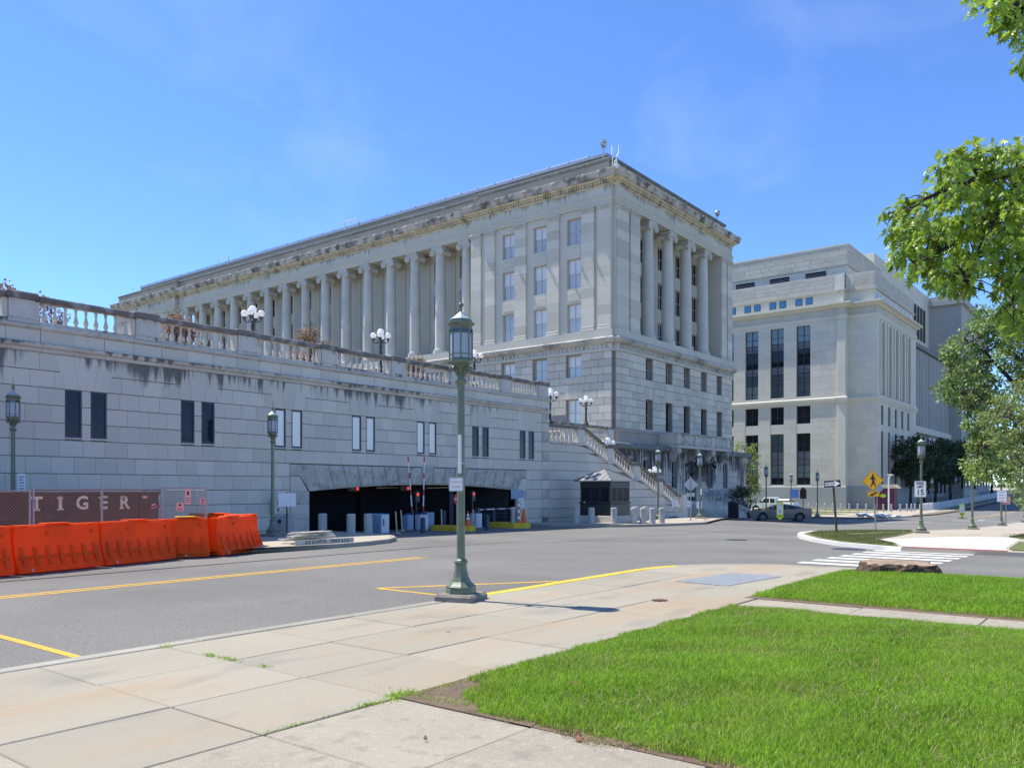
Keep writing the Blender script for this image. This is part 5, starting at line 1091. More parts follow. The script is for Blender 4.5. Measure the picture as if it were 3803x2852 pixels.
MB().tube([(0, 0, -.1), (.0, .0, 1.2), (.0, .01, 2.15)], .05, 8).obj('post', 'bark', t, True, **L); t.rotation_euler = (rad(1.5), rad(-3.5), rad(-108))
plate(t, rpts(-.45, .45, 2.0, 2.33, .03), 'sign_black', -.075); ring(t, rpts(-.45, .45, 2.0, 2.33, .03), .96, 'sign_white', -.077)
plate(t, [(-.38, 2.09), (.12, 2.09), (.12, 2.03), (.40, 2.165), (.12, 2.30), (.12, 2.24), (-.38, 2.24)], 'sign_white', -.0785, .002, 'arrow'); lett(t, 'ONE WAY', .125, -.12, 2.165, y=-.081, sx=.98)
t = sign('crossing_sign', 'yellow pedestrian crossing diamond with arrow plaque on a steel post', 'road sign', 43.4, 11.0, rad(-92))
MB().tube([(0, 0, -.1), (0, 0, 2.85)], .035, 8).obj('post', 'galvanised_pole', t, True, **L); t.rotation_euler = (0, rad(-3), rad(-92))
D_ = [(0, 1.93), (.53, 2.46), (0, 2.99), (-.53, 2.46)]; plate(t, D_, 'sign_yellow', -.05); ring(t, [(p[0]*.95, 2.46+(p[1]-2.46)*.95) for p in D_], .96, 'sign_black', -.0515)
def walker(t, cx, cz, s, y, m='sign_black'):
    q = MB(); q.ball((cx+.02*s, y, cz+.42*s), (.075*s, .002, .075*s), 12, 8)
    for pts, r in (([(.0, .33), (-.01, .2), (.03, .0)], [.075, .085, .06]), ([(.03, .0), (.1, -.18), (.17, -.4)], [.06, .05, .035]), ([(.02, .0), (-.04, -.2), (-.16, -.4)], [.06, .05, .035]), ([(.03, .3), (.14, .2), (.2, .02)], [.05, .035, .03]), ([(-.03, .28), (-.12, .16), (-.22, .13)], [.05, .035, .03])):
        for (a, b), (ra, rb) in zip(zip(pts, pts[1:]), zip(r, r[1:])):
            d = Vector((b[0]-a[0], b[1]-a[1])).normalized(); n_ = Vector((-d.y, d.x)); q.prism([(cx+s*(a[0]+n_.x*ra), cz+s*(a[1]+n_.y*ra)), (cx+s*(b[0]+n_.x*rb), cz+s*(b[1]+n_.y*rb)), (cx+s*(b[0]-n_.x*rb), cz+s*(b[1]-n_.y*rb)), (cx+s*(a[0]-n_.x*ra), cz+s*(a[1]-n_.y*ra))], 'y', y, y+.001)
    q.obj('pedestrian_symbol', m, t, **L)
walker(t, 0, 2.44, .70, -.0525); plate(t, rpts(-.29, .29, 1.66, 1.93, .03), 'sign_yellow', -.05); ring(t, rpts(-.27, .27, 1.68, 1.91, .03), .94, 'sign_black', -.0515)
plate(t, [(.18, 1.86), (.12, 1.90), (-.06, 1.80), (-.03, 1.76+.1), (-.2, 1.73), (-.02, 1.70), (-.03, 1.74), (.16, 1.83)], 'sign_black', -.053, .001, 'arrow')
t = sign('speed_limit_sign', 'white SPEED LIMIT 15 sign strapped to a lantern pole', 'road sign', 40.9, 8.45, rad(-90), z=h(41, 8.45))
plate(t, rpts(-.245, .245, 1.62, 2.35, .04), 'sign_white', -.10); ring(t, rpts(-.232, .232, 1.635, 2.335, .04), .96, 'sign_black', -.1015); MB().box(-.08, -.095, 1.8, .08, .06, 1.83).box(-.08, -.095, 2.1, .08, .06, 2.13).obj('strap', 'galvanised', t, **L)
lett(t, 'SPEED', .15, 0, 2.235, y=-.103, sx=.78); lett(t, 'LIMIT', .15, 0, 2.09, y=-.103, sx=.82); lett(t, '15', .36, 0, 1.83, y=-.103, sx=.9, bold=.006)
t = sign('tow_sign', 'small white TOW AWAY ZONE plate on the lantern at the kerb', 'sign', 9.16, 8.08, rad(-60), z=0)
plate(t, rpts(-.165, .045, 1.60, 1.80, .02), 'sign_white', -.085); ring(t, rpts(-.158, .038, 1.607, 1.793, .02), .95, 'sign_black', -.0865); lett(t, 'TOW A', .055, -.06, 1.73, 'faded_red', -.088, .9, 0); lett(t, 'ZONE', .055, -.06, 1.66, 'faded_red', -.088, .9, 0)
t = sign('edge_on_sign', 'white notice seen edge-on above the tow plate', 'sign', 9.16, 8.08, rad(-10), z=0); plate(t, rpts(-.12, -.06, 1.86, 2.42, .01), 'sign_white', -.08); MB().box(-.1, -.075, 2.0, 0, 0, 2.02).obj('strap', 'galvanised', t, **L)
def notice(x, y, rz, zc, w_, hh, lb, pole=True, lines=5, m_='sign_white', pm='galvanised_pole', zt=None, name='notice_sign'):
    t = sign(name, lb, 'sign', x, y, rz)
    if pole: MB().tube([(0, 0, -.05), (0, 0, zt or zc+hh/2)], .025, 8).obj('post', pm, t, True, **L)
    plate(t, rpts(-w_/2, w_/2, zc-hh/2, zc+hh/2, .015), m_, -.05)
    if lines:
        q = MB()
        for k in range(lines): q.box(-w_*.34, -.0515, zc+hh*.36-hh*.76*k/max(1, lines-1)-.012, w_*.34*(1-.3*(k % 2)), -.0508, zc+hh*.36-hh*.76*k/max(1, lines-1)+.012)
        q.obj('print', 'sign_black', t, **L)
    return t
notice(9.42, 23.9, rad(-30), 1.72, .18, .62, 'narrow white notice on the lantern behind the dumpster', False, 7)
notice(18.55, 24.7, rad(-28), 1.22, .62, .48, 'blank white board on a dark post before the granite jamb', True, 0, 'sign_white', 'black_metal', 1.5)
notice(63.7, 8.2, rad(-88), 1.98, .55, .75, 'white parking notice on the lantern under the tree', False, 4); notice(63.9, 8.0, rad(-80), 1.72, .5, .55, 'pink-white notice on a thin post under the tree', True, 3, 'sign_pink', 'galvanised_pole', 2.0)
notice(50.3, 23.5, rad(-95), 1.72, .1, .42, 'narrow white notice on the lantern by the entrance', False, 3)
for x, y, lb in ((50.6, 25.6, 'small white sidewalk notice at the foot of the stair balusters'), (54.0, 26.2, 'small white sidewalk notice beside the stair newel'), (56.5, 26.6, 'grey blank notice stand near the trash bin')): 
    t = notice(x, y, rad(-35), .95, .42, .5, lb, True, 3 if 'white' in lb else 0); MB().cbox(-.28, -.2, 0, .28, .2, .05, .02).obj('foot', 'rubber', t, **L)
t = sign('diamond_sign', 'bare metal back of a diamond road sign on a grey post by the forecourt', 'road sign', 45.1, 21.75, rad(-60)); MB().tube([(0, 0, -.05), (0, 0, 2.62)], .03, 8).obj('post', 'galvanised_pole', t, True, **L); plate(t, [(0, 1.70), (.43, 2.14), (0, 2.58), (-.43, 2.14)], 'sign_back', .035); plate(t, rpts(-.24, .24, 1.42, 1.66, .02), 'sign_back', .035)
t = sign('diamond_sign', 'white back of a small diamond road sign at the far corner', 'road sign', 84.5, 21.3, rad(-75)); MB().tube([(0, 0, -.05), (0, 0, 3.2)], .035, 8).obj('post', 'galvanised_pole', t, True, **L); plate(t, [(0, 2.1), (.62, 2.75), (0, 3.4), (-.62, 2.75)], 'sign_back', -.06)
for x, y, lb in ((56.6, 20.6, 'lime pedestrian paddle sign standing in the road before the silver coupe'), (89.8, 14.9, 'distant lime pedestrian paddle sign in the rising road')):
    t = thing('paddle_sign', lb, 'road sign', (x, y, h(x, y)-.12), rad(-74)); MB().cbox(-.42, -.2, 0, .42, .2, .05, .02).obj('base', 'rubber', t, **L); MB().cbox(-.05, -.03, .05, .05, .03, .18, .01).obj('hinge', 'rubber', t, **L)
    plate(t, [(-.04, .14), (.04, .14), (.22, .40), (.22, 1.32), (.18, 1.40), (-.18, 1.40), (-.22, 1.32), (-.22, .40)], 'sign_lime', -.015, .03); plate(t, rpts(-.16, .16, .56, 1.28, .02), 'sign_white', -.018, .002); walker(t, 0, .76, .26, -.0195)
    ring(t, [(-.12, 1.2), (.12, 1.2), (0, .98)], .8, 'sign_red', -.0195); q = MB(); [q.box(-.13, -.0165, .40+.06*k, .13, -.0155, .43+.06*k) for k in range(2)]; q.obj('print', 'sign_black', t, **L)
notice(88, 30.5, rad(-75), 2.2, .9, .9, 'small blue accessible parking sign before the pale building', True, 0, 'blue_sign', 'galvanised_pole', 2.6)
t = thing('historical_marker', 'dark cast historical marker on a post by the lawn', 'marker', (106, 35.6, h(106, 35.6)), rad(-70)); MB().tube([(0, 0, 0), (0, 0, 2.0)], .06, 8).obj('post', 'dark_frame', t, True, **L); plate(t, [(-.4, 1.6), (.4, 1.6), (.4, 2.7), (.2, 2.9), (.12, 3.05), (-.12, 3.05), (-.2, 2.9), (-.4, 2.7)], 'bark_dark', -.03, .06)
t = thing('solar_light', 'slim white pole with a solar panel light at the plaza', 'light pole', (113.5, 27.2, h(113, 27))); MB().tube([(0, 0, 0), (0, 0, 4.3), (-.2, -.3, 4.6)], .1, 8).obj('pole', 'sign_white', t, True, **L); MB().cbox(-.35, -.55, 4.55, .1, .1, 4.68, .03).obj('head', 'sign_white', t, **L)
t = thing('kiosk', 'small maroon information kiosk with a tan roof at the plaza', 'kiosk', (118.6, 28.8, h(118.6, 28.8))); MB().cbox(-.9, -1.3, 0, .9, 1.3, 2.9, .04).obj('cabinet', 'kiosk_purple', t, **L); MB().prism([(-1.7, 2.9), (1.7, 2.9), (1.2, 3.4), (-1.2, 3.4)], 'x', -1.2, 1.2).obj('roof', 'wood_pale', t, **L); MB().ball((-.92, .1, 1.9), (.02, .4, .25), 10, 8).obj('poster_shape', 'sign_lime', t, **L)
# ================================================================ garage entry equipment
def machine(x0, x1, y0, y1, hh, mf, ms, lb, top=None):
    z = h(x0, y0)-.1; t = thing('ticket_machine', lb, 'machine', ((x0+x1)/2, (y0+y1)/2, z)); block('cabinet', x0, y0, z, x1, y1, z+hh, mf, t, .02); block('front_panel', x0+.03, y0-.012, z+.06, x1-.03, y0-.001, z+hh-.05, ms, t, .004)
    block('side_panel', x0-.012, y0+.03, z+.06, x0-.001, y1-.03, z+hh-.05, ms if top else mf, t, .004)
    if top: MB().lathe([((x1-x0)*.55, 0), ((x1-x0)*.5, .06), (.05, .1)], 12, ((x0+x1)/2, (y0+y1)/2, z+hh)).obj('hood', 'machine_dark', t, True)
    return t
t = machine(22.0, 22.45, 23.5, 24.3, .78, 'machine_blue', 'machine_white', 'blue and white cabinet beside the concrete bollards'); MB().box(22.1, 23.48, .2, 22.16, 23.499, .45).obj('handle', 'machine_dark', t)
machine(24.95, 25.3, 25.0, 25.4, .66, 'machine_blue', 'machine_blue', 'blue gate machine with a dark hood, left of the pair', True); machine(25.5, 25.95, 24.75, 25.15, .68, 'machine_white', 'machine_white', 'white gate machine with a dark hood, right of the pair', True)
t = machine(26.15, 26.9, 25.3, 25.75, .74, 'machine_blue', 'machine_blue', 'blue cabinet with a round lock between the gate lanes'); MB().ball((26.5, 25.285, .4), (.05, .015, .05), 10, 6).obj('lock', 'machine_dark', t)
machine(28.9, 29.3, 24.55, 24.95, .68, 'machine_white', 'machine_white', 'white gate machine holding the lowered arm', True)
def striped(p0, p1, n, t, r=.028):
    a, b = Vector(p0), Vector(p1)
    for k in range(n): MB().tube([a.lerp(b, k/n), a.lerp(b, (k+1)/n-.002)], r, 6).obj('stripe', 'sign_red' if k % 3 == 0 else 'sign_white', t)
for x, y, xt, lb in ((25.25, 25.1, 25.0, 'raised red and white gate arm, left one leaning out'), (25.72, 24.9, 25.78, 'raised red and white gate arm, upright right one')):
    t = thing('gate_arm', lb, 'gate', (x, y, .5)); striped((xt, y-.05, 2.98), (x, y-.05, .62), 10, t); MB().cbox(x-.06, y-.12, .5, x+.06, y, .66, .01).obj('hinge', 'machine_dark', t)
t = thing('gate_arm', 'lowered red and white gate arm across the exit lane', 'gate', (29.2, 24.7, .5)); striped((32.4, 24.75, .66), (29.2, 24.7, .64), 11, t); MB().cbox(29.05, 24.6, .5, 29.2, 24.8, .72, .01).obj('hinge', 'machine_dark', t)
for x, y, lb in ((25.75, 25.3, 'small black traffic signal showing red beside the raised arms'), (29.35, 25.2, 'small black traffic signal showing red over the exit lane')):
    t = thing('traffic_signal', lb, 'signal', (x, y, 0)); MB().tube([(x, y, -.2), (x, y, 1.05)], .04, 8).obj('post', 'black_metal', t, True); MB().cbox(x-.12, y-.1, 1.0, x+.12, y+.1, 1.5, .02).obj('housing', 'black_metal', t); MB().ball((x, y-.1, 1.36), (.07, .03, .07), 12, 8).obj('red_lens', 'red_lamp', t, True); MB().ball((x, y-.1, 1.14), (.07, .03, .07), 12, 8).obj('dark_lens', 'dark_glass', t, True)
for x, y, lb in ((24.2, 23.4, 'short dark blue post before the gate machines'), (27.4, 25.2, 'tall dark blue post beside the blue cabinet'), (28.2, 23.35, 'dark blue post right of the yellow island'), (31.4, 25.6, 'thick dark blue post at the exit railing')):
    hh = .85 if 'tall' in lb or 'thick' in lb else .66; t = thing('guard_post', lb, 'post', (x, y, -.15)); MB().lathe([(.1, 0), (.1, hh-.08)], 12, (x, y, -.2)).obj('tube', 'machine_dark', t, True); MB().lathe([(.1, hh-.08), (.085, hh-.02), (.03, hh)], 12, (x, y, -.2)).obj('cap', 'machine_dark', t, True)
for x, y, lb in ((26.95, 23.75, 'domed grey bollard on the yellow island behind the cone'), (30.75, 23.9, 'domed grey bollard on the yellow island by the orange delineator')): 
    t = thing('domed_bollard', lb, 'bollard', (x, y, 0)); MB().lathe([(.12, 0), (.12, .68)], 12, (x, y, -.05)).obj('tube', 'galvanised_pole', t, True); MB().lathe([(.13, .68), (.12, .76), (.06, .80)], 12, (x, y, -.05)).obj('dome', 'concrete_bollard', t, True)
def cone(x, y, z, s, lb, bands=True):
    t = thing('traffic_cone', lb, 'cone', (x, y, z)); MB().cbox(x-.19*s, y-.19*s, z, x+.19*s, y+.19*s, z+.03, .01).obj('foot', 'cone_orange', t); f = lambda q: (.14-.11*q)*s
    for i, (a, b) in enumerate(((0, .42), (.42, .58), (.58, .66), (.66, .84), (.84, 1))): MB().lathe([(f(a), a*.68*s), (f(b), b*.68*s)], 14, (x, y, z+.03)).obj('band', 'sign_white' if bands and i in (1, 3) else 'cone_orange', t, True)
cone(26.85, 23.3, 0.02, .85, 'orange cone with white bands on the yellow island'); cone(31.1, 23.5, .02, .95, 'plain orange cone leaning by the state parking notice', False)
t = thing('delineator', 'orange and white striped delineator post on the exit island', 'delineator', (30.95, 23.7, 0))
for k in range(6): MB().lathe([(.075-.006*k, k*.15), (.07-.006*k, k*.15+.148)], 10, (30.95, 23.7, .02)).obj('band', 'cone_orange' if k % 2 == 0 else 'sign_white', t, True)
MB().tube([(30.95, 23.7, .91), (30.95, 23.7, 1.0)], .035, 8).obj('handle', 'cone_orange', t)
t = thing('staff_parking_sign', 'white STATE EMPLOYEE PARKING ONLY sign on a wooden stake', 'sign', (31.2, 23.75, 0), rad(-38)); MB().tube([(.05, 0, -.05), (0, 0, 1.1)], .025, 6).obj('stake', 'wood_pale', t, **L); plate(t, rpts(-.13, .13, .70, 1.16, .01), 'sign_white', -.04)
for k, s in enumerate(('STATE', 'EMPLOYEE', 'PARKING', 'ONLY')): lett(t, s, .062, 0, 1.1-.11*k, y=-.044, sx=.75, bold=.001)
for x, y, a, lb in ((22.85, 23.5, -.08, 'pale wooden stake leaning by the blue cabinet'), (24.5, 24.9, -.06, 'pale wooden stake leaning by the blue gate machine'), (27.05, 23.2, .03, 'pale wooden stake on the yellow island'), (26.4, 24.4, -.03, 'pale wooden stake behind the stop sign')): t = thing('stake', lb, 'stake', (x, y, -.1)); MB().tube([(x, y, -.12), (x+a, y, .72)], .028, 6).obj('shaft', 'wood_pale', t, True); MB().cbox(x-.1, y-.1, -.16, x+.1, y+.1, -.1, .01).obj('foot', 'wood_pale', t)
t = thing('stop_sign', 'red octagonal stop sign half behind the kerb lantern', 'road sign', (27.25, 24.3, 0), rad(-5)); MB().tube([(0, 0, -.1), (0, 0, 1.3)], .03, 8).obj('post', 'galvanised_pole', t, True, **L); plate(t, [(.25*math.cos(rad(22.5+45*k)), 1.15+.25*math.sin(rad(22.5+45*k))) for k in range(8)], 'sign_red', -.05); lett(t, 'STOP', .14, 0, 1.15, 'sign_white', -.053)
for x0, y0, lb in ((26.2, 23.0, 'yellow painted island kerb with the banded cone'), (30.4, 23.2, 'yellow painted island kerb with the orange delineator')):
    o = MB().prism([(x0, y0+.4), (x0+.4, y0), (x0+.8, y0+.0), (x0+.8, y0+1.9), (x0, y0+1.9)], 'z', -.3, .02).obj('yellow_island', 'kerb_yellow'); o['kind'] = 'structure'
t = thing('exit_railing', 'dark blue pipe railing at the side of the exit lane', 'railing', (31.8, 25.6, 0))
for z in (.2, .38, .56): MB().tube([(29.9, 25.7, z), (33.0, 25.45, z)], .02, 6).obj('rail', 'machine_dark', t, True)
for x in (29.9, 30.7, 32.3, 32.9): MB().tube([(x, 25.6, -.2), (x, 25.6, .6)], .025, 6).obj('post', 'machine_dark', t, True)
t = thing('blank_board', 'blank grey board propped at the right garage jamb', 'board', (32.4, 24.9, .6), rad(-30)); plate(t, rpts(-.33, .33, .5, .95, .01), 'machine_blue', 0, .02); MB().tube([(0, .03, -.6), (0, .03, .9)], .02, 6).obj('post', 'galvanised_pole', t, **L)
t = thing('arch_signal', 'small red and green lane signal hung under the portal arch', 'signal', (22.7, 25.9, 1.5)); MB().cbox(22.4, 25.8, 1.5, 23.0, 25.95, 1.72, .02).obj('box', 'rust_brown', t); MB().ball((22.85, 25.79, 1.61), (.07, .02, .07), 10, 6).obj('red_lens', 'red_lamp', t); MB().ball((22.6, 25.79, 1.61), (.07, .02, .07), 10, 6).obj('dark_lens', 'dark_glass', t)
t = thing('arch_signal', 'small red lane signal hung under the arch behind the raised arms', 'signal', (25.6, 25.9, 1.5)); MB().cbox(25.3, 25.8, 1.52, 25.9, 25.95, 1.74, .02).obj('box', 'rust_brown', t); MB().ball((25.75, 25.79, 1.63), (.07, .02, .07), 10, 6).obj('red_lens', 'red_lamp', t)
t = thing('meter_box', 'grey panel with four round meters on the wall by the portal', 'meter', (18.55, 25.45, .9)); block('panel', 18.4, 25.42, .68, 18.85, 25.485, 1.25, 'sign_back', t, .01)
for a in (18.53, 18.74):
    for z in (.85, 1.1): MB().tube([(a, 25.42, z), (a, 25.33, z)], .06, 12).obj('meter', 'galvanised', t, True)
block('lower_box', 18.62, 25.42, .25, 18.85, 25.485, .6, 'sign_back', t, .01); MB().tube([(18.73, 25.42, .42), (18.73, 25.36, .42)], .07, 12).obj('dial', 'machine_dark', t, True)
# planks stacked on the pavement
t = thing('plank_stack', 'pile of worn white barricade planks on the bare pavement', 'planks', (16.0, 20.2, 0)); z = .0
for k in range(14):
    a = 15.3+R.uniform(-.35, .2); L_ = R.uniform(1.1, 1.6) if k > 3 else 1.9; y = 20.0+.17*(k % 3)+R.uniform(-.05, .05)
    o = put('plank', MB().cbox(-L_/2, -.08, 0, L_/2, .08, .028, .004).mesh('plank', 'plank_white'), t, (a+L_/2, y, .02+.035*(k//2*1.35)), (0, 0, R.uniform(-.12, .12)))
t = thing('barricade_board', 'white barricade board lettered CAPITOL POLICE lying on its edge at the kerb', 'board', (15.95, 19.42, 0), rad(-2)); MB().cbox(-1.06, -.02, .0, 1.06, .02, .14, .004).obj('board', 'plank_white', t, **L)
lett(t, 'CAPITOL', .115, -.18, .07, y=-.0225, sx=.95, bold=.003); lett(t, 'POLICE', .115, .36, .07, y=-.0225, sx=.9, bold=.003)
for k in range(3):
    for x0, s in ((-.72, 1), (.62, -1)): plate(t, [(x0+.11*k, .02), (x0+.11*k+.045, .02), (x0+.11*k+.045+s*.05, .12), (x0+.11*k+s*.05, .12)], 'sign_black', -.0215, .001, 'stripe')
# bin and bench at the entrance
t = thing('trash_bin', 'black ribbed trash bin beside the entrance steps', 'bin', (66.8, 28.3, h(66.8, 28.3))); MB().lathe([(.42, 0), (.45, .05), (.45, 1.25), (.48, 1.3), (.48, 1.36), (.3, 1.4)], 16).obj('drum', 'black_metal', t, True, **L); MB().lathe([(.3, 1.4), (.28, 1.47), (.1, 1.5)], 16).obj('lid', 'black_metal', t, True, **L)
t = thing('bench', 'slatted blue-grey bench at the top of the entrance steps', 'bench', (69.8, 31.2, .48), rad(0))
for k in range(4): MB().box(-.9, -.5+.12*k, .45, .9, -.41+.12*k, .49).obj('seat_slat', 'bench_blue', t, **L)
for k in range(3): MB().box(-.9, .0, .55+.14*k, .9, .03, .65+.14*k).obj('back_slat', 'bench_blue', t, **L)
for x in (-.8, .8): MB().box(x-.03, -.5, 0, x+.03, -.44, .45).obj('leg', 'bench_blue', t, **L); MB().box(x-.03, -.03, 0, x+.03, .0, .95).obj('leg', 'bench_blue', t, **L)
# pavement iron and street bits
for lb, q, m_ in (('grey steel utility cover set in the corner flagstones', [(13.2, 5.7), (13.3, 6.7), (15.3, 6.5), (15.2, 5.5)], 'galvanised_pole'),): o = sheet('utility_cover', q, .009, m_, .02); tag(o, lb, 'cover')
o = MB().lathe([(.12, 0), (.12, .008), (.1, .01)], 18, (10.9, 5.75, .001)).obj('drain_cover', 'rust_brown'); tag(o, 'small round rusty cover in the flagstones past the lantern', 'cover')
for x, y, r_, lb in ((26.8, 7.6, .5, 'dark round manhole cover by the crosswalk kerb'), (29.8, 12.5, .4, 'dark flat manhole cover out in the road')): o = MB().lathe([(r_, 0), (r_, .012)], 20, (x, y, h(x, y)-.122)).obj('manhole_cover', 'dark_frame'); tag(o, lb, 'cover')
t = thing('white_rubble', 'heap of white broken slabs at the far kerb corner', 'rubble', (81.3, 20.6, h(81, 20.6)))
for k in range(16): put('slab', MB().cbox(-.35, -.25, -.06, .35, .25, .06, .02).mesh('slab', 'concrete_new'), t, (81.3+R.uniform(-.6, .6), 20.4+R.uniform(-1.7, 1.7), h(81, 20.6)+R.uniform(.05, .3)), (R.uniform(-.4, .4), R.uniform(-.4, .4), R.uniform(0, 3)))
# ================================================================ vehicles
def wheel(t, x, y, r, side, spokes=10, rim='rim'):
    m = MB(); n = 24; w_ = .12
    pr = [(r*.70, -w_), (r*.95, -w_), (r, -w_*.7), (r, w_*.7), (r*.95, w_), (r*.70, w_)]; V = []; f = []
    for a, b in pr: V += [(x+a*math.cos(2*math.pi*i/n), y+b, r+a*math.sin(2*math.pi*i/n)) for i in range(n)]
    for k in range(len(pr)-1): f += [(k*n+i, (k+1)*n+i, (k+1)*n+(i+1) % n, k*n+(i+1) % n) for i in range(n)]
    tr = m.add(V, f).obj('wheel', 'rubber', t, True, **L)
    MB().tube([(x, y-side*.02, r), (x, y+side*.03, r)], r*.72, 20).obj('brake_disc', 'car_dark', tr, **L)
    q = MB(); yy = y+side*.09
    for k in range(spokes):
        a = 2*math.pi*k/spokes; q.tube([(x+.05*math.cos(a), yy, r+.05*math.sin(a)), (x+r*.70*math.cos(a), yy, r+r*.70*math.sin(a))], .022 if spokes > 6 else .035, 4)
    q.tube([(x+r*.71*math.cos(a), yy, r+r*.71*math.sin(a)) for a in np.linspace(0, 6.283, 25)], .022, 5); q.ball((x, yy, r), (.06, .03, .06), 10, 6); q.obj('rim', rim, tr, True, **L)
def archline(cx, cz, r, n=9): return [(cx+r*math.cos(a), cz+r*math.sin(a)) for a in np.linspace(math.pi, 0, n)]
def shell(name, pts, y0, y1, m, t, bev=.05, taper=None, seg=2):
    mb = MB().prism(pts, 'y', y0, y1); bm = bmesh.new(); vv = [bm.verts.new(q) for q in mb.v]; [bm.faces.new([vv[i] for i in f]) for f in mb.f]
    if taper:
        for q in bm.verts: q.co.y *= taper(q.co.x, q.co.z)
    bmesh.ops.bevel(bm, geom=[e for e in bm.edges if abs(e.verts[0].co.y-e.verts[1].co.y) < .3 and max(e.verts[0].co.z, e.verts[1].co.z) > .42], offset=bev, segments=seg, affect='EDGES', clamp_overlap=True); bmesh.ops.recalc_face_normals(bm, faces=bm.faces[:])
    me = bpy.data.meshes.new(name); bm.to_mesh(me); bm.free(); me.materials.append(MATS[m]); me.polygons.foreach_set('use_smooth', [True]*len(me.polygons)); me.set_sharp_from_angle(angle=rad(40)); return put(name, me, t, local=True)
# silver coupe: nose towards local +X
cx_, cy_ = 66.2, 24.2
car = thing('silver_coupe', 'silver grey muscle coupe standing at the forecourt kerb', 'car', (cx_, cy_, h(cx_, cy_)-.12), rad(122))
rw_ = .355; fx, rx = 1.43, -1.43
side = [(-2.38, .42), (-2.36, .62), (-2.42, .80), (-2.38, .98), (-2.1, 1.02), (-1.55, 1.03), (-.6, .98), (.5, .97), (1.0, .96), (1.6, .90), (2.15, .82), (2.36, .74), (2.44, .62), (2.40, .45), (2.36, .26), (2.2, .2)]
side += [(fx+.42, .2)]+archline(fx, rw_, .42)[::-1]+[(fx-.42, .2), (rx+.44, .2)]+archline(rx, rw_, .44)[::-1]+[(rx-.44, .22), (-2.25, .28)]
shell('body', side, -.95, .95, 'car_silver', car, .07, lambda x, z: (1-.10*max(0, abs(x)-1.7))*(1-.06*max(0, .55-z)))
cabin = [(-1.95, 1.0), (-1.25, 1.25), (-.55, 1.365), (.0, 1.36), (.35, 1.30), (1.02, .96), (.4, .9), (-1.9, .9)]
tp = lambda x, z: 1-.34*max(0, z-.96)/.4
shell('roof', cabin, -.80, .80, 'car_silver', car, .05, tp)
glassp = [(-1.30, 1.02), (-.92, 1.24), (-.5, 1.315), (.0, 1.305), (.28, 1.25), (.72, 1.0)]
for s in (-1, 1):
    V = [(x, s*(.80*tp(x, z)+.006), z) for x, z in glassp]; MB().add(V, [tuple(range(len(V)))]).obj('side_window', 'car_glass', car, **L)
    MB().prism([(-.52, .99), (-.46, 1.33), (-.42, 1.33), (-.46, .99)], 'y', s*.60, s*.812).obj('door_pillar', 'car_silver', car, **L)
    MB().cbox(.55, s*.86 if s > 0 else -1.06, 1.0, .78, s*1.06 if s > 0 else -.86, 1.12, .04).obj('mirror', 'car_silver', car, **L)
    MB().cbox(-1.2, s*.945-.02, .18, 1.0, s*.945+.02, .26, .012).obj('sill', 'car_dark', car, **L); MB().cbox(-.1, s*.951-.006, .78, .1, s*.951+.006, .815, .004).obj('door_handle', 'car_silver', car, **L)
    MB().box(.98, s*.95-.004, .3, .985, s*.95+.004, .93).obj('door_seam', 'car_dark', car, **L); MB().box(-.52, s*.951-.004, .3, -.515, s*.951+.004, .97).obj('door_seam', 'car_dark', car, **L)
    MB().ball((2.33, s*.62, .66), (.08, .17, .07), 10, 8).obj('headlight', 'car_glass', car, True, **L); MB().ball((2.38, s*.72, .36), (.05, .09, .06), 8, 6).obj('fog_light', 'car_dark', car, True, **L); MB().cbox(-2.435, s*.55-.2, .78, -2.39, s*.55+.2, .9, .02).obj('tail_light', 'sign_red', car, **L)
    for x_ in (fx, rx): wheel(car, x_, s*.83, rw_, s)
MB().add([(.42, -.70, 1.262), (.42, .70, 1.262), (1.04, .76, .972), (1.04, -.76, .972)], [(0, 1, 2, 3)]).obj('windscreen', 'car_glass', car, **L); MB().add([(-1.3, -.66, 1.25), (-1.3, .66, 1.25), (-1.93, .72, 1.015), (-1.93, -.72, 1.015)], [(0, 3, 2, 1)]).obj('rear_window', 'car_glass', car, **L)
MB().cbox(2.38, -.48, .58, 2.445, .48, .70, .02).obj('grille', 'car_dark', car, **L); MB().cbox(2.34, -.6, .28, 2.43, .6, .44, .03).obj('air_intake', 'car_dark', car, **L); MB().cbox(2.2, -.85, .19, 2.47, .85, .245, .02).obj('splitter', 'chrome', car, **L); MB().cbox(-2.4, -.8, 1.01, -2.15, .8, 1.06, .02).obj('spoiler', 'car_silver', car, **L)
MB().box(-2.1, -.75, .25, 2.1, .75, .5).obj('underbody', 'car_dark', car, **L)
# white crew-cab pickup with a tank
tk = thing('white_pickup', 'white crew cab pickup truck with a silver tank in its bed', 'truck', (101.0, 37.6, h(101, 37.6)), rad(90))
ts = [(-2.9, .55), (-2.9, 1.02), (-.55, 1.02), (1.0, 1.05), (1.15, 1.06), (2.3, 1.0), (2.72, .92), (2.8, .7), (2.8, .5), (2.45, .42)]+[(1.85+.45*math.cos(a), .4+.45*math.sin(a)) for a in np.linspace(0, math.pi, 8)]+[(1.3, .42), (-1.2, .42)]+[(-1.75+.45*math.cos(a), .4+.45*math.sin(a)) for a in np.linspace(0, math.pi, 8)]+[(-2.3, .45)]
shell('body', ts, -.98, .98, 'truck_white', tk, .05); shell('cab', [(-.6, 1.0), (-.55, 1.72), (-.35, 1.80), (.75, 1.80), (1.0, 1.70), (1.5, 1.05), (1.3, .98)], -.88, .88, 'truck_white', tk, .05, lambda x, z: 1-.15*max(0, z-1))
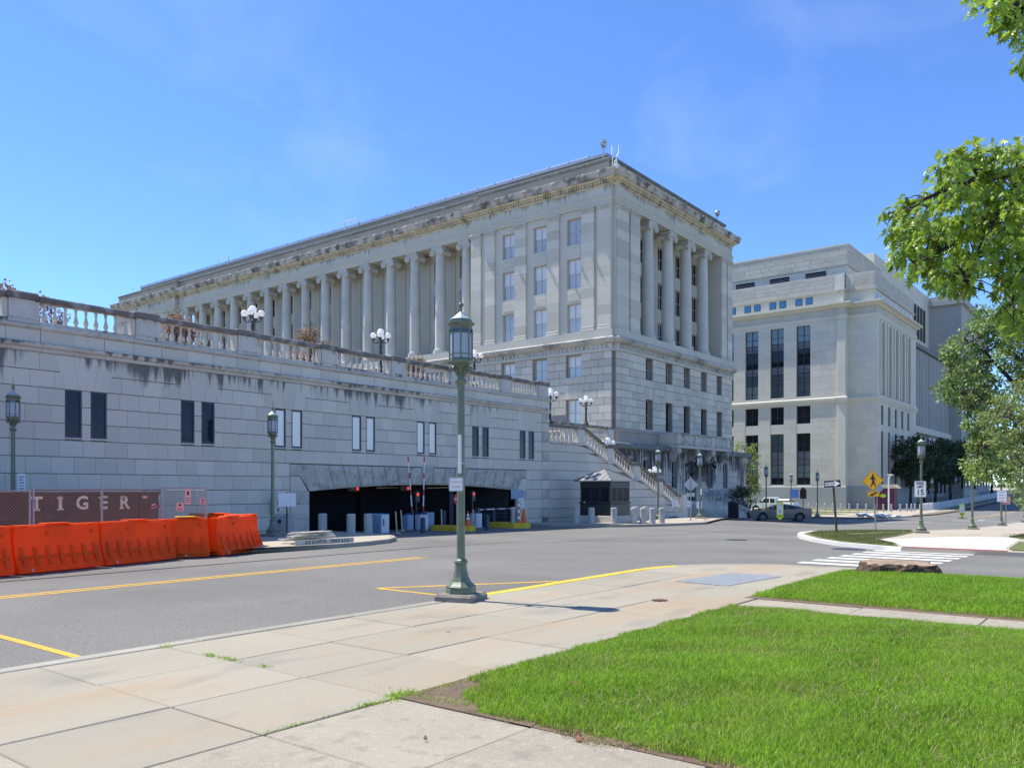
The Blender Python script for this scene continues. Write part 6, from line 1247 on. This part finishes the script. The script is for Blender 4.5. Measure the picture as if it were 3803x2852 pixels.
for s in (-1, 1):
    for q in ([(-.48, 1.1), (-.46, 1.6), (.12, 1.64), (.12, 1.1)], [(.24, 1.1), (.24, 1.64), (.8, 1.64), (1.22, 1.1)]): V = [(x, s*(.885*(1-.15*max(0, z-1))), z) for x, z in q]; MB().add(V, [tuple(range(4))]).obj('side_window', 'car_glass', tk, **L)
    for x_ in (1.85, -1.75): wheel(tk, x_, s*.85, .40, s, 6, 'rim')
    MB().cbox(1.1, s*1.1-.1, 1.1, 1.3, s*1.1+.1, 1.4, .03).obj('mirror', 'car_dark', tk, **L); MB().ball((2.72, s*.75, .8), (.1, .16, .12), 8, 6).obj('headlight', 'chrome', tk, True, **L); MB().cbox(-.2, s*.985-.01, .9, 0, s*.985+.01, .95, .004).obj('door_handle', 'car_dark', tk, **L)
MB().add([(1.02, -.76, 1.68), (1.02, .76, 1.68), (1.5, .84, 1.08), (1.5, -.84, 1.08)], [(0, 1, 2, 3)]).obj('windscreen', 'car_glass', tk, **L); MB().tube([(-2.1, 0, 1.25), (-.75, 0, 1.25)], .42, 18).obj('tank', 'chrome', tk, True, **L); MB().cbox(-2.85, -.9, .9, -2.2, .9, 1.15, .03).obj('tool_box', 'truck_white', tk, **L); MB().cbox(-2.55, -.3, 1.15, -2.35, 0, 1.4, .02).obj('pump', 'car_dark', tk, **L); MB().cbox(2.78, -.95, .42, 2.88, .95, .62, .03).obj('bumper', 'chrome', tk, **L); MB().box(-2.6, -.8, .35, 2.5, .8, .6).obj('underbody', 'car_dark', tk, **L)
# low wall and people-height bits far along the road
o = block('low_wall', 160, 26.2, -1, 175, 26.6, 1.4, 'grey_base_stone', None); tag(o, 'low grey garden wall behind the pale post row', 'wall')
t = thing('red_truck', 'red vehicle body glimpsed far up the road beyond the trees', 'truck', (250, 20, 1.3)); MB().cbox(-3, -1.2, .5, 3, 1.2, 3.6, .1).obj('body', 'sign_red', t, **L); MB().cbox(-3.05, -1, 2.2, -2.9, 1, 3.2, .05).obj('windscreen', 'car_glass', t, **L)
for x_ in (-2, 2): wheel(t, x_, -1.1, .5, -1, 6)
# ================================================================ vegetation
rng = np.random.default_rng(5)
OAK = np.array([(0, 0), (.10, .10), (.30, .14), (.14, .26), (.20, .34), (.46, .44), (.20, .46), (.17, .58), (.34, .74), (.12, .70), (.09, .84), (0, 1), (-.09, .84), (-.12, .70), (-.34, .74), (-.17, .58), (-.20, .46), (-.46, .44), (-.20, .34), (-.14, .26), (-.30, .14), (-.10, .10)])
DIA = np.array([(0, 0), (.28, .32), (.25, .62), (0, 1), (-.25, .62), (-.28, .32)])
QUAD = np.array([(0, 0), (.33, .48), (0, 1), (-.33, .48)])
def leaf_mesh(name, pts, out, size, m, shape, droop=.45, flat=.5, jit=.3):
    """leaves at pts (n,3) pointing outwards `out` (n,3) with droop; one mesh"""
    n = len(pts); d = out+rng.normal(0, .55, (n, 3)); d[:, 2] -= droop; d /= np.linalg.norm(d, axis=1)[:, None]
    up = rng.normal(0, flat, (n, 3)); up[:, 2] += 1; s = np.cross(d, up); s /= np.linalg.norm(s, axis=1)[:, None]+1e-9; nn = np.cross(s, d)
    sz = size*(1+rng.uniform(-jit, jit, n)); k = len(shape)
    curl = -.25*(shape[:, 1]**2)-.35*np.abs(shape[:, 0])
    V = pts[:, None, :]+sz[:, None, None]*(shape[None, :, 0, None]*s[:, None, :]+shape[None, :, 1, None]*d[:, None, :]+curl[None, :, None]*nn[:, None, :])
    if k == 4: Fc = (np.arange(n)[:, None]*4+np.array([[0, 1, 2, 3]]))
    else:
        c = pts+sz[:, None]*.5*d-sz[:, None]*.05*nn; V = np.concatenate([V, c[:, None, :]], 1); i = np.arange(k)
        tri = np.stack([i, (i+1) % k, np.full(k, k)], 1); Fc = (np.arange(n)[:, None, None]*(k+1)+tri[None]).reshape(-1, 3)
    return tri_mesh(name, V.reshape(-1, 3), Fc, m)
def cloud(cent, rads, per, squash=.75):
    c = np.repeat(cent, per, 0); r = np.repeat(rads, per); v = rng.normal(0, 1, (len(c), 3)); v /= np.linalg.norm(v, axis=1)[:, None]
    v *= (rng.uniform(0, 1, len(c))**.45)[:, None]; o = v.copy(); v[:, 2] *= squash; return c+v*r[:, None], o
def inpoly(x, y, P):
    ins = np.zeros(len(x), bool); n = len(P)
    for i in range(n):
        (x0, y0), (x1, y1) = P[i], P[(i+1) % n]
        if y0 == y1: continue
        c = ((y0 > y) != (y1 > y)) & (x < (x1-x0)*(y-y0)/(y1-y0)+x0); ins ^= c
    return ins
def crown_points(polys, depth, spread, n, mind):
    """clump centres filling crown outlines [(r, z)] drawn on the upright plane `depth` m out, r along (0.614,-0.789)"""
    out = []
    for P in polys:
        P = np.array(P); lo, hi = P.min(0), P.max(0); a = np.prod(hi-lo); k = 0; cur = []
        while k < 9000 and len(cur) < n:
            k += 1; q = rng.uniform(lo, hi)
            if inpoly(q[:1], q[1:], P)[0] and all((q[0]-c[0])**2+(q[1]-c[1])**2+.15*(0) > mind**2 for c in cur): cur.append(q)
        for r, z in cur:
            dd = depth+rng.uniform(-spread, spread); r2 = r*dd/depth; z2 = 1.65+(z-1.65)*dd/depth
            out.append((.78899*dd+.61441*r2, .61441*dd-.78899*r2, z2))
    return np.array(out)
def limbs(name, skel, cents, r0, m, parent, tw=.012, frac=1.0):
    """skeleton polylines [(pts, r_start, r_end)] and a twig from the nearest skeleton point to each clump"""
    mb = MB(); nodes = []
    for pts, a, b in skel:
        pts = [Vector(p) for p in pts]; fine = []
        for p, q in zip(pts, pts[1:]): fine += [p.lerp(q, t) for t in (0, .25, .5, .75)]
        fine.append(pts[-1]); n = len(fine); fine = [p+Vector(rng.normal(0, .02*(1+a*3), 3)) if 0 < i < n-1 else p for i, p in enumerate(fine)]
        mb.tube(fine, [a+(b-a)*i/(n-1) for i in range(n)], 8); nodes += fine
    N = np.array([tuple(q) for q in nodes])
    for c in cents:
        if rng.uniform() > frac: continue
        i = np.argmin(np.linalg.norm(N-c, axis=1)); p, q = Vector(N[i]), Vector(c); mid = p.lerp(q, .5)+Vector((0, 0, .12*(q-p).length))
        mb.tube([p, p.lerp(mid, .5)+Vector(rng.normal(0, .03, 3)), mid, q], [tw*1.8, tw*1.5, tw, tw*.5], 5)
    return mb.obj(name, m, parent, True)
def rz_(pts, d): return [((u-1901.5)/3080*d, 1.65+(1811-v)/3080*d) for u, v in pts]
def grow(name, lb, base, skel, cents, rad_, per, size, lm, shape, bm='bark', droop=.4, tw=.012, frac=1., flat=.5, squash=.75, trunk=True):
    t = thing(name, lb, 'tree' if 'tree' in name else 'shrub', base)
    limbs('trunk', skel, cents, 0, bm, t, tw, frac)
    p, o = cloud(cents, rad_*rng.uniform(.7, 1.25, len(cents)), per, squash); c = cents.mean(0); oo = o*.8+(p-c)/(np.linalg.norm(p-c, axis=1)[:, None]+.1)*.5
    put('crown', leaf_mesh('crown', p, oo, size, lm, shape, droop, flat), t); return t
# oak leaning in from the lawn, trunk to the right of the view
oakp = [rz_([(3270, 800), (3330, 760), (3450, 690), (3500, 600), (3600, 545), (3700, 530), (3820, 545), (3950, 540), (3950, 1000), (3810, 960), (3745, 985), (3700, 960), (3650, 1005), (3570, 1100), (3480, 1050), (3410, 1010), (3330, 1000), (3285, 975), (3330, 935), (3345, 880), (3300, 840)], 11),
        rz_([(3600, -120), (3610, 5), (3660, 30), (3700, 75), (3760, 110), (3780, 200), (3810, 260), (3950, 260), (3950, -120)], 11), rz_([(3705, 1140), (3730, 1020), (3803, 985), (3950, 1000), (3950, 1260), (3790, 1230), (3720, 1195)], 11)]
oc = crown_points(oakp, 11, 1.0, 330, .11); oc = oc[[i for i, c in enumerate(oc) if math.sin(c[2]*5+c[0]*3)+math.sin(c[1]*6-c[2]*4) > -1.35]]
P3 = lambda u, v, d: (.78899*d+.61441*(u-1901.5)/3080*d, .61441*d-.78899*(u-1901.5)/3080*d, 1.65+(1811-v)/3080*d)
sk = [([(14.6, -3.0, 0), (14.6, -2.9, 2.5), (14.3, -2.2, 4.6), (14.2, -1.9, 7.5)], .24, .1), ([(14.3, -2.2, 4.4), (13.8, -.6, 5.6), P3(3800, 640, 11), P3(3650, 660, 11), P3(3480, 720, 11), P3(3330, 790, 11)], .10, .01),
      ([P3(3800, 640, 11), P3(3700, 780, 11.3), P3(3600, 850, 11.2), P3(3500, 930, 11.2), P3(3400, 990, 11)], .045, .008), ([P3(3700, 780, 11.3), P3(3640, 900, 11), P3(3570, 1040, 10.8)], .03, .006), ([(14.2, -1.9, 6.2), (13.6, -.2, 7.6), P3(3790, 60, 11)], .08, .02), ([(13.8, -.6, 5.6), P3(3850, 1050, 11), P3(3760, 1120, 11)], .04, .01), ([P3(3650, 660, 11), P3(3560, 590, 10.8)], .02, .006)]
t = grow('oak_tree', 'oak tree with pointed lobed leaves reaching over the lawn', (14.6, -3.0, 0), sk, oc, .15, 20, .13, 'oak_leaf', OAK, 'bark_dark', .75, .008, .7, .45, .8)
# maple on the far verge and its paler neighbour
bp = [rz_([(3490, 1455), (3520, 1385), (3510, 1295), (3560, 1250), (3600, 1180), (3640, 1150), (3700, 1165), (3760, 1100), (3820, 1000), (3960, 950), (3960, 1790), (3780, 1780), (3700, 1780), (3610, 1770), (3570, 1700), (3600, 1640), (3600, 1560), (3580, 1500), (3530, 1490)], 36)]
bc_ = crown_points(bp, 36, 2.6, 620, .27)
keep = [i for i, c in enumerate(bc_) if math.sin(c[2]*1.9+c[0]*.9)+math.sin(c[1]*2.3-c[2]*1.2) > -1.05]; bc_ = bc_[keep]
sk = [([(42.6, 3.9, -.4), (42.6, 3.9, 2.5), (42.5, 4.0, 5), (42.2, 4.3, 9), (42.0, 4.5, 12)], .32, .12), ([(42.5, 4, 4.2), P3(3760, 1540, 36), P3(3650, 1480, 36), P3(3540, 1440, 36)], .13, .02), ([(42.5, 4, 5.5), P3(3760, 1420, 36), P3(3660, 1310, 36), P3(3580, 1260, 36)], .13, .02), ([(42.4, 4.1, 7), P3(3780, 1330, 36), P3(3700, 1220, 36)], .1, .02), ([(42.5, 4, 3.4), P3(3740, 1640, 36), P3(3640, 1660, 36)], .09, .02)]
grow('maple_tree', 'large green tree on the verge hiding the end of the far street', (42.6, 3.9, -.4), sk, bc_, .40, 75, .165, 'tree_leaf', DIA, 'bark_dark', .25, .02, .6)
cp = [rz_([(3640, 1570), (3700, 1480), (3760, 1425), (3830, 1400), (3960, 1400), (3960, 1900), (3815, 1885), (3775, 1850), (3720, 1760), (3740, 1690), (3670, 1630)], 24)]
cc = crown_points(cp, 24, 1.3, 420, .16); cc = cc[[i for i, c in enumerate(cc) if math.sin(c[2]*4.1+c[0])+.3*math.sin(c[1]*5) > -.65]]
sk = [([(28.9, 1.3, -.2), (28.9, 1.3, 1.6), (28.8, 1.4, 3), (28.7, 1.6, 5)], .12, .04), ([(28.9, 1.3, 1.5), P3(3800, 1720, 24), P3(3720, 1640, 24)], .04, .01), ([(28.8, 1.4, 2.4), P3(3800, 1580, 24), P3(3700, 1540, 24)], .04, .01)]
grow('sapling_tree', 'pale yellow-green young tree at the edge of the ramp verge', (28.9, 1.3, -.2), sk, cc, .21, 46, .085, 'pale_leaf', DIA, 'bark', .15, .008, .6, .4, .5)
def round_tree(x, y, z0, zt, r, lb, lm, n, per, size, name='street_tree', rr=.9, bm='bark_dark', zc=None, shape=QUAD):
    z = h(x, y) if z0 is None else z0; zc = zc or z+(zt-z)*.28; c = []
    while len(c) < n:
        v = rng.normal(0, 1, 3); v /= np.linalg.norm(v); v *= rng.uniform(.35, 1)**.5; w_ = 1+.25*math.sin(v[0]*5+x)*math.cos(v[2]*4+y); c.append((x+v[0]*r*w_, y+v[1]*r*w_, (zc+zt)/2+v[2]*(zt-zc)/2))
    c = np.array(c); sk = [([(x, y, z), (x, y, zc+.1*(zt-zc)), (x, y, (zc+zt)/2), (x, y, zt-.2*(zt-zc))], .035*(zt-z)*.6, .02)]
    return grow(name, lb, (x, y, z), sk, c, rr, per, size, lm, shape, bm, .2, .012*(zt-z)*.25, .45)
for i, (x, y, zt, r, lb) in enumerate(((132, 28.6, 9.6, 2.9, 'dark street tree at the corner of the pale building'), (139, 28.2, 8.6, 2.8, 'dark street tree second from the corner of the pale building'), (148, 28.4, 9.4, 3.3, 'dark street tree before the ribbed rear wing'), (158, 28, 9.8, 3.4, 'dark street tree behind the lone lantern on the tan pavement'), (169, 28, 10.5, 3.8, 'dark street tree by the low grey garden wall'), (182, 28, 11.5, 4.2, 'dark street tree nearly hidden by the large green tree'), (196, 27, 13, 5, 'dark street tree farthest along the pale post row'))):
    round_tree(x, y, None, zt, r, lb, 'dark_leaf', 60, 60, .36, rr=.85)
round_tree(150, 2, None, 11, 5, 'green tree far along the camera side of the rising road', 'tree_leaf', 70, 60, .45, rr=1.2); round_tree(185, 0, None, 13, 6, 'green tree farthest along the camera side of the rising road', 'tree_leaf', 70, 60, .5, rr=1.4)
round_tree(92, 37.6, None, 7.6, 1.7, 'slim light green tree between the two stone buildings', 'pale_leaf', 60, 45, .24, rr=.55, zc=-.2)
round_tree(11.2, 31.2, 6.15, 8.75, .95, 'dark red-leaved tree above the terrace balustrade before open sky', 'red_leaf', 34, 50, .12, 'terrace_tree', .3, zc=6.6); round_tree(12.6, 30.6, 6.15, 8.25, .75, 'smaller dark red-leaved tree by the balustrade pier', 'red_leaf', 26, 50, .11, 'terrace_tree', .28, zc=6.4)
for x, y, zt, r, lb in ((16.6, 28.7, 8.25, 1.5, 'wide reddish shrub behind the third balustrade bay'), (22.9, 28.6, 8.75, 1.35, 'tall reddish shrub between the globe lamps'), (29.0, 28.6, 8.35, .95, 'small reddish shrub right of the middle globe lamp'), (31.6, 28.5, 7.6, .8, 'low reddish shrub behind the lantern at the kerb')):
    n = 70; v = rng.normal(0, 1, (n, 3)); v /= np.linalg.norm(v, axis=1)[:, None]; c = np.array([x, y, 6.3])+v*np.array([r*.85, .8, zt-6.3-.1])*(rng.uniform(.5, 1, n)**.5)[:, None]; c[:, 2] = np.abs(c[:, 2]-6.3)+6.25
    grow('red_shrub', lb, (x, y, 6.15), [([(x, y, 6.1), (x, y, 6.6), (x, y, 7.2)], .06, .02)], c, .27, 60, .09, 'red_leaf', DIA, 'bark_dark', .25, .008, .9)
n = 60; v = rng.normal(0, 1, (n, 3)); v /= np.linalg.norm(v, axis=1)[:, None]; c = np.array([75.2, 30.9, .75])+v*np.array([1.9, .7, 1.15])*(rng.uniform(.3, 1, n)**.5)[:, None]
grow('entrance_bush', 'dark twiggy bush beside the entrance steps', (75.6, 30.6, -1), [([(75.6, 30.6, -1.1), (75.3, 30.8, 0), (74.9, 30.9, .9)], .07, .03), ([(75.6, 30.6, -1.1), (76.4, 30.6, .2), (76.9, 30.8, 1.2)], .06, .02), ([(75.6, 30.6, -1.1), (74.3, 30.8, .2), (73.7, 30.9, .9)], .06, .02), ([(75.6, 30.6, -1.1), (76.9, 30.4, -.1), (77.6, 30.4, .9)], .06, .02)], c[c[:, 0] < 76.3], .4, 34, .16, 'dark_leaf', QUAD, 'bark_dark', .1, .022, 1)
# tree stump by the crosswalk
sp = thing('tree_stump', 'wide sawn tree stump at the lawn edge before the crosswalk', 'stump', (16.6, 3.85, .05)); n = 40; V = []; rr_ = [.66*(1+.10*math.sin(3*a)+.07*math.sin(7*a+1)+.05*math.sin(13*a)) for a in np.linspace(0, 2*math.pi, n, endpoint=False)]
rows = [(1.3, -.05), (1.14, .04), (1.02, .12), (.97, .21), (.92, .27)]
for k, z in rows:
    for i in range(n):
        a = 2*math.pi*i/n; q = rr_[i]*(k+R.uniform(-.05, .05)); V.append((16.6+q*math.cos(a), 3.85+q*math.sin(a), z+(R.uniform(-.03, .012) if z > .2 else R.uniform(-.02, .02))))
MB().add(V, [(k*n+i, k*n+(i+1) % n, (k+1)*n+(i+1) % n, (k+1)*n+i) for k in range(len(rows)-1) for i in range(n)]).obj('bark', 'stump_bark', sp)
V2 = V[-n:]+[(16.6, 3.85, .285)]; V2 = V2[:n]+[((p[0]-16.6)*.5+16.6, (p[1]-3.85)*.5+3.85, .275+R.uniform(-.014, .014)) for p in V2[:n]]+[(16.6, 3.85, .265)]
MB().add(V2, [(i, (i+1) % n, n+(i+1) % n, n+i) for i in range(n)]+[(n+i, n+(i+1) % n, 2*n) for i in range(n)]).obj('sawn_top', 'stump_top', sp)
# ================================================================ grass blades
def blades(name, x, y, z, hh, wd, m, lb, lean=.45):
    n = len(x); a = rng.uniform(0, 2*math.pi, n); H_ = hh*rng.uniform(.5, 1.25, n); W_ = wd*rng.uniform(.7, 1.3, n); la = rng.uniform(0, 2*math.pi, n); le = H_*rng.uniform(.05, lean*2, n)
    b = np.stack([x, y, z], 1); s = np.stack([np.cos(a), np.sin(a), np.zeros(n)], 1)*W_[:, None]*.5; l = np.stack([np.cos(la), np.sin(la), np.zeros(n)], 1)*le[:, None]; u = np.stack([np.zeros(n), np.zeros(n), H_], 1)
    V = np.stack([b-s, b+s, b+s*.8+u*.55+l*.3, b-s*.8+u*.55+l*.3, b+u*.95+l], 1).reshape(-1, 3); i = np.arange(n)[:, None]*5
    Fc = np.concatenate([i+np.array([[0, 1, 2]]), i+np.array([[0, 2, 3]]), i+np.array([[3, 2, 4]])], 0)
    o = put(name, tri_mesh(name, V, Fc, m)); tag(o, lb, 'grass', kind='stuff'); return o
def lawn_pts(k, n, y0):
    x0, x1, _, y1, hh = LAWNS[k]; x = rng.uniform(x0, x1, n); y = rng.uniform(y0, y1, n)
    ed = .05+.06*np.sin(x*7+y*9)+.05*np.sin(y*17); ok = (x > x0-.03+ed*.5) & (y < y1-ed*.6) & (x < x1-.05-ed*.4)
    if k == 0: ok &= ~((x-4.6)*.8+(4.75-y)*1.05 < .8+.1*np.sin(9*x+4*y))
    x, y = x[ok], y[ok]
    z = .02+hh*np.clip((x-x0)/1.2, 0, 1)**.6*np.clip((x1-x)/1.0, 0, 1)**.6*np.clip((y1-y)/1.0, 0, 1)**.6-.02
    return x, y, z
x, y, z = lawn_pts(0, 270000, -.3); blades('lawn_grass', x, y, z, .052*(1+.25*np.sin(x*2.1)*np.sin(y*2.7)+.2*np.sin(x*6+y*5)), 0.0048, 'grass', 'bright green grass of the lawn beside the flagstone pavement')
x, y, z = lawn_pts(1, 90000, .6); blades('lawn_grass', x, y, z, .062, .007, 'grass', 'bright green grass of the lawn around the tree stump')
x, y, z = lawn_pts(0, 11000, -.3); blades('dry_blades', x, y, z+.014, .045, .005, 'straw', 'pale dry blades scattered through the near lawn', 1.2)
t_ = rng.uniform(0, 1, 2600); x = 4.68+rng.normal(0, .04, 2600)+.12*np.sin(t_*21); y = -.3+t_*3.9; blades('dry_blades', x, y, np.full(2600, .0), .035, .006, 'straw', 'dry straw along the bare edge of the near lawn', 1.4)
tx = np.concatenate([rng.normal(c[0], c[2], c[4]) for c in ((4.60, 8.12, .05, .03, 60), (4.62, 7.35, .02, .06, 60), (4.63, 7.05, .02, .09, 90), (4.64, 6.5, .02, .05, 40), (4.66, 4.75, .09, .05, 420), (4.3, 4.73, .1, .012, 120), (3.6, 4.73, .2, .008, 60), (5.1, 4.66, .35, .03, 320), (4.72, 4.3, .05, .35, 420), (4.85, 3.8, .1, .3, 420), (4.95, 3.5, .12, .2, 300))])
ty = np.concatenate([rng.normal(c[1], c[3], c[4]) for c in ((4.60, 8.12, .05, .03, 60), (4.62, 7.35, .02, .06, 60), (4.63, 7.05, .02, .09, 90), (4.64, 6.5, .02, .05, 40), (4.66, 4.75, .09, .05, 420), (4.3, 4.73, .1, .012, 120), (3.6, 4.73, .2, .008, 60), (5.1, 4.66, .35, .03, 320), (4.72, 4.3, .05, .35, 420), (4.85, 3.8, .1, .3, 420), (4.95, 3.5, .12, .2, 300))])
blades('joint_weeds', tx, ty, np.full(len(tx), -.005), .032, .006, 'grass', 'small green weeds growing in the pavement joints', .8)
for P_, n, lb in (([(27.5, 6.4), (27.8, 7.0), (28.9, 8.2), (31.0, 9.7), (34.9, 11.5), (38.5, 12.2), (42.4, 11.2), (45.0, 9.8), (42, 9.0), (36, 8.4), (32, 8.2), (29.6, 7.0)], 26000, 'short dry grass on the kerb bulge around the one way sign'), ([(27.3, -2), (27.3, 2.1), (34, 2.35), (60, 2.45), (60, -2)], 16000, 'short dry grass of the verge across the side street'), ([(37, 4.1), (38.7, 4.75), (60, 5.0), (90, 5.1), (90, 3.8), (60, 3.75)], 9000, 'short dry grass strip beside the tan pavement')):
    P_ = np.array(P_); x = rng.uniform(P_[:, 0].min(), P_[:, 0].max(), n*2); y = rng.uniform(P_[:, 1].min(), P_[:, 1].max(), n*2); ok = inpoly(x, y, P_); x, y = x[ok], y[ok]; z = np.array([h(a, b) for a, b in zip(x, y)])+.02
    blades('verge_grass', x, y, z, .05, .018, 'grass_dry', lb)
# fallen leaves
for i, (x, y, s, lb) in enumerate(((4.50, 2.95, .09, 'curled brown leaf lying on the path at the lawn edge'), (4.62, 3.02, .07, 'flat reddish leaf on the path beside the curled one'), (5.55, 3.62, .10, 'pale dry leaf caught on top of the near lawn'), (8.9, 3.7, .10, 'tan dry leaf at the far side of the near lawn'), (7.0, 6.4, .05, 'tiny brown leaf alone on the flagstones'), (3.9, 3.75, .05, 'tiny dark leaf on the speckled path slab'))):
    z = .075 if 5 < x and y < 4.7 else .012; me = leaf_mesh('leaf', np.array([[0, 0, 0]]), np.array([[1., .3, .4]]), s, 'dead_leaf', OAK, 0, .3, .05); put('fallen_leaf', me, None, (x, y, z), (0, 0, i*1.3), label=lb, cat='leaf')
